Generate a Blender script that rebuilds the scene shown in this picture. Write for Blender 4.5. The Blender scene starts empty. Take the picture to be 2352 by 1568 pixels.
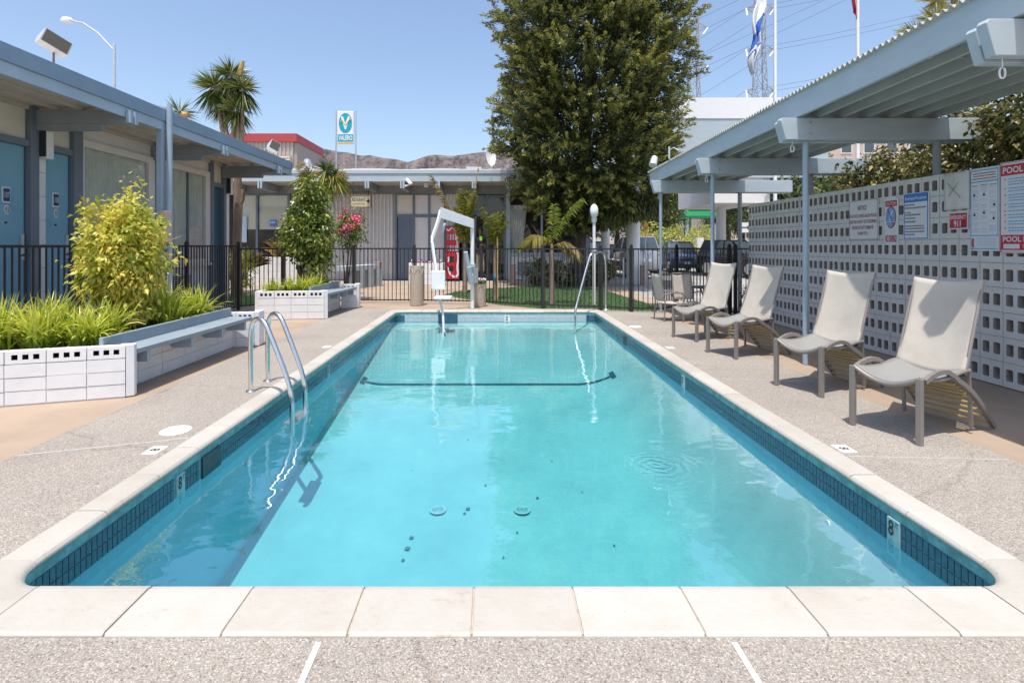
import bpy, bmesh, math, random
import numpy as np
from mathutils import Vector, Matrix
R = math.radians
random.seed(7)
rng = np.random.default_rng(7)
SC = bpy.context.scene
COL = SC.collection

# ------------------------------------------------------------------ camera
cam_d = bpy.data.cameras.new('camera')
cam = bpy.data.objects.new('camera', cam_d)
COL.objects.link(cam)
cam.location = (0, 0, 1.5)
cam.rotation_euler = (R(90), 0, 0)
cam_d.sensor_width = 36
cam_d.lens = 36 * 1200 / 2352
cam_d.shift_x = 0.0196
cam_d.shift_y = -0.0935
cam_d.clip_start = 0.05
cam_d.clip_end = 9000
SC.camera = cam

# ------------------------------------------------------------------ light
SUN = Vector((0.06, 0.28, -1.0))          # the way the sunlight travels
el = math.atan2(1.0, math.hypot(SUN.x, SUN.y))
W = bpy.data.worlds.new('World')
SC.world = W
W.use_nodes = True
nt = W.node_tree
sky = nt.nodes.new('ShaderNodeTexSky')
sky.sky_type = 'NISHITA'
sky.sun_disc = False
sky.sun_elevation = el
sky.sun_rotation = math.atan2(-SUN.x, -SUN.y) % (2 * math.pi)
sky.air_density = 1.0
sky.dust_density = 2.2
sky.ozone_density = 1.0
bg = nt.nodes['Background']
bg.inputs['Strength'].default_value = 0.15
nt.links.new(sky.outputs[0], bg.inputs[0])
sun_d = bpy.data.lights.new('sun', 'SUN')
sun_d.energy = 3.35
sun_d.angle = R(0.53)
sun_d.color = (1.0, 0.95, 0.87)
sun = bpy.data.objects.new('sun', sun_d)
COL.objects.link(sun)
sun.rotation_euler = SUN.to_track_quat('-Z', 'Y').to_euler()
sun.location = (0, 0, 30)
SC.view_settings.view_transform = 'Standard'
SC.view_settings.look = 'None'
SC.view_settings.exposure = 0.60
SC.view_settings.gamma = 1
SC.view_settings.use_curve_mapping = False
SC.render.engine = 'CYCLES'
SC.cycles.use_denoising = True
SC.cycles.max_bounces = 8
SC.cycles.transparent_max_bounces = 12
SC.cycles.caustics_reflective = False
SC.cycles.caustics_refractive = False
SC.cycles.sample_clamp_indirect = 6

# ------------------------------------------------------------------ materials
def _mat(name):
    m = bpy.data.materials.new(name)
    m.use_nodes = True
    n = m.node_tree
    return m, n, n.nodes['Principled BSDF']

def noise(n, scale, detail=3, pos=None, rough=0.55):
    t = n.nodes.new('ShaderNodeTexNoise')
    t.inputs['Scale'].default_value = scale
    t.inputs['Detail'].default_value = detail
    t.inputs['Roughness'].default_value = rough
    if pos is not None:
        n.links.new(pos, t.inputs['Vector'])
    return t

def ramp(n, fac, stops):
    r = n.nodes.new('ShaderNodeValToRGB')
    e = r.color_ramp.elements
    while len(e) < len(stops):
        e.new(0.5)
    for k, (p, c) in enumerate(stops):
        e[k].position = p
        e[k].color = (*c, 1)
    n.links.new(fac, r.inputs[0])
    return r

def geo_pos(n):
    return n.nodes.new('ShaderNodeNewGeometry').outputs['Position']

def mapped(n, pos, sx, sy, sz):
    k = n.nodes.new('ShaderNodeMapping')
    k.inputs['Scale'].default_value = (sx, sy, sz)
    n.links.new(pos, k.inputs['Vector'])
    return k.outputs[0]

def mat(name, col, rough=0.6, var=0.08, scale=6, bump=0.0, bscale=60, metal=0.0, spec=0.5, stretch=None, dirt=None):
    m, n, p = _mat(name)
    pos = geo_pos(n)
    if stretch:
        pos = mapped(n, pos, *stretch)
    t = noise(n, scale, 5, pos)
    lo = tuple(max(0, c * (1 - var)) for c in col)
    hi = tuple(min(1, c * (1 + var)) for c in col)
    r = ramp(n, t.outputs[0], [(0.3, lo), (0.7, hi)])
    out = r.outputs[0]
    if dirt:
        d = noise(n, dirt[1], 6, pos, 0.65)
        f = ramp(n, d.outputs[0], [(dirt[2], (0, 0, 0)), (min(1, dirt[2] + 0.14), (1, 1, 1))])
        mx = n.nodes.new('ShaderNodeMix')
        mx.data_type = 'RGBA'
        n.links.new(f.outputs[0], mx.inputs[0])
        n.links.new(out, mx.inputs[6])
        mx.inputs[7].default_value = (*dirt[0], 1)
        out = mx.outputs[2]
    n.links.new(out, p.inputs['Base Color'])
    p.inputs['Roughness'].default_value = rough
    p.inputs['Metallic'].default_value = metal
    p.inputs['Specular IOR Level'].default_value = spec
    if bump > 0:
        b = n.nodes.new('ShaderNodeBump')
        b.inputs['Strength'].default_value = bump
        b.inputs['Distance'].default_value = 0.01
        t2 = noise(n, bscale, 4, pos)
        n.links.new(t2.outputs[0], b.inputs['Height'])
        n.links.new(b.outputs[0], p.inputs['Normal'])
    return m

def leaf_mat(name, stops, trans=0.3, gloss=0.35):
    """stops over the per-leaf tint attribute (0..1)"""
    m, n, p = _mat(name)
    a = n.nodes.new('ShaderNodeAttribute')
    a.attribute_name = 'tint'
    r = ramp(n, a.outputs['Fac'], stops)
    n.links.new(r.outputs[0], p.inputs['Base Color'])
    p.inputs['Roughness'].default_value = gloss
    p.inputs['Specular IOR Level'].default_value = 0.5
    tr = n.nodes.new('ShaderNodeBsdfTranslucent')
    n.links.new(r.outputs[0], tr.inputs['Color'])
    mx = n.nodes.new('ShaderNodeMixShader')
    mx.inputs[0].default_value = trans
    n.links.new(p.outputs[0], mx.inputs[1])
    n.links.new(tr.outputs[0], mx.inputs[2])
    n.links.new(mx.outputs[0], n.nodes['Material Output'].inputs['Surface'])
    return m

M = {}
def pebble(name, tone=1.0):
    m, n, p = _mat(name)
    pos = geo_pos(n)
    v = n.nodes.new('ShaderNodeTexVoronoi')
    v.inputs['Scale'].default_value = 180
    n.links.new(pos, v.inputs['Vector'])
    s = n.nodes.new('ShaderNodeSeparateColor')
    n.links.new(v.outputs['Color'], s.inputs[0])
    T = lambda c: tuple(x * tone for x in c)
    r = ramp(n, s.outputs[0], [(0.0, T((.16, .115, .105))), (0.12, T((.285, .245, .21))), (0.45, T((.345, .312, .27))),
                               (0.62, T((.275, .268, .255))), (0.8, T((.38, .348, .305))), (0.95, T((.50, .46, .42)))])
    ed = ramp(n, v.outputs['Distance'], [(0.0, (1, 1, 1)), (0.55, (1, 1, 1)), (0.9, (.72, .69, .67))])
    big = noise(n, 1.1, 5, pos)
    br = ramp(n, big.outputs[0], [(0.3, (.86, .85, .85)), (0.7, (1.08, 1.07, 1.05))])
    st = noise(n, 0.55, 6, pos, 0.7)
    sr = ramp(n, st.outputs[0], [(0.52, (1, 1, 1)), (0.68, (.86, .87, .9))])
    o = r.outputs[0]
    cv = n.nodes.new('ShaderNodeTexVoronoi'); cv.feature = 'DISTANCE_TO_EDGE'; cv.inputs['Scale'].default_value = .42
    cw = noise(n, 2.2, 5, pos); ws = n.nodes.new('ShaderNodeVectorMath'); ws.operation = 'SCALE'; ws.inputs['Scale'].default_value = .5
    n.links.new(cw.outputs['Color'], ws.inputs[0]); wa = n.nodes.new('ShaderNodeVectorMath'); wa.operation = 'ADD'
    n.links.new(pos, wa.inputs[0]); n.links.new(ws.outputs[0], wa.inputs[1]); n.links.new(wa.outputs[0], cv.inputs['Vector'])
    ck = ramp(n, cv.outputs['Distance'], [(0.0, (.80, .79, .78)), (.003, (.86, .85, .84)), (.006, (1, 1, 1))])
    st2 = noise(n, 3.1, 7, mapped(n, pos, 1, .6, 1), .75)
    s2 = ramp(n, st2.outputs[0], [(.30, (.80, .79, .79)), (.40, (1, 1, 1)), (.66, (1, 1, 1)), (.78, (1.14, 1.13, 1.12))])
    for x in (ed, br, sr, ck, s2):
        k = n.nodes.new('ShaderNodeMix'); k.data_type = 'RGBA'; k.blend_type = 'MULTIPLY'
        k.inputs[0].default_value = 1
        n.links.new(o, k.inputs[6]); n.links.new(x.outputs[0], k.inputs[7])
        o = k.outputs[2]
    n.links.new(o, p.inputs['Base Color'])
    p.inputs['Roughness'].default_value = 0.75
    b = n.nodes.new('ShaderNodeBump'); b.inputs['Strength'].default_value = 0.5; b.inputs['Distance'].default_value = 0.004
    b.invert = True
    n.links.new(v.outputs['Distance'], b.inputs['Height'])
    n.links.new(b.outputs[0], p.inputs['Normal'])
    return m
M['pebble'] = pebble('exposed_aggregate')
M['aggregate'] = mat('aggregate_concrete', (.50, .42, .34), .8, .22, 38, .6, 60)
M['tan'] = mat('tan_concrete', (.345, .265, .20), .8, .14, 1.3, .25, 90, dirt=((.28, .215, .165), .9, .6))
M['walk'] = mat('grey_walk', (.36, .33, .31), .8, .12, 1.2, .2, 80)
M['asphalt'] = mat('asphalt', (.30, .29, .275), .85, .15, .8, .3, 60, dirt=((.40, .385, .36), .35, .5))
M['earth'] = mat('dry_ground', (.27, .23, .18), .9, .2, .2)
M['coping'] = mat('coping_stone', (.44, .418, .38), .62, .07, 3, .22, 45, dirt=((.36, .30, .22), 4.2, .62))
def coping_mat():
    m, n, p = _mat('coping_stone')
    pos = geo_pos(n)
    oi = n.nodes.new('ShaderNodeObjectInfo')
    base = ramp(n, oi.outputs['Random'], [(0, (.40, .375, .335)), (.5, (.44, .415, .375)), (1, (.455, .435, .40))])
    def mul(a, b):
        k = n.nodes.new('ShaderNodeMix'); k.data_type = 'RGBA'; k.blend_type = 'MULTIPLY'; k.inputs[0].default_value = 1
        n.links.new(a, k.inputs[6]); n.links.new(b, k.inputs[7]); return k.outputs[2]
    big = noise(n, 2.4, 7, pos, .65)
    o = mul(base.outputs[0], ramp(n, big.outputs[0], [(.36, (.94, .92, .885)), (.52, (1, 1, 1)), (.75, (1.06, 1.06, 1.05))]).outputs[0])
    st = noise(n, 5.5, 9, mapped(n, pos, .7, 1.6, 1), .78)
    o = mul(o, ramp(n, st.outputs[0], [(.27, (.68, .59, .47)), (.345, (.88, .83, .76)), (.41, (1, 1, 1))]).outputs[0])
    sp = noise(n, 60, 4, pos, .7)
    o = mul(o, ramp(n, sp.outputs[0], [(.27, (.55, .50, .44)), (.33, (1, 1, 1))]).outputs[0])
    n.links.new(o, p.inputs['Base Color']); p.inputs['Roughness'].default_value = .65
    b = n.nodes.new('ShaderNodeBump'); b.inputs['Strength'].default_value = .3; b.inputs['Distance'].default_value = .01
    n.links.new(noise(n, 38, 5, pos).outputs[0], b.inputs['Height']); n.links.new(b.outputs[0], p.inputs['Normal'])
    return m
M['coping'] = coping_mat()
M['wet_leaf'] = mat('sunken_leaf', (.06, .17, .19), .7, .3, 20)
M['plaster_wall_lift'] = mat('brightened_aqua_plaster', (.30, .66, .78), .8, .06, 2)  # brighter aqua than the floor plaster, painted to lift the walls' shade
M['drain'] = mat('drain_ring', (.40, .56, .57), .6, .06, 12)
M['skimmer'] = mat('skimmer_opening', (.025, .06, .075), .5, .3, 20)
M['joint'] = mat('joint_strip', (.50, .485, .46), .6, .1, 20)
M['grout'] = mat('coping_mortar', (.45, .38, .30), .9, .2, 40)
M['teal'] = mat('waterline_plaster', (.17, .40, .40), .6, .35, 14, .5, 40, dirt=((.09, .25, .27), 9.0, .6))
M['tile'] = mat('navy_tile', (.035, .10, .16), .18, .3, 25, spec=.6)
M['tile_pale'] = mat('pale_tile', (.52, .57, .60), .25, .15, 30)
M['tile_grout'] = mat('tile_grout', (.20, .44, .50), .7, .1, 30)
M['white_tile'] = mat('white_marker_tile', (.78, .80, .78), .3, .06, 20, dirt=((.55, .53, .48), 30, .66))
M['bench'] = mat('bench_paint', (.25, .305, .35), .5, .1, 3, .15, 26, dirt=((.19, .25, .31), 3, .6))
M['marker_teal'] = mat('waterline_marker', (.36, .56, .58), .3, .06, 20)
M['black'] = mat('black_print', (.02, .02, .022), .5, .1, 10)
M['white'] = mat('white_paint', (.80, .80, .80), .5, .04, 8, .12, 30)
M['white_block'] = mat('white_painted_block', (.78, .78, .79), .7, .05, 5, .5, 120, dirt=((.62, .60, .57), 3.2, .70))
M['mortar_white'] = mat('painted_mortar', (.55, .54, .54), .8, .1, 20, .3, 80)
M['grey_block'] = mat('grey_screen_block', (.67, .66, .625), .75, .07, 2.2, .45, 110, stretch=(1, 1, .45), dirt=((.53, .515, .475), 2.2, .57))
M['hole_inside'] = mat('block_hole_inside', (.36, .33, .305), .9, .2, 30)  # browner and darker than the block faces, on the hole sides
M['vent_inside'] = mat('vent_inside', (.045, .04, .036), .9, .2, 30)  # near-black colour stands in for the shade deep in the vents
M['mortar_grey'] = mat('screen_wall_mortar', (.40, .40, .39), .85, .1, 20)
M['lightblue'] = mat('light_blue_trim', (.43, .505, .55), .55, .05, 2.5, .12, 26, stretch=(1, 1, 4), dirt=((.37, .48, .54), 4, .66))
M['soffit_blue'] = mat('canopy_rafter_paint', (.42, .445, .43), .6, .08, 3, .1, 30)
M['beam_grey'] = mat('beam_grey_paint', (.275, .305, .325), .6, .1, 3, .15, 30)
M['fascia_dark'] = mat('blue_roof_edge', (.24, .325, .43), .5, .07, 2)
M['fascia_mid'] = mat('blue_fascia_board', (.38, .465, .56), .55, .07, 2.5, .1, 30)
M['postblue'] = mat('blue_post_paint', (.34, .425, .51), .45, .06, 4)
M['frame'] = mat('slate_frame_paint', (.165, .20, .24), .5, .08, 4)
M['door'] = mat('teal_door_paint', (.21, .41, .53), .42, .07, 2, dirt=((.175, .345, .45), 3.5, .58))
M['door_dark'] = mat('dark_teal_door', (.03, .11, .165), .4, .06, 2)
M['slate_door'] = mat('slate_door_paint', (.15, .185, .24), .45, .06, 3)
M['cream'] = mat('cream_panel', (.72, .66, .57), .6, .05, 2)
M['offwhite'] = mat('off_white_panel', (.76, .72, .70), .6, .05, 2)
M['taupe'] = mat('taupe_soffit', (.54, .485, .43), .7, .07, 3)
M['siding'] = mat('corrugated_siding', (.70, .66, .64), .55, .05, 3)
M['steel'] = mat('stainless_steel', (.72, .72, .70), .16, .05, 20, metal=1.0)
M['galv'] = mat('galvanised_metal', (.60, .62, .63), .35, .1, 8, metal=.7)
M['alum'] = mat('lamp_metal', (.55, .58, .60), .45, .08, 8, metal=.3)
M['brown_lens'] = mat('lamp_lens', (.10, .085, .072), .6, .12, 6, stretch=(1, 1, 8))
M['fence'] = mat('black_fence_paint', (.022, .020, .022), .4, .15, 12)
M['bronze'] = mat('taupe_powder_coat', (.26, .235, .215), .42, .06, 12, metal=.25)
M['sling'] = mat('beige_sling_fabric', (.48, .44, .385), .8, .08, 5, .35, 220, dirt=((.43, .385, .32), 2.6, .55))
M['sling_seat'] = mat('grey_sling_fabric', (.25, .25, .24), .75, .07, 4, .25, 300)
M['strap'] = mat('gold_strap', (.42, .31, .13), .5, .12, 8)
M['corr'] = mat('corrugated_roof_sheet', (.42, .42, .39), .7, .12, 6)
M['glass_dark'] = mat('dark_glass', (.035, .03, .028), .08, .3, 1.2, spec=.6)
M['glass_win'] = None
M['curtain'] = mat('grey_curtain', (.78, .77, .73), .85, .08, 4)
M['blind'] = mat('cream_blind', (.78, .72, .60), .7, .04, 3)
M['interior'] = mat('dark_interior', (.045, .033, .026), .8, .4, 2)
M['turf'] = mat('green_turf', (.075, .145, .05), .9, .25, 9, .6, 150)
M['lawn'] = mat('lawn_grass', (.13, .22, .05), .9, .3, 6, .6, 120)
M['soil'] = mat('planter_soil', (.06, .045, .032), .95, .3, 20, .6, 60)
M['bark'] = mat('dark_bark', (.055, .042, .035), .9, .4, 9, .9, 30, stretch=(1, 1, .25))
M['bark_tan'] = mat('tan_bark', (.27, .20, .15), .9, .3, 7, .9, 26, stretch=(1, 1, .4))
M['red'] = mat('red_print', (.52, .035, .06), .45, .05, 6)
M['redbrand'] = mat('red_machine', (.60, .02, .035), .3, .05, 4)
M['blueprint'] = mat('blue_print', (.05, .22, .62), .45, .05, 6)
M['navy'] = mat('navy_print', (.03, .055, .14), .45, .05, 6)
M['skyprint'] = mat('light_blue_print', (.12, .42, .74), .45, .05, 6)
M['paleprint'] = mat('pale_blue_print', (.50, .62, .76), .5, .05, 6)
M['signwhite'] = mat('white_sign_face', (.74, .75, .76), .4, .03, 6)
M['greysign'] = mat('grey_print', (.25, .26, .28), .5, .05, 8)
M['maroonprint'] = mat('maroon_print', (.36, .10, .11), .5, .05, 8)
M['valero'] = mat('teal_print', (.0, .36, .46), .4, .04, 4)
M['yellowprint'] = mat('yellow_print', (.85, .48, .03), .45, .05, 5)
M['signcream'] = mat('cream_sign_face', (.56, .49, .31), .5, .05, 5)
M['redtrim'] = mat('red_parapet', (.42, .055, .06), .5, .06, 2)
M['tanwall'] = mat('tan_corrugated_wall', (.46, .40, .34), .7, .06, 2)
M['tanside'] = mat('taupe_wall', (.36, .30, .27), .7, .06, 2)
M['pink'] = mat('beige_stucco', (.55, .42, .35), .8, .08, 1)
M['brownbox'] = mat('brown_stucco', (.36, .27, .22), .8, .08, 6, .3, 60)
M['pinkbox'] = mat('beige_box_paint', (.58, .42, .34), .5, .06, 6)
M['rust'] = mat('rusty_wood', (.22, .12, .07), .8, .3, 20)
M['green_shelter'] = mat('green_shelter_paint', (.01, .17, .06), .4, .08, 4)
M['skin'] = mat('skin', (.16, .085, .055), .55, .05, 9)
M['darkshirt'] = mat('dark_shirt', (.02, .022, .03), .8, .1, 9)
M['khaki'] = mat('khaki_cloth', (.45, .36, .23), .85, .06, 9)
M['lime'] = mat('lime_tag', (.25, .75, .03), .5, .05, 5)
M['rubber'] = mat('tyre_rubber', (.02, .02, .02), .75, .1, 9)
M['carblue'] = mat('blue_car_paint', (.075, .12, .22), .22, .03, 2, spec=.7)
M['carblack'] = mat('black_car_paint', (.02, .022, .025), .15, .05, 2, spec=.8)
M['carsilver'] = mat('silver_car_paint', (.42, .42, .45), .25, .03, 2, metal=.3, spec=.7)
M['carred'] = mat('dark_red_car_paint', (.20, .02, .045), .2, .05, 2, spec=.8)
M['carglass'] = mat('car_glass', (.06, .085, .10), .06, .1, 2, spec=.8)
M['plastic_dark'] = mat('dark_plastic', (.035, .035, .038), .5, .1, 9)
M['amber'] = mat('amber_lamp', (.80, .28, .04), .25, .05, 9)
M['clearlamp'] = mat('headlamp', (.70, .72, .74), .15, .05, 9)
M['redlamp'] = mat('tail_lamp', (.45, .02, .02), .2, .05, 9)
M['wire'] = mat('power_line', (.10, .12, .16), .6, .1, 9)
M['tower'] = mat('tower_steel', (.36, .39, .44), .6, .1, 3)
M['wood_grey'] = mat('grey_pole_wood', (.22, .18, .15), .9, .2, 8)
M['globe'] = mat('opal_globe', (.80, .80, .79), .25, .02, 9)
M['cloth_white'] = mat('white_flag_cloth', (.76, .77, .80), .8, .03, 9)
M['cloth_blue'] = mat('blue_flag_cloth', (.05, .16, .55), .8, .05, 9)
M['cloth_red'] = mat('red_flag_cloth', (.60, .04, .07), .8, .05, 9)
M['petal_pink'] = mat('pink_petals', (.75, .10, .22), .6, .15, 9)
M['petal_white'] = mat('white_petals', (.78, .72, .76), .6, .1, 9)
M['petal_red'] = mat('red_petals', (.55, .03, .06), .6, .1, 9)
M['petal_violet'] = mat('violet_petals', (.42, .16, .42), .6, .15, 9)
M['stake'] = mat('wooden_stake', (.50, .33, .14), .8, .1, 9)
M['palm_stem'] = mat('palm_stem', (.30, .20, .16), .8, .3, 12, .5, 50, stretch=(1, 1, 3))
M['tape'] = mat('blue_tape', (.03, .28, .55), .5, .05, 9)

M['leaf_yellow'] = leaf_mat('yellow_shrub_leaf', [(0, (.20, .27, .03)), (.3, (.48, .52, .07)), (.7, (.78, .72, .16)), (1, (.80, .56, .12))], .42, .38)
M['leaf_agap'] = leaf_mat('strap_leaf', [(0, (.12, .22, .02)), (.35, (.34, .44, .04)), (.75, (.60, .62, .09)), (1, (.62, .55, .14))], .35, .35)
M['leaf_dark'] = leaf_mat('glossy_shrub_leaf', [(0, (.04, .075, .014)), (.45, (.12, .18, .03)), (.8, (.30, .35, .06)), (1, (.45, .43, .10))], .25, .36)
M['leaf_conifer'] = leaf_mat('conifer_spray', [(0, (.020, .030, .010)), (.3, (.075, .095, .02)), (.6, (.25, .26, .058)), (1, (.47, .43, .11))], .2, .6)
M['leaf_pale'] = leaf_mat('pale_hedge_leaf', [(0, (.20, .26, .05)), (.5, (.45, .47, .11)), (1, (.62, .58, .18))], .35, .5)
M['leaf_olive'] = leaf_mat('olive_tree_leaf', [(0, (.05, .075, .025)), (.5, (.13, .17, .05)), (1, (.27, .28, .10))], .3, .5)
M['leaf_hedge'] = leaf_mat('hedge_leaf', [(0, (.02, .032, .010)), (.4, (.07, .09, .025)), (.75, (.24, .225, .07)), (1, (.52, .41, .17))], .25, .35)
M['leaf_palm'] = leaf_mat('palm_leaflet', [(0, (.12, .18, .02)), (.5, (.30, .33, .05)), (1, (.50, .38, .12))], .35, .4)
M['leaf_palmgreen'] = leaf_mat('green_palm_leaflet', [(0, (.14, .20, .03)), (.6, (.28, .35, .05)), (1, (.40, .40, .09))], .35, .4)
M['leaf_dead'] = leaf_mat('dry_palm_leaflet', [(0, (.22, .17, .05)), (.5, (.42, .33, .12)), (1, (.50, .36, .20))], .3, .6)
M['leaf_cord'] = leaf_mat('cordyline_leaf', [(0, (.025, .045, .010)), (.5, (.09, .13, .025)), (.85, (.22, .26, .06)), (1, (.36, .35, .12))], .2, .35)
M['leaf_pine'] = leaf_mat('pine_needle', [(0, (.16, .20, .05)), (.5, (.38, .40, .10)), (1, (.60, .50, .20))], .3, .5)

def plaster():
    m, n, p = _mat('pool_plaster')
    pos = geo_pos(n)
    t = noise(n, 1.3, 8, pos, .68)
    r = ramp(n, t.outputs[0], [(.3, (.26, .44, .455)), (.5, (.315, .505, .51)), (.72, (.385, .57, .56))])
    n.links.new(r.outputs[0], p.inputs['Base Color'])
    p.inputs['Roughness'].default_value = .8
    return m
M['plaster'] = plaster()

def two_sided(n, fr, ior):
    """the same reflection from either side of a thin sheet"""
    g = n.nodes.new('ShaderNodeNewGeometry')
    k = n.nodes.new('ShaderNodeMath'); k.operation = 'MULTIPLY_ADD'
    n.links.new(g.outputs['Backfacing'], k.inputs[0]); k.inputs[1].default_value = 1 / ior - ior; k.inputs[2].default_value = ior
    n.links.new(k.outputs[0], fr.inputs[0])

def water():
    m, n, p = _mat('pool_water')
    n.nodes.remove(p)
    out = n.nodes['Material Output']
    pos = geo_pos(n)
    a = noise(n, 1.0, 3, mapped(n, pos, 1.1, 1.7, 1), .5)
    b = noise(n, 1.0, 3, mapped(n, pos, 6, 9, 1), .5)
    # rings where something has just dropped into the water
    dv = n.nodes.new('ShaderNodeVectorMath'); dv.operation = 'DISTANCE'
    wob = noise(n, 9, 2, pos)
    sc = n.nodes.new('ShaderNodeVectorMath'); sc.operation = 'SCALE'; sc.inputs['Scale'].default_value = .11
    n.links.new(wob.outputs['Color'], sc.inputs[0])
    ad = n.nodes.new('ShaderNodeVectorMath'); ad.operation = 'ADD'
    n.links.new(pos, ad.inputs[0]); n.links.new(sc.outputs[0], ad.inputs[1])
    n.links.new(ad.outputs[0], dv.inputs[0])
    dv.inputs[1].default_value = (1.33, 4.07, -.17)
    def mth(op, x, y=None, z=None):
        k = n.nodes.new('ShaderNodeMath'); k.operation = op
        for i, v in enumerate((x, y, z)):
            if v is None: continue
            if isinstance(v, (int, float)): k.inputs[i].default_value = v
            else: n.links.new(v, k.inputs[i])
        return k.outputs[0]
    ring = mth('SINE', mth('MULTIPLY', dv.outputs['Value'], 95))
    fall = mth('POWER', 2.718, mth('MULTIPLY', mth('POWER', dv.outputs['Value'], 2), -26))
    rr = mth('MULTIPLY', mth('MULTIPLY', ring, fall), .75)
    h = mth('ADD', mth('ADD', mth('MULTIPLY', a.outputs[0], 1.3), mth('MULTIPLY', b.outputs[0], mth('MULTIPLY_ADD', fall, .9, .12))), rr)
    bp = n.nodes.new('ShaderNodeBump'); bp.inputs['Strength'].default_value = .32; bp.inputs['Distance'].default_value = .03
    n.links.new(h, bp.inputs['Height'])
    tr = n.nodes.new('ShaderNodeBsdfTransparent'); tr.inputs[0].default_value = (.97, .995, 1, 1)
    gl = n.nodes.new('ShaderNodeBsdfGlossy'); gl.inputs['Roughness'].default_value = .0; gl.inputs[0].default_value = (1, 1, 1, 1)
    fr = n.nodes.new('ShaderNodeFresnel'); two_sided(n, fr, 2.6)
    n.links.new(bp.outputs[0], gl.inputs['Normal']); n.links.new(bp.outputs[0], fr.inputs['Normal'])
    mx = n.nodes.new('ShaderNodeMixShader')
    n.links.new(fr.outputs[0], mx.inputs[0]); n.links.new(tr.outputs[0], mx.inputs[1]); n.links.new(gl.outputs[0], mx.inputs[2])
    n.links.new(mx.outputs[0], out.inputs['Surface'])
    va = n.nodes.new('ShaderNodeVolumeAbsorption')
    va.inputs[0].default_value = (.20, .92, .975, 1)
    va.inputs[1].default_value = .42
    n.links.new(va.outputs[0], out.inputs['Volume'])
    return m
M['water'] = water()

def glass():
    m, n, p = _mat('window_glass')
    n.nodes.remove(p)
    tr = n.nodes.new('ShaderNodeBsdfTransparent'); tr.inputs[0].default_value = (.93, .95, .94, 1)
    gl = n.nodes.new('ShaderNodeBsdfGlossy'); gl.inputs['Roughness'].default_value = .01
    fr = n.nodes.new('ShaderNodeFresnel'); two_sided(n, fr, 1.5)
    mx = n.nodes.new('ShaderNodeMixShader')
    n.links.new(fr.outputs[0], mx.inputs[0]); n.links.new(tr.outputs[0], mx.inputs[1]); n.links.new(gl.outputs[0], mx.inputs[2])
    n.links.new(mx.outputs[0], n.nodes['Material Output'].inputs['Surface'])
    return m
M['glass'] = glass()

def mountain_mat():
    m, n, p = _mat('dry_mountain')
    pos = geo_pos(n)
    p.inputs['Specular IOR Level'].default_value = .1
    t = noise(n, .010, 9, pos, .7)
    r = ramp(n, t.outputs[0], [(.3, (.165, .142, .15)), (.5, (.24, .205, .21)), (.7, (.31, .27, .255))])  # mauve-grey tones with the distance haze mixed into the colour
    d = noise(n, .035, 8, mapped(n, pos, 1, .35, 1), .75)
    f = ramp(n, d.outputs[0], [(.40, (1.25, 1.22, 1.18)), (.5, (1, 1, 1)), (.58, (.5, .52, .47))])
    bb = n.nodes.new('ShaderNodeBump'); bb.inputs['Strength'].default_value = 1; bb.inputs['Distance'].default_value = 25
    n.links.new(d.outputs[0], bb.inputs['Height']); n.links.new(bb.outputs[0], p.inputs['Normal'])
    k = n.nodes.new('ShaderNodeMix'); k.data_type = 'RGBA'; k.blend_type = 'MULTIPLY'; k.inputs[0].default_value = 1
    n.links.new(r.outputs[0], k.inputs[6]); n.links.new(f.outputs[0], k.inputs[7])
    n.links.new(k.outputs[2], p.inputs['Base Color'])
    p.inputs['Roughness'].default_value = .95
    return m
M['mountain'] = mountain_mat()

# ------------------------------------------------------------------ builders
def tagit(o, label=None, cat=None, group=None, kind=None):
    if label: o['label'] = label
    if cat: o['category'] = cat
    if group: o['group'] = group
    if kind: o['kind'] = kind
    return o

OFF = {}
def thing(name, label, cat, loc=(0, 0, 0), rotz=0, group=None):
    o = bpy.data.objects.new(name, None)
    o.empty_display_size = .2
    COL.objects.link(o)
    o.location = loc
    o.rotation_euler = (0, 0, rotz)
    OFF[o.name] = Vector((0, 0, 0)) if rotz else Vector(loc)
    return tagit(o, label, cat, group)

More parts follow.
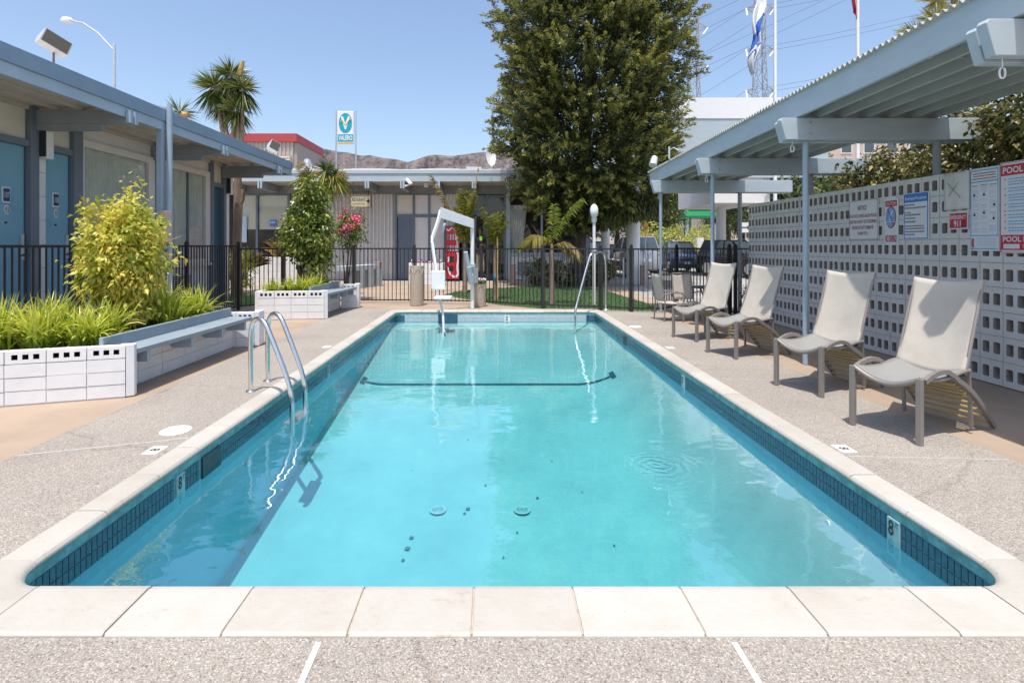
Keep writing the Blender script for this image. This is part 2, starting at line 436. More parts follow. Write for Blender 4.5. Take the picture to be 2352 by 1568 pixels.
class MB:
    def __init__(s):
        s.v = []; s.f = []; s.mi = []; s.cur = 0
    def add(s, vs, fs):
        b = len(s.v)
        s.v += [tuple(x) for x in vs]
        s.f += [tuple(i + b for i in f) for f in fs]
        s.mi += [s.cur] * len(fs)
        return s
    def box(s, x0, x1, y0, y1, z0, z1):
        return s.add([(x0, y0, z0), (x1, y0, z0), (x1, y1, z0), (x0, y1, z0), (x0, y0, z1), (x1, y0, z1), (x1, y1, z1), (x0, y1, z1)],
                     [(3, 2, 1, 0), (4, 5, 6, 7), (0, 1, 5, 4), (1, 2, 6, 5), (2, 3, 7, 6), (3, 0, 4, 7)])
    def bar(s, a, b, w, h=None, up=(0, 0, 1)):
        a = Vector(a); b = Vector(b); h = w if h is None else h
        d = (b - a).normalized(); u = Vector(up)
        if abs(d.dot(u)) > .98: u = Vector((0, 1, 0))
        r = d.cross(u).normalized() * (w / 2); t = r.cross(d).normalized() * (h / 2)
        vs = [a - r - t, a + r - t, a + r + t, a - r + t, b - r - t, b + r - t, b + r + t, b - r + t]
        return s.add(vs, [(0, 1, 2, 3), (7, 6, 5, 4), (0, 4, 5, 1), (1, 5, 6, 2), (2, 6, 7, 3), (3, 7, 4, 0)])
    def tube(s, pts, r, n=10, cap=True):
        P = [Vector(p) for p in pts]; k = len(P)
        rs = r if isinstance(r, (list, tuple)) else [r] * k
        prev = None; rings = []
        for i in range(k):
            d = (P[min(i + 1, k - 1)] - P[max(i - 1, 0)]).normalized()
            if prev is None:
                u = Vector((0, 0, 1)) if abs(d.z) < .9 else Vector((1, 0, 0))
                prev = (u - d * u.dot(d)).normalized()
            else:
                prev = (prev - d * prev.dot(d)).normalized()
            q = d.cross(prev)
            rings.append([P[i] + (prev * math.cos(2 * math.pi * j / n) + q * math.sin(2 * math.pi * j / n)) * rs[i] for j in range(n)])
        vs = [v for g in rings for v in g]; fs = []
        for i in range(k - 1):
            for j in range(n):
                fs.append((i * n + j, i * n + (j + 1) % n, (i + 1) * n + (j + 1) % n, (i + 1) * n + j))
        if cap:
            fs.append(tuple(range(n - 1, -1, -1))); fs.append(tuple((k - 1) * n + j for j in range(n)))
        return s.add(vs, fs)
    def cyl(s, x, y, z0, z1, r, n=16, r2=None):
        return s.tube([(x, y, z0), (x, y, z1)], [r, r if r2 is None else r2], n)
    def lathe(s, prof, x=0, y=0, n=20, sx=1, sy=1):
        k = len(prof)
        vs = [(x + r * math.cos(2 * math.pi * j / n) * sx, y + r * math.sin(2 * math.pi * j / n) * sy, z) for r, z in prof for j in range(n)]
        fs = [(i * n + j, i * n + (j + 1) % n, (i + 1) * n + (j + 1) % n, (i + 1) * n + j) for i in range(k - 1) for j in range(n)]
        fs += [tuple(range(n - 1, -1, -1)), tuple((k - 1) * n + j for j in range(n))]
        return s.add(vs, fs)
    def prism(s, poly, z0, z1):
        n = len(poly)
        vs = [(x, y, z0) for x, y in poly] + [(x, y, z1) for x, y in poly]
        fs = [tuple(range(n - 1, -1, -1)), tuple(range(n, 2 * n))] + [(i, (i + 1) % n, n + (i + 1) % n, n + i) for i in range(n)]
        return s.add(vs, fs)
    def extr(s, poly, axis, a, b):
        """poly of (p,q) extruded along an axis: 'x' -> (y,z), 'y' -> (x,z)"""
        n = len(poly)
        f = (lambda p, q, t: (t, p, q)) if axis == 'x' else (lambda p, q, t: (p, t, q))
        vs = [f(p, q, a) for p, q in poly] + [f(p, q, b) for p, q in poly]
        fs = [tuple(range(n)), tuple(range(2 * n - 1, n - 1, -1))] + [(i, n + i, n + (i + 1) % n, (i + 1) % n) for i in range(n)]
        return s.add(vs, fs)
    def grid(s, fn, nu, nv):
        vs = [fn(i / nu, j / nv) for i in range(nu + 1) for j in range(nv + 1)]
        fs = [(i * (nv + 1) + j, (i + 1) * (nv + 1) + j, (i + 1) * (nv + 1) + j + 1, i * (nv + 1) + j + 1) for i in range(nu) for j in range(nv)]
        return s.add(vs, fs)
    def mesh(s, name, mats, off=(0, 0, 0), smooth=False, bevel=0, fix=True):
        me = bpy.data.meshes.new(name)
        o = Vector(off)
        me.from_pydata([(x - o.x, y - o.y, z - o.z) for x, y, z in s.v], [], s.f)
        mats = mats if isinstance(mats, (list, tuple)) else [mats]
        for m in mats:
            me.materials.append(M[m] if isinstance(m, str) else m)
        if len(mats) > 1:
            me.polygons.foreach_set('material_index', s.mi)
        if bevel or fix:
            bm = bmesh.new(); bm.from_mesh(me)
            bmesh.ops.recalc_face_normals(bm, faces=bm.faces)
            if bevel:
                ed = [e for e in bm.edges if len(e.link_faces) == 2 and e.calc_face_angle(0) > .6]
                bmesh.ops.bevel(bm, geom=ed, offset=bevel, segments=2, affect='EDGES', profile=.5, clamp_overlap=True)
            bm.to_mesh(me); bm.free()
        if smooth:
            me.polygons.foreach_set('use_smooth', [True] * len(me.polygons))
            if smooth != 'all':
                try: me.set_sharp_from_angle(angle=R(40))
                except Exception: pass
        return me
    def build(s, name, mats, parent=None, smooth=False, bevel=0, kind=None, label=None, fix=True):
        me = s.mesh(name, mats, woff(parent), smooth, bevel, fix)
        return link(name, me, parent, kind=kind, label=label)

def woff(parent):
    v = Vector((0, 0, 0))
    while parent is not None:
        v += OFF.get(parent.name, Vector((0, 0, 0)))
        parent = parent.parent
    return v

def link(name, me, parent=None, loc=(0, 0, 0), rot=(0, 0, 0), kind=None, label=None, scale=None):
    o = bpy.data.objects.new(name, me)
    COL.objects.link(o)
    o.parent = parent
    o.location = loc
    o.rotation_euler = rot
    if scale is not None: o.scale = scale
    if kind: o['kind'] = kind
    if label: o['label'] = label
    return o

def piece(name, me, parent, wloc, rot=(0, 0, 0), scale=None):
    """a shared mesh placed at a world point under its thing"""
    o = link(name, me, parent, Vector(wloc) - woff(parent), rot, scale=scale)
    return o

def dup(root, loc, rotz=None, label=None, group=None):
    def cp(o, par):
        c = o.copy(); COL.objects.link(c); c.parent = par
        for ch in o.children: cp(ch, c)
        return c
    r = root.copy(); COL.objects.link(r)
    for ch in root.children: cp(ch, r)
    r.location = loc
    if rotz is not None: r.rotation_euler = (0, 0, rotz)
    if label: r['label'] = label
    if group: r['group'] = group
    return r

def struct(name, mb, m, **k):
    o = mb.build(name, m, None, **k)
    o['kind'] = 'structure'
    return o

_font = {}
def text(body, w, h, loc, rot, m, parent, name='lettering', align='C', lh=1.05, off=0.0):
    cu = bpy.data.curves.new('tmp', 'FONT')
    cu.body = body
    cu.align_x = 'CENTER' if align == 'C' else 'LEFT'
    cu.space_line = lh
    cu.offset = off
    cu.resolution_u = 3
    ob = bpy.data.objects.new('tmp', cu)
    me = ob.to_mesh()
    co = np.empty(len(me.vertices) * 3); me.vertices.foreach_get('co', co); co = co.reshape(-1, 3)
    fs = [tuple(p.vertices) for p in me.polygons]
    ob.to_mesh_clear()
    bpy.data.objects.remove(ob); bpy.data.curves.remove(cu)
    lo = co.min(0); hi = co.max(0)
    co[:, 0] = (co[:, 0] - (lo[0] + hi[0]) / 2) / max(hi[0] - lo[0], 1e-6) * w
    co[:, 1] = (co[:, 1] - (lo[1] + hi[1]) / 2) / max(hi[1] - lo[1], 1e-6) * h
    me = bpy.data.meshes.new(name)
    me.from_pydata([tuple(c) for c in co], [], fs)
    me.materials.append(M[m])
    return piece(name, me, parent, loc, rot)

# ---- leaves
def leaves(name, base, dirs, length, width, tint, m, parent=None, droop=.25, kind='stuff', fold=.25, mid=.45):
    """base (n,3), dirs (n,3) unit; one pointed, folded leaf each"""
    n = len(base)
    base = np.asarray(base, float); dirs = np.asarray(dirs, float)
    dirs /= np.linalg.norm(dirs, axis=1, keepdims=True) + 1e-9
    L = (np.ones(n) * length)[:, None] if np.isscalar(length) else np.asarray(length)[:, None]
    Wd = (np.ones(n) * width)[:, None] if np.isscalar(width) else np.asarray(width)[:, None]
    rnd = rng.normal(size=(n, 3))
    side = np.cross(dirs, rnd); side /= np.linalg.norm(side, axis=1, keepdims=True) + 1e-9
    nor = np.cross(side, dirs)
    dz = np.array([0, 0, -1.0])
    midp = base + dirs * L * mid
    tip = base + dirs * L + dz * L * droop
    A = midp + side * Wd * .5 + nor * Wd * fold
    B = midp - side * Wd * .5 + nor * Wd * fold
    V = np.stack([base, A, tip, B], 1).reshape(-1, 3)
    o = woff(parent)
    V -= np.array([o.x, o.y, o.z])
    me = bpy.data.meshes.new(name)
    me.vertices.add(4 * n); me.loops.add(6 * n); me.polygons.add(2 * n)
    me.vertices.foreach_set('co', V.ravel())
    k = np.arange(n) * 4
    F = np.stack([k, k + 1, k + 2, k, k + 2, k + 3], 1).ravel()
    me.loops.foreach_set('vertex_index', F.astype(np.int32))
    me.polygons.foreach_set('loop_start', (np.arange(2 * n) * 3).astype(np.int32))
    me.polygons.foreach_set('loop_total', np.full(2 * n, 3, np.int32))
    at = me.attributes.new('tint', 'FLOAT', 'POINT')
    t = np.ones(n) * tint if np.isscalar(tint) else np.asarray(tint)
    at.data.foreach_set('value', np.repeat(np.clip(t, 0, 1), 4).astype(np.float32))
    me.update(); me.validate()
    me.materials.append(M[m])
    return link(name, me, parent, kind=kind)

def unit(n, rg=None):
    d = (rg or rng).normal(size=(n, 3))
    return d / np.linalg.norm(d, axis=1, keepdims=True)

def cloud(center, radii, n_clump, per, spread, lump=.35, shell=.55):
    """leaf points in irregular clumps through an ellipsoid; returns points, outward directions, clump ids, clump tints"""
    c = np.asarray(center, float); r = np.asarray(radii, float)
    d = unit(n_clump)
    rad = (shell + (1 - shell) * rng.random(n_clump)) * (1 + lump * (rng.random(n_clump) - .6))
    cc = d * rad[:, None] * r
    idx = np.repeat(np.arange(n_clump), per)
    p = cc[idx] + rng.normal(size=(n_clump * per, 3)) * spread
    out = d[idx] * .8 + unit(n_clump * per)
    return p + c, out, idx, rng.random(n_clump)
# ================================================================== THE GROUND AND THE POOL
PX0, PX1, PY0, PY1 = -2.155, 2.32, 2.305, 11.88
WATER_Z = -0.19

def ring(mb, x0, x1, y0, y1, hole, z0, z1):
    a, b, c, d = hole
    mb.box(x0, x1, y0, c, z0, z1); mb.box(x0, x1, d, y1, z0, z1)
    mb.box(x0, a, c, d, z0, z1); mb.box(b, x1, c, d, z0, z1)

hole = (PX0 - .1, PX1 + .1, PY0 - .1, PY1 + .1)
g = MB(); ring(g, -4000, 4000, -300, 6000, hole, -.5, -.024)
struct('ground', g, 'asphalt')
g = MB(); ring(g, -5.75, 5.6, -4, 13.2, hole, -.3, -.010)
g.box(-13, 4.6, 13.2, 21.2, -.3, -.010)
struct('patio', g, 'tan')
g = MB(); g.box(-7.4, -5.75, -4, 13.2, -.3, -.006)
struct('walkway', g, 'walk')
g = MB(); ring(g, -3.42, 3.65, -2, 12.42, (PX0 - .12, PX1 + .12, PY0 - .16, PY1 + .2), -.2, 0)
struct('pool_deck', g, 'pebble')
# artificial turf behind and beside the pool end
tp = [(-1.45, 15.9), (-.9, 15.0), (-.25, 14.0), (.15, 13.35), (1.2, 12.55), (2.2, 12.45), (3.2, 12.0), (3.75, 11.95), (3.95, 12.4), (4.0, 13.6), (3.9, 15.2), (3.75, 17.6), (3.4, 18.6), (1.6, 19.2), (-.2, 18.2), (-1.15, 17.0)]
g = MB(); g.prism(tp, -.02, .006)
o = struct('turf', g, 'turf'); o['kind'] = 'structure'
blades = []
tpx = np.array(tp)
def inside(px, py, poly):
    c = np.zeros(len(px), bool); n = len(poly)
    for i in range(n):
        x1, y1 = poly[i]; x2, y2 = poly[(i + 1) % n]
        m = ((y1 > py) != (y2 > py)) & (px < (x2 - x1) * (py - y1) / (y2 - y1 + 1e-12) + x1)
        c ^= m
    return c
px = rng.uniform(-1.5, 4.0, 42000); py = rng.uniform(11.9, 19.2, 42000)
k = inside(px, py, tp); px, py = px[k], py[k]
bd = np.stack([rng.normal(size=len(px)) * .5, rng.normal(size=len(px)) * .5, np.ones(len(px))], 1)
LEAF_TURF = leaf_mat('turf_blade', [(0, (.05, .11, .035)), (1, (.12, .21, .07))], .2, .6); M['turf_blade'] = LEAF_TURF
o = leaves('turf_grass', np.stack([px, py, np.full(len(px), .005)], 1), bd, .035, .012, rng.random(len(px)), 'turf_blade', droop=0)
tagit(o, 'short green artificial grass round the big tree and behind the pool fence', 'grass', kind='stuff')
lp = [(-9.5, 14.2), (-7.0, 14.0), (-6.2, 12.6), (-6.05, 15.0), (-6.6, 16.2), (-8.5, 16.6)]
g = MB(); g.prism(lp, -.02, .004)
struct('lawn', g, 'lawn')

pool = bpy.data.objects.new('swimming_pool', None); COL.objects.link(pool)
tagit(pool, 'rectangular turquoise swimming pool with white coping and navy waterline tiles', None, None, 'structure')

def rrect(x0, x1, y0, y1, r, n=7):
    P = []
    for cx, cy, a0 in ((x1 - r, y1 - r, 0), (x0 + r, y1 - r, 90), (x0 + r, y0 + r, 180), (x1 - r, y0 + r, 270)):
        for i in range(n + 1):
            a = R(a0 + 90 * i / n)
            P.append((cx + r * math.cos(a), cy + r * math.sin(a)))
    return P

def depth(y):
    return max(.36, 1.26 - .129 * (y - 4.27))
RC = .17
wl = rrect(PX0 - .012, PX1 + .012, PY0 - .012, PY1 + .012, RC + .01)
n = len(wl)
mb = MB()
for i in range(n):
    a, b = wl[i], wl[(i + 1) % n]
    mb.cur = 0; mb.add([(*a, -.03), (*b, -.03), (*b, -.079), (*a, -.079)], [(0, 1, 2, 3)])
    mb.cur = 1
    mb.add([(*a, -.079), (*b, -.079), (*b, -.232), (*a, -.232)], [(0, 1, 2, 3)])
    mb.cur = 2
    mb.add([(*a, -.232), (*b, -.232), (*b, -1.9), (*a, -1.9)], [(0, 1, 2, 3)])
mb.build('pool_wall', ['teal', 'tile_grout', 'plaster_wall_lift'], pool, fix=False)
def floor_fn(u, v):
    x = PX0 - .03 + (PX1 - PX0 + .06) * u; y = PY0 - .03 + (PY1 - PY0 + .06) * v
    d = min(x - PX0, PX1 - x, (PY1 - y), (y - PY0))
    cove = .10 * max(0, 1 - max(d, 0) / .4) ** 2
    dr = max(PX1 - x, 0)
    cove = max(cove, .92 * (depth(y) - .27) * max(0, 1 - dr / 1.0) ** 2.2)
    return (x, y, -depth(y) + cove)
mb = MB(); mb.grid(floor_fn, 48, 80)
mb.build('pool_floor', 'plaster', pool, smooth='all')
# the dark stripe across the floor where it starts to deepen, with its cross bars
mb = MB()
ys = 8.35
def fl(x, y): 
    d = min(x - PX0, PX1 - x); return max(-depth(y) + .10 * max(0, 1 - d / .4) ** 2, -depth(y) + .92 * (depth(y) - .27) * max(0, 1 - (PX1 - x) / 1.0) ** 2.2) + .007
xs = np.linspace(PX0 + .10, PX1 - .36, 41)
for a, b in zip(xs[:-1], xs[1:]):
    mb.add([(a, ys, fl(a, ys)), (b, ys, fl(b, ys)), (b, ys + .075, fl(b, ys + .075)), (a, ys + .075, fl(a, ys + .075))], [(0, 1, 2, 3)])
for x in (PX0 + .06, PX1 - .42):
    mb.add([(x, ys - .09, fl(x, ys - .09) + .003), (x + .07, ys - .09, fl(x + .07, ys - .09) + .003), (x + .07, ys + .18, fl(x + .07, ys + .18) + .003), (x, ys + .18, fl(x, ys + .18) + .003)], [(0, 1, 2, 3)])
mb.build('floor_stripe', 'tile', pool, fix=False)
# two drains on the floor
dm = None
for x, y in ((-.54, 5.2), (.30, 5.2)):
    z = -depth(y) + .012
    mb = MB(); mb.lathe([(.085, z), (.085, z + .004), (.078, z + .007), (.072, z + .004), (.02, z + .006)], x, y, 24, 1, 1)
    o = mb.build('drain', 'drain', pool)
    mb = MB()
    for q in range(8):
        a = q * math.pi / 8
        mb.bar((x - .06 * math.cos(a), y - .06 * math.sin(a), z + .009), (x + .06 * math.cos(a), y + .06 * math.sin(a), z + .009), .005)
    mb.build('drain_grate', 'drain', o)
# waterline tiles: the nearest ones one by one, the rest as one mass
TP, TW, TH = .0385, .0345, .069
t_me = MB().box(-.004, .004, -TW / 2, TW / 2, -TH / 2, TH / 2).mesh('tile', 'tile', bevel=.0015)
rest = MB(); count = 0
MARKS = [(-1, 3.62), (-1, 6.9), (1, 3.02), (1, 6.35), (-1, 9.6), (1, 9.9)]
SKIM = [(-1, 4.02, .13), (1, 9.15, .10)]
nt_ = int((PY1 - PY0 - 2 * RC) / TP)
for j in range(nt_):
    y = PY0 + RC + TP * (j + .5)
    for sd, x in ((-1, PX0 - .010), (1, PX1 + .010)):
        if any(s == sd and abs(y - m) < .05 for s, m in MARKS): continue
        if any(s == sd and abs(y - m) < h + .02 for s, m, h in SKIM): continue
        for z in (-.1165, -.1915):
            if count < 296 and y < 5.6:
                piece('tile', t_me, pool, (x, y, z)); count += 1
            else:
                rest.box(x - .004, x + .004, y - TW / 2, y + TW / 2, z - TH / 2, z + TH / 2)
# corner tiles
for (cx, cy, a0) in ((PX1 - RC, PY0 + RC, 270), (PX0 + RC, PY0 + RC, 180), (PX1 - RC, PY1 - RC, 0), (PX0 + RC, PY1 - RC, 90)):
    for i in range(7):
        a, b = R(a0 + 90 * (i + .06) / 7), R(a0 + 90 * (i + .94) / 7)
        r = RC + .006
        for z in (-.1165, -.1915):
            rest.add([(cx + r * math.cos(t), cy + r * math.sin(t), z + q) for q in (-TH / 2, TH / 2) for t in (a, b)], [(0, 1, 3, 2)])
rest.build('tile_band', 'tile', pool, kind='stuff', fix=False)
rest = MB()
for j in range(int((PX1 - PX0 - 2 * RC) / TP)):
    x = PX0 + RC + TP * (j + .5)
    for z in (-.1165, -.1915):
        if not (-1.22 < x < -.78) and not (.28 < x < .42):
            rest.box(x - TW / 2, x + TW / 2, PY1 + .004, PY1 + .012, z - TH / 2, z + TH / 2)
        rest.box(x - TW / 2, x + TW / 2, PY0 - .012, PY0 - .004, z - TH / 2, z + TH / 2)
rest.build('pale_tile_band', 'tile_pale', pool, kind='stuff', fix=False)
mb = MB(); mb.box(-1.22, -.78, PY1 - .004, PY1 + .010, -.30, -.052)
mb.build('seat_pad', 'tile', pool)
for sd, y, h in SKIM:
    x = PX0 if sd < 0 else PX1
    mb = MB(); mb.box(x - .004, x + .012, y - h, y + h, -.235, -.08) if sd > 0 else mb.box(x - .012, x + .004, y - h, y + h, -.235, -.08)
    mb.build('skimmer_mouth', 'skimmer', pool)
# depth marks on the tile band
for sd, y in MARKS[:4]:
    x = PX0 - .004 if sd < 0 else PX1 + .004
    mb = MB(); mb.box(x - .006, x + .006, y - .045, y + .045, -.228, -.081)
    o = mb.build('depth_tile', 'marker_teal', pool)
    rz = 90 if sd < 0 else -90
    sg = 1 if sd < 0 else -1
    if sd < 0: rot = (R(90), 0, R(90))
    else: rot = (R(90), 0, R(-90))
    lab = '8' if y < 5 else '5'
    dirn = 1 if sd < 0 else -1
    text(lab, .04, .09, (x + sg * .0085, y - dirn * .014, -.135), rot, 'black', o, off=.02)
    text('FT', .022, .035, (x + sg * .0085, y + dirn * .027, -.110), rot, 'black', o)
mb = MB(); mb.box(.285, .415, PY1 - .004, PY1 + .010, -.228, -.081)
o = mb.build('depth_tile', 'white_tile', pool)
text('3', .045, .10, (.335, PY1 - .007, -.15), (R(90), 0, 0), 'black', o, off=.02)
text('FT', .024, .035, (.385, PY1 - .007, -.12), (R(90), 0, 0), 'black', o)
for x, y, h in ((PX0 + .002, 4.62, .35), (PX1 - .002, 3.6, .3)):
    mb = MB(); mb.tube([(x - .01, y, -.42), (x + .01, y, -.42)], [.028, .028], 14)
    mb.build('return_inlet', 'white', pool)
# water
mb = MB()
wo = rrect(PX0 - .020, PX1 + .020, PY0 - .020, PY1 + .020, RC + .018)
N = len(wo)
mb.add([(*p, WATER_Z) for p in wo] + [(*p, -1.95) for p in wo],
       [tuple(range(N)), tuple(range(2 * N - 1, N - 1, -1))] + [(i, N + i, N + (i + 1) % N, (i + 1) % N) for i in range(N)])
o = mb.build('water', 'water', None); o['kind'] = 'structure'
# floating bits on the water surface / floor debris
mb = MB()
for x, y, s in ((-.07, 5.62, .025), (-.24, 5.22, .045), (-.27, 5.15, .03), (.47, 5.4, .03), (-.74, 4.8, .04), (-.755, 4.66, .05), (-.77, 4.52, .03), (.235, 4.87, .02), (.95, 5.5, .018), (.7, 6.1, .018), (-.3, 6.6, .02), (1.1, 4.7, .02), (-.9, 5.9, .015), (.1, 4.55, .018)):
    z = -depth(y) + .012; s *= .55
    mb.add([(x - s, y - s * .6, z), (x + s * .5, y - s, z + .004), (x + s, y + s * .8, z), (x - s * .4, y + s, z + .005)], [(0, 1, 2, 3)])
o = mb.build('sunken_leaves', 'wet_leaf', None); tagit(o, 'dark leaves lying on the turquoise pool floor', 'leaves', kind='stuff')

# coping
def cop_prof(w):
    return [(0, -.05), (0, .006), (.014, .015), (w - .042, .015), (w - .016, .009), (w - .004, -.003), (w, -.014), (w - .006, -.028), (w - .03, -.034)]
CW = {'s': .19, 'n': .305, 'f': .32}
def cop_stone(axis, t0, t1, inner, sign, w, jz):
    """a stone running from t0 to t1; profile reaches from the outside in to `inner`"""
    mb = MB()
    prof = [(inner - sign * (w - p), q + (jz if q > -.02 else 0)) for p, q in cop_prof(w)]
    if axis == 'y': mb.extr([(p, q) for p, q in prof], 'y', t0, t1)
    else: mb.extr([(p, q) for p, q in prof], 'x', t0, t1)
    return mb
random.seed(3)
def run(axis, a, b, inner, sign, w, pitch, cuts=None):
    if cuts is None:
        n = max(1, round((b - a) / pitch)); cuts = [a + (b - a) * i / n for i in range(n + 1)]
    for i in range(len(cuts) - 1):
        mb = cop_stone(axis, cuts[i] + .003, cuts[i + 1] - .003, inner, sign, w, random.uniform(-.002, .002))
        mb.build('coping_stone', 'coping', pool, bevel=.004)
run('y', PY0 + RC, PY1 - RC, PX0, 1, CW['s'], .47)
run('y', PY0 + RC, PY1 - RC, PX1, -1, CW['s'], .47)
run('x', PX0 + RC, PX1 - RC, PY0, 1, CW['n'], .47, [PX0 + RC, -1.49, -1.04, -.555, -.078, .35, .82, 1.29, 1.80, PX1 - RC])
run('x', PX0 + RC, PX1 - RC, PY1, -1, CW['f'], .5, [PX0 + RC, -1.6, -1.21, -.79, -.3, .2, .7, 1.2, 1.7, PX1 - RC])
for cx, cy, a0, wx, wy in ((PX1 - RC, PY1 - RC, 0, CW['s'], CW['f']), (PX0 + RC, PY1 - RC, 90, CW['s'], CW['f']), (PX0 + RC, PY0 + RC, 180, CW['s'], CW['n']), (PX1 - RC, PY0 + RC, 270, CW['s'], CW['n'])):
    mb = MB(); K = 10; prof = cop_prof(1.0); vs = []; npf = 9
    for i in range(K + 1):
        a = R(a0 + 90 * (i / K)); ca, sa = math.cos(a), math.sin(a)
        wl_ = math.hypot(wx * ca, wy * sa)
        ex = 4.0
        k = (abs(ca) ** ex + abs(sa) ** ex) ** (-1 / ex)
        for p, q in cop_prof(wl_):
            f = 1 - p / wl_          # 1 outside .. 0 inside
            ox = (RC + wx) * ca * k; oy = (RC + wy) * sa * k
            vs.append((cx + RC * ca * (1 - f) + ox * f, cy + RC * sa * (1 - f) + oy * f, q))
    fs = [(i * npf + j, i * npf + j + 1, (i + 1) * npf + j + 1, (i + 1) * npf + j) for i in range(K) for j in range(npf - 1)]
    fs += [(i * npf, (i + 1) * npf, (i + 1) * npf + npf - 1, i * npf + npf - 1) for i in range(K)]
    mb.add(vs, fs); mb.build('coping_stone', 'coping', pool, smooth=True)
mb = MB()
ring(mb, PX0 - .18, PX1 + .18, PY0 - .293, PY1 + .31, (PX0 - .03, PX1 + .03, PY0 - .03, PY1 + .03), -.07, .007)
mb.build('coping_mortar', 'grout', pool)
# joint strips, lids and depth marks let into the deck
def strip(x0, y0, x1, y1, w, label, name='deck_joint_strip', m='joint'):
    mb = MB(); mb.bar((x0, y0, -.003), (x1, y1, -.003), w, .014)
    o = mb.build(name, m); tagit(o, label, 'joint strip')
strip(-.655, 1.975, -.655, -1.5, .024, 'pale joint strip in the front deck, left of centre')
strip(.915, 1.975, .915, -1.5, .024, 'pale joint strip in the front deck, right of centre')
strip(-3.40, 3.73, -2.37, 4.07, .011, 'thin pale joint strip across the left deck beside the skimmer lid')
strip(2.53, 3.72, 3.62, 3.66, .006, 'thin pale joint strip across the right deck near the closest lounger')
strip(2.53, 5.9, 3.62, 5.75, .006, 'thin pale joint strip across the right deck under the middle loungers')
for x, y, lab in ((-2.565, 4.24, 'round white skimmer lid in the left deck'), (2.65, 9.66, 'round white skimmer lid in the far right deck')):
    mb = MB(); mb.lathe([(.115, -.02), (.115, .004), (.105, .008), (0.0001, .009)], x, y, 28)
    tagit(mb.build('skimmer_lid', 'white', None, smooth=True), lab, 'lid')
def mark(x, y, lab, body, rz):
    t = thing('depth_marker', lab, 'depth marker', (x, y, 0))
    mb = MB(); mb.box(x - .055, x + .055, y - .07, y + .07, -.01, .004)
    mb.build('marker_tile', 'white_tile', t)
    text(body, .045, .07, (x, y, .0055), (0, 0, R(rz)), 'black', t, off=.02)
mark(-2.47, 3.83, 'square depth marker tile numbered 8 in the left deck by the joint strip', '8', 90)
mark(2.60, 3.86, 'square depth marker tile numbered 8 beside the closest lounger', '8', -90)
mark(-2.45, 7.75, 'worn white depth marker in the left deck beyond the ladder', '5', 90)
mark(2.62, 7.68, 'worn white depth marker in the right deck beside the middle loungers', '5', -90)

# ================================================================== SCREEN WALL
WX = 5.45; BP = .2633
wall = thing('screen_wall', 'long grey wall of pierced concrete blocks behind the loungers', 'wall', (WX, 7.5, 0))
def screen_block():
    mb = MB(); p = BP - .008; T = .19
    for c in (.262, .738):
        y0 = 0 if c < .5 else p / 2; y1 = p / 2 if c < .5 else p
        cy = c * p; hw = .152 * p; hh = .245 * p; ch = .038 * p
        inner = [(cy - hw, p / 2 - hh + ch), (cy - hw + ch, p / 2 - hh), (cy + hw - ch, p / 2 - hh), (cy + hw, p / 2 - hh + ch),
                 (cy + hw, p / 2 + hh - ch), (cy + hw - ch, p / 2 + hh), (cy - hw + ch, p / 2 + hh), (cy - hw, p / 2 + hh - ch)]
        outer = [(y0, 0), (y0, 0), (y1, 0), (y1, 0), (y1, p), (y1, p), (y0, p), (y0, p)]
        outer = [(y0, p * .2), (y0 + .02, 0), (y1 - .02, 0), (y1, p * .2), (y1, p * .8), (y1 - .02, p), (y0 + .02, p), (y0, p * .8)]
        for x, fl in ((0, False), (T, True)):
            vs = [(x, a, b) for a, b in outer] + [(x, a, b) for a, b in inner]
            fs = [(i, (i + 1) % 8, 8 + (i + 1) % 8, 8 + i) for i in range(8)]
            cs = [(y0, 0), (y1, 0), (y1, p), (y0, p)]
            b = len(vs); vs += [(x, a, q) for a, q in cs]
            fs += [(b, 1, 0), (b + 1, 3, 2), (b + 2, 5, 4), (b + 3, 7, 6)]
            mb.add(vs, fs)
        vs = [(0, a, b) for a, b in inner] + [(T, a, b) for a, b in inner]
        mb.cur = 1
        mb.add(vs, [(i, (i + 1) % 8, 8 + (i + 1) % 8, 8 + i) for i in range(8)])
        mb.cur = 0
    e = [(0, 0), (p, 0), (p, p), (0, p)]
    vs = [(0, a, b) for a, b in e] + [(T, a, b) for a, b in e]
    mb.add(vs, [(i, 4 + i, 4 + (i + 1) % 4, (i + 1) % 4) for i in range(4)])
    return mb
b_me = screen_block().mesh('screen_block', ['grey_block', 'hole_inside'])
bolt_cols = []
for c in range(26):
    for r in range(9):
        y = 11.1 - BP * (c + 1) + .004
        z = BP * r + .002
        if r >= 7 and 18 <= c <= 19: pass
        piece('screen_block', b_me, wall, (WX + random.uniform(-.0025, .0025), y, z))
mb = MB()
for c in range(27): mb.box(WX + .006, WX + .144, 11.1 - BP * c - .0075, 11.1 - BP * c + .0075 - .0, 0, 9 * BP - .002)
mb.build('wall_mortar_upright', 'mortar_grey', wall, kind='stuff')
mb = MB()
for r in range(1, 9): mb.box(WX + .008, WX + .142, 11.1 - 26 * BP, 11.1, BP * r - .0065, BP * r + .0025)
mb.build('wall_mortar_bed', 'mortar_grey', wall, kind='stuff')

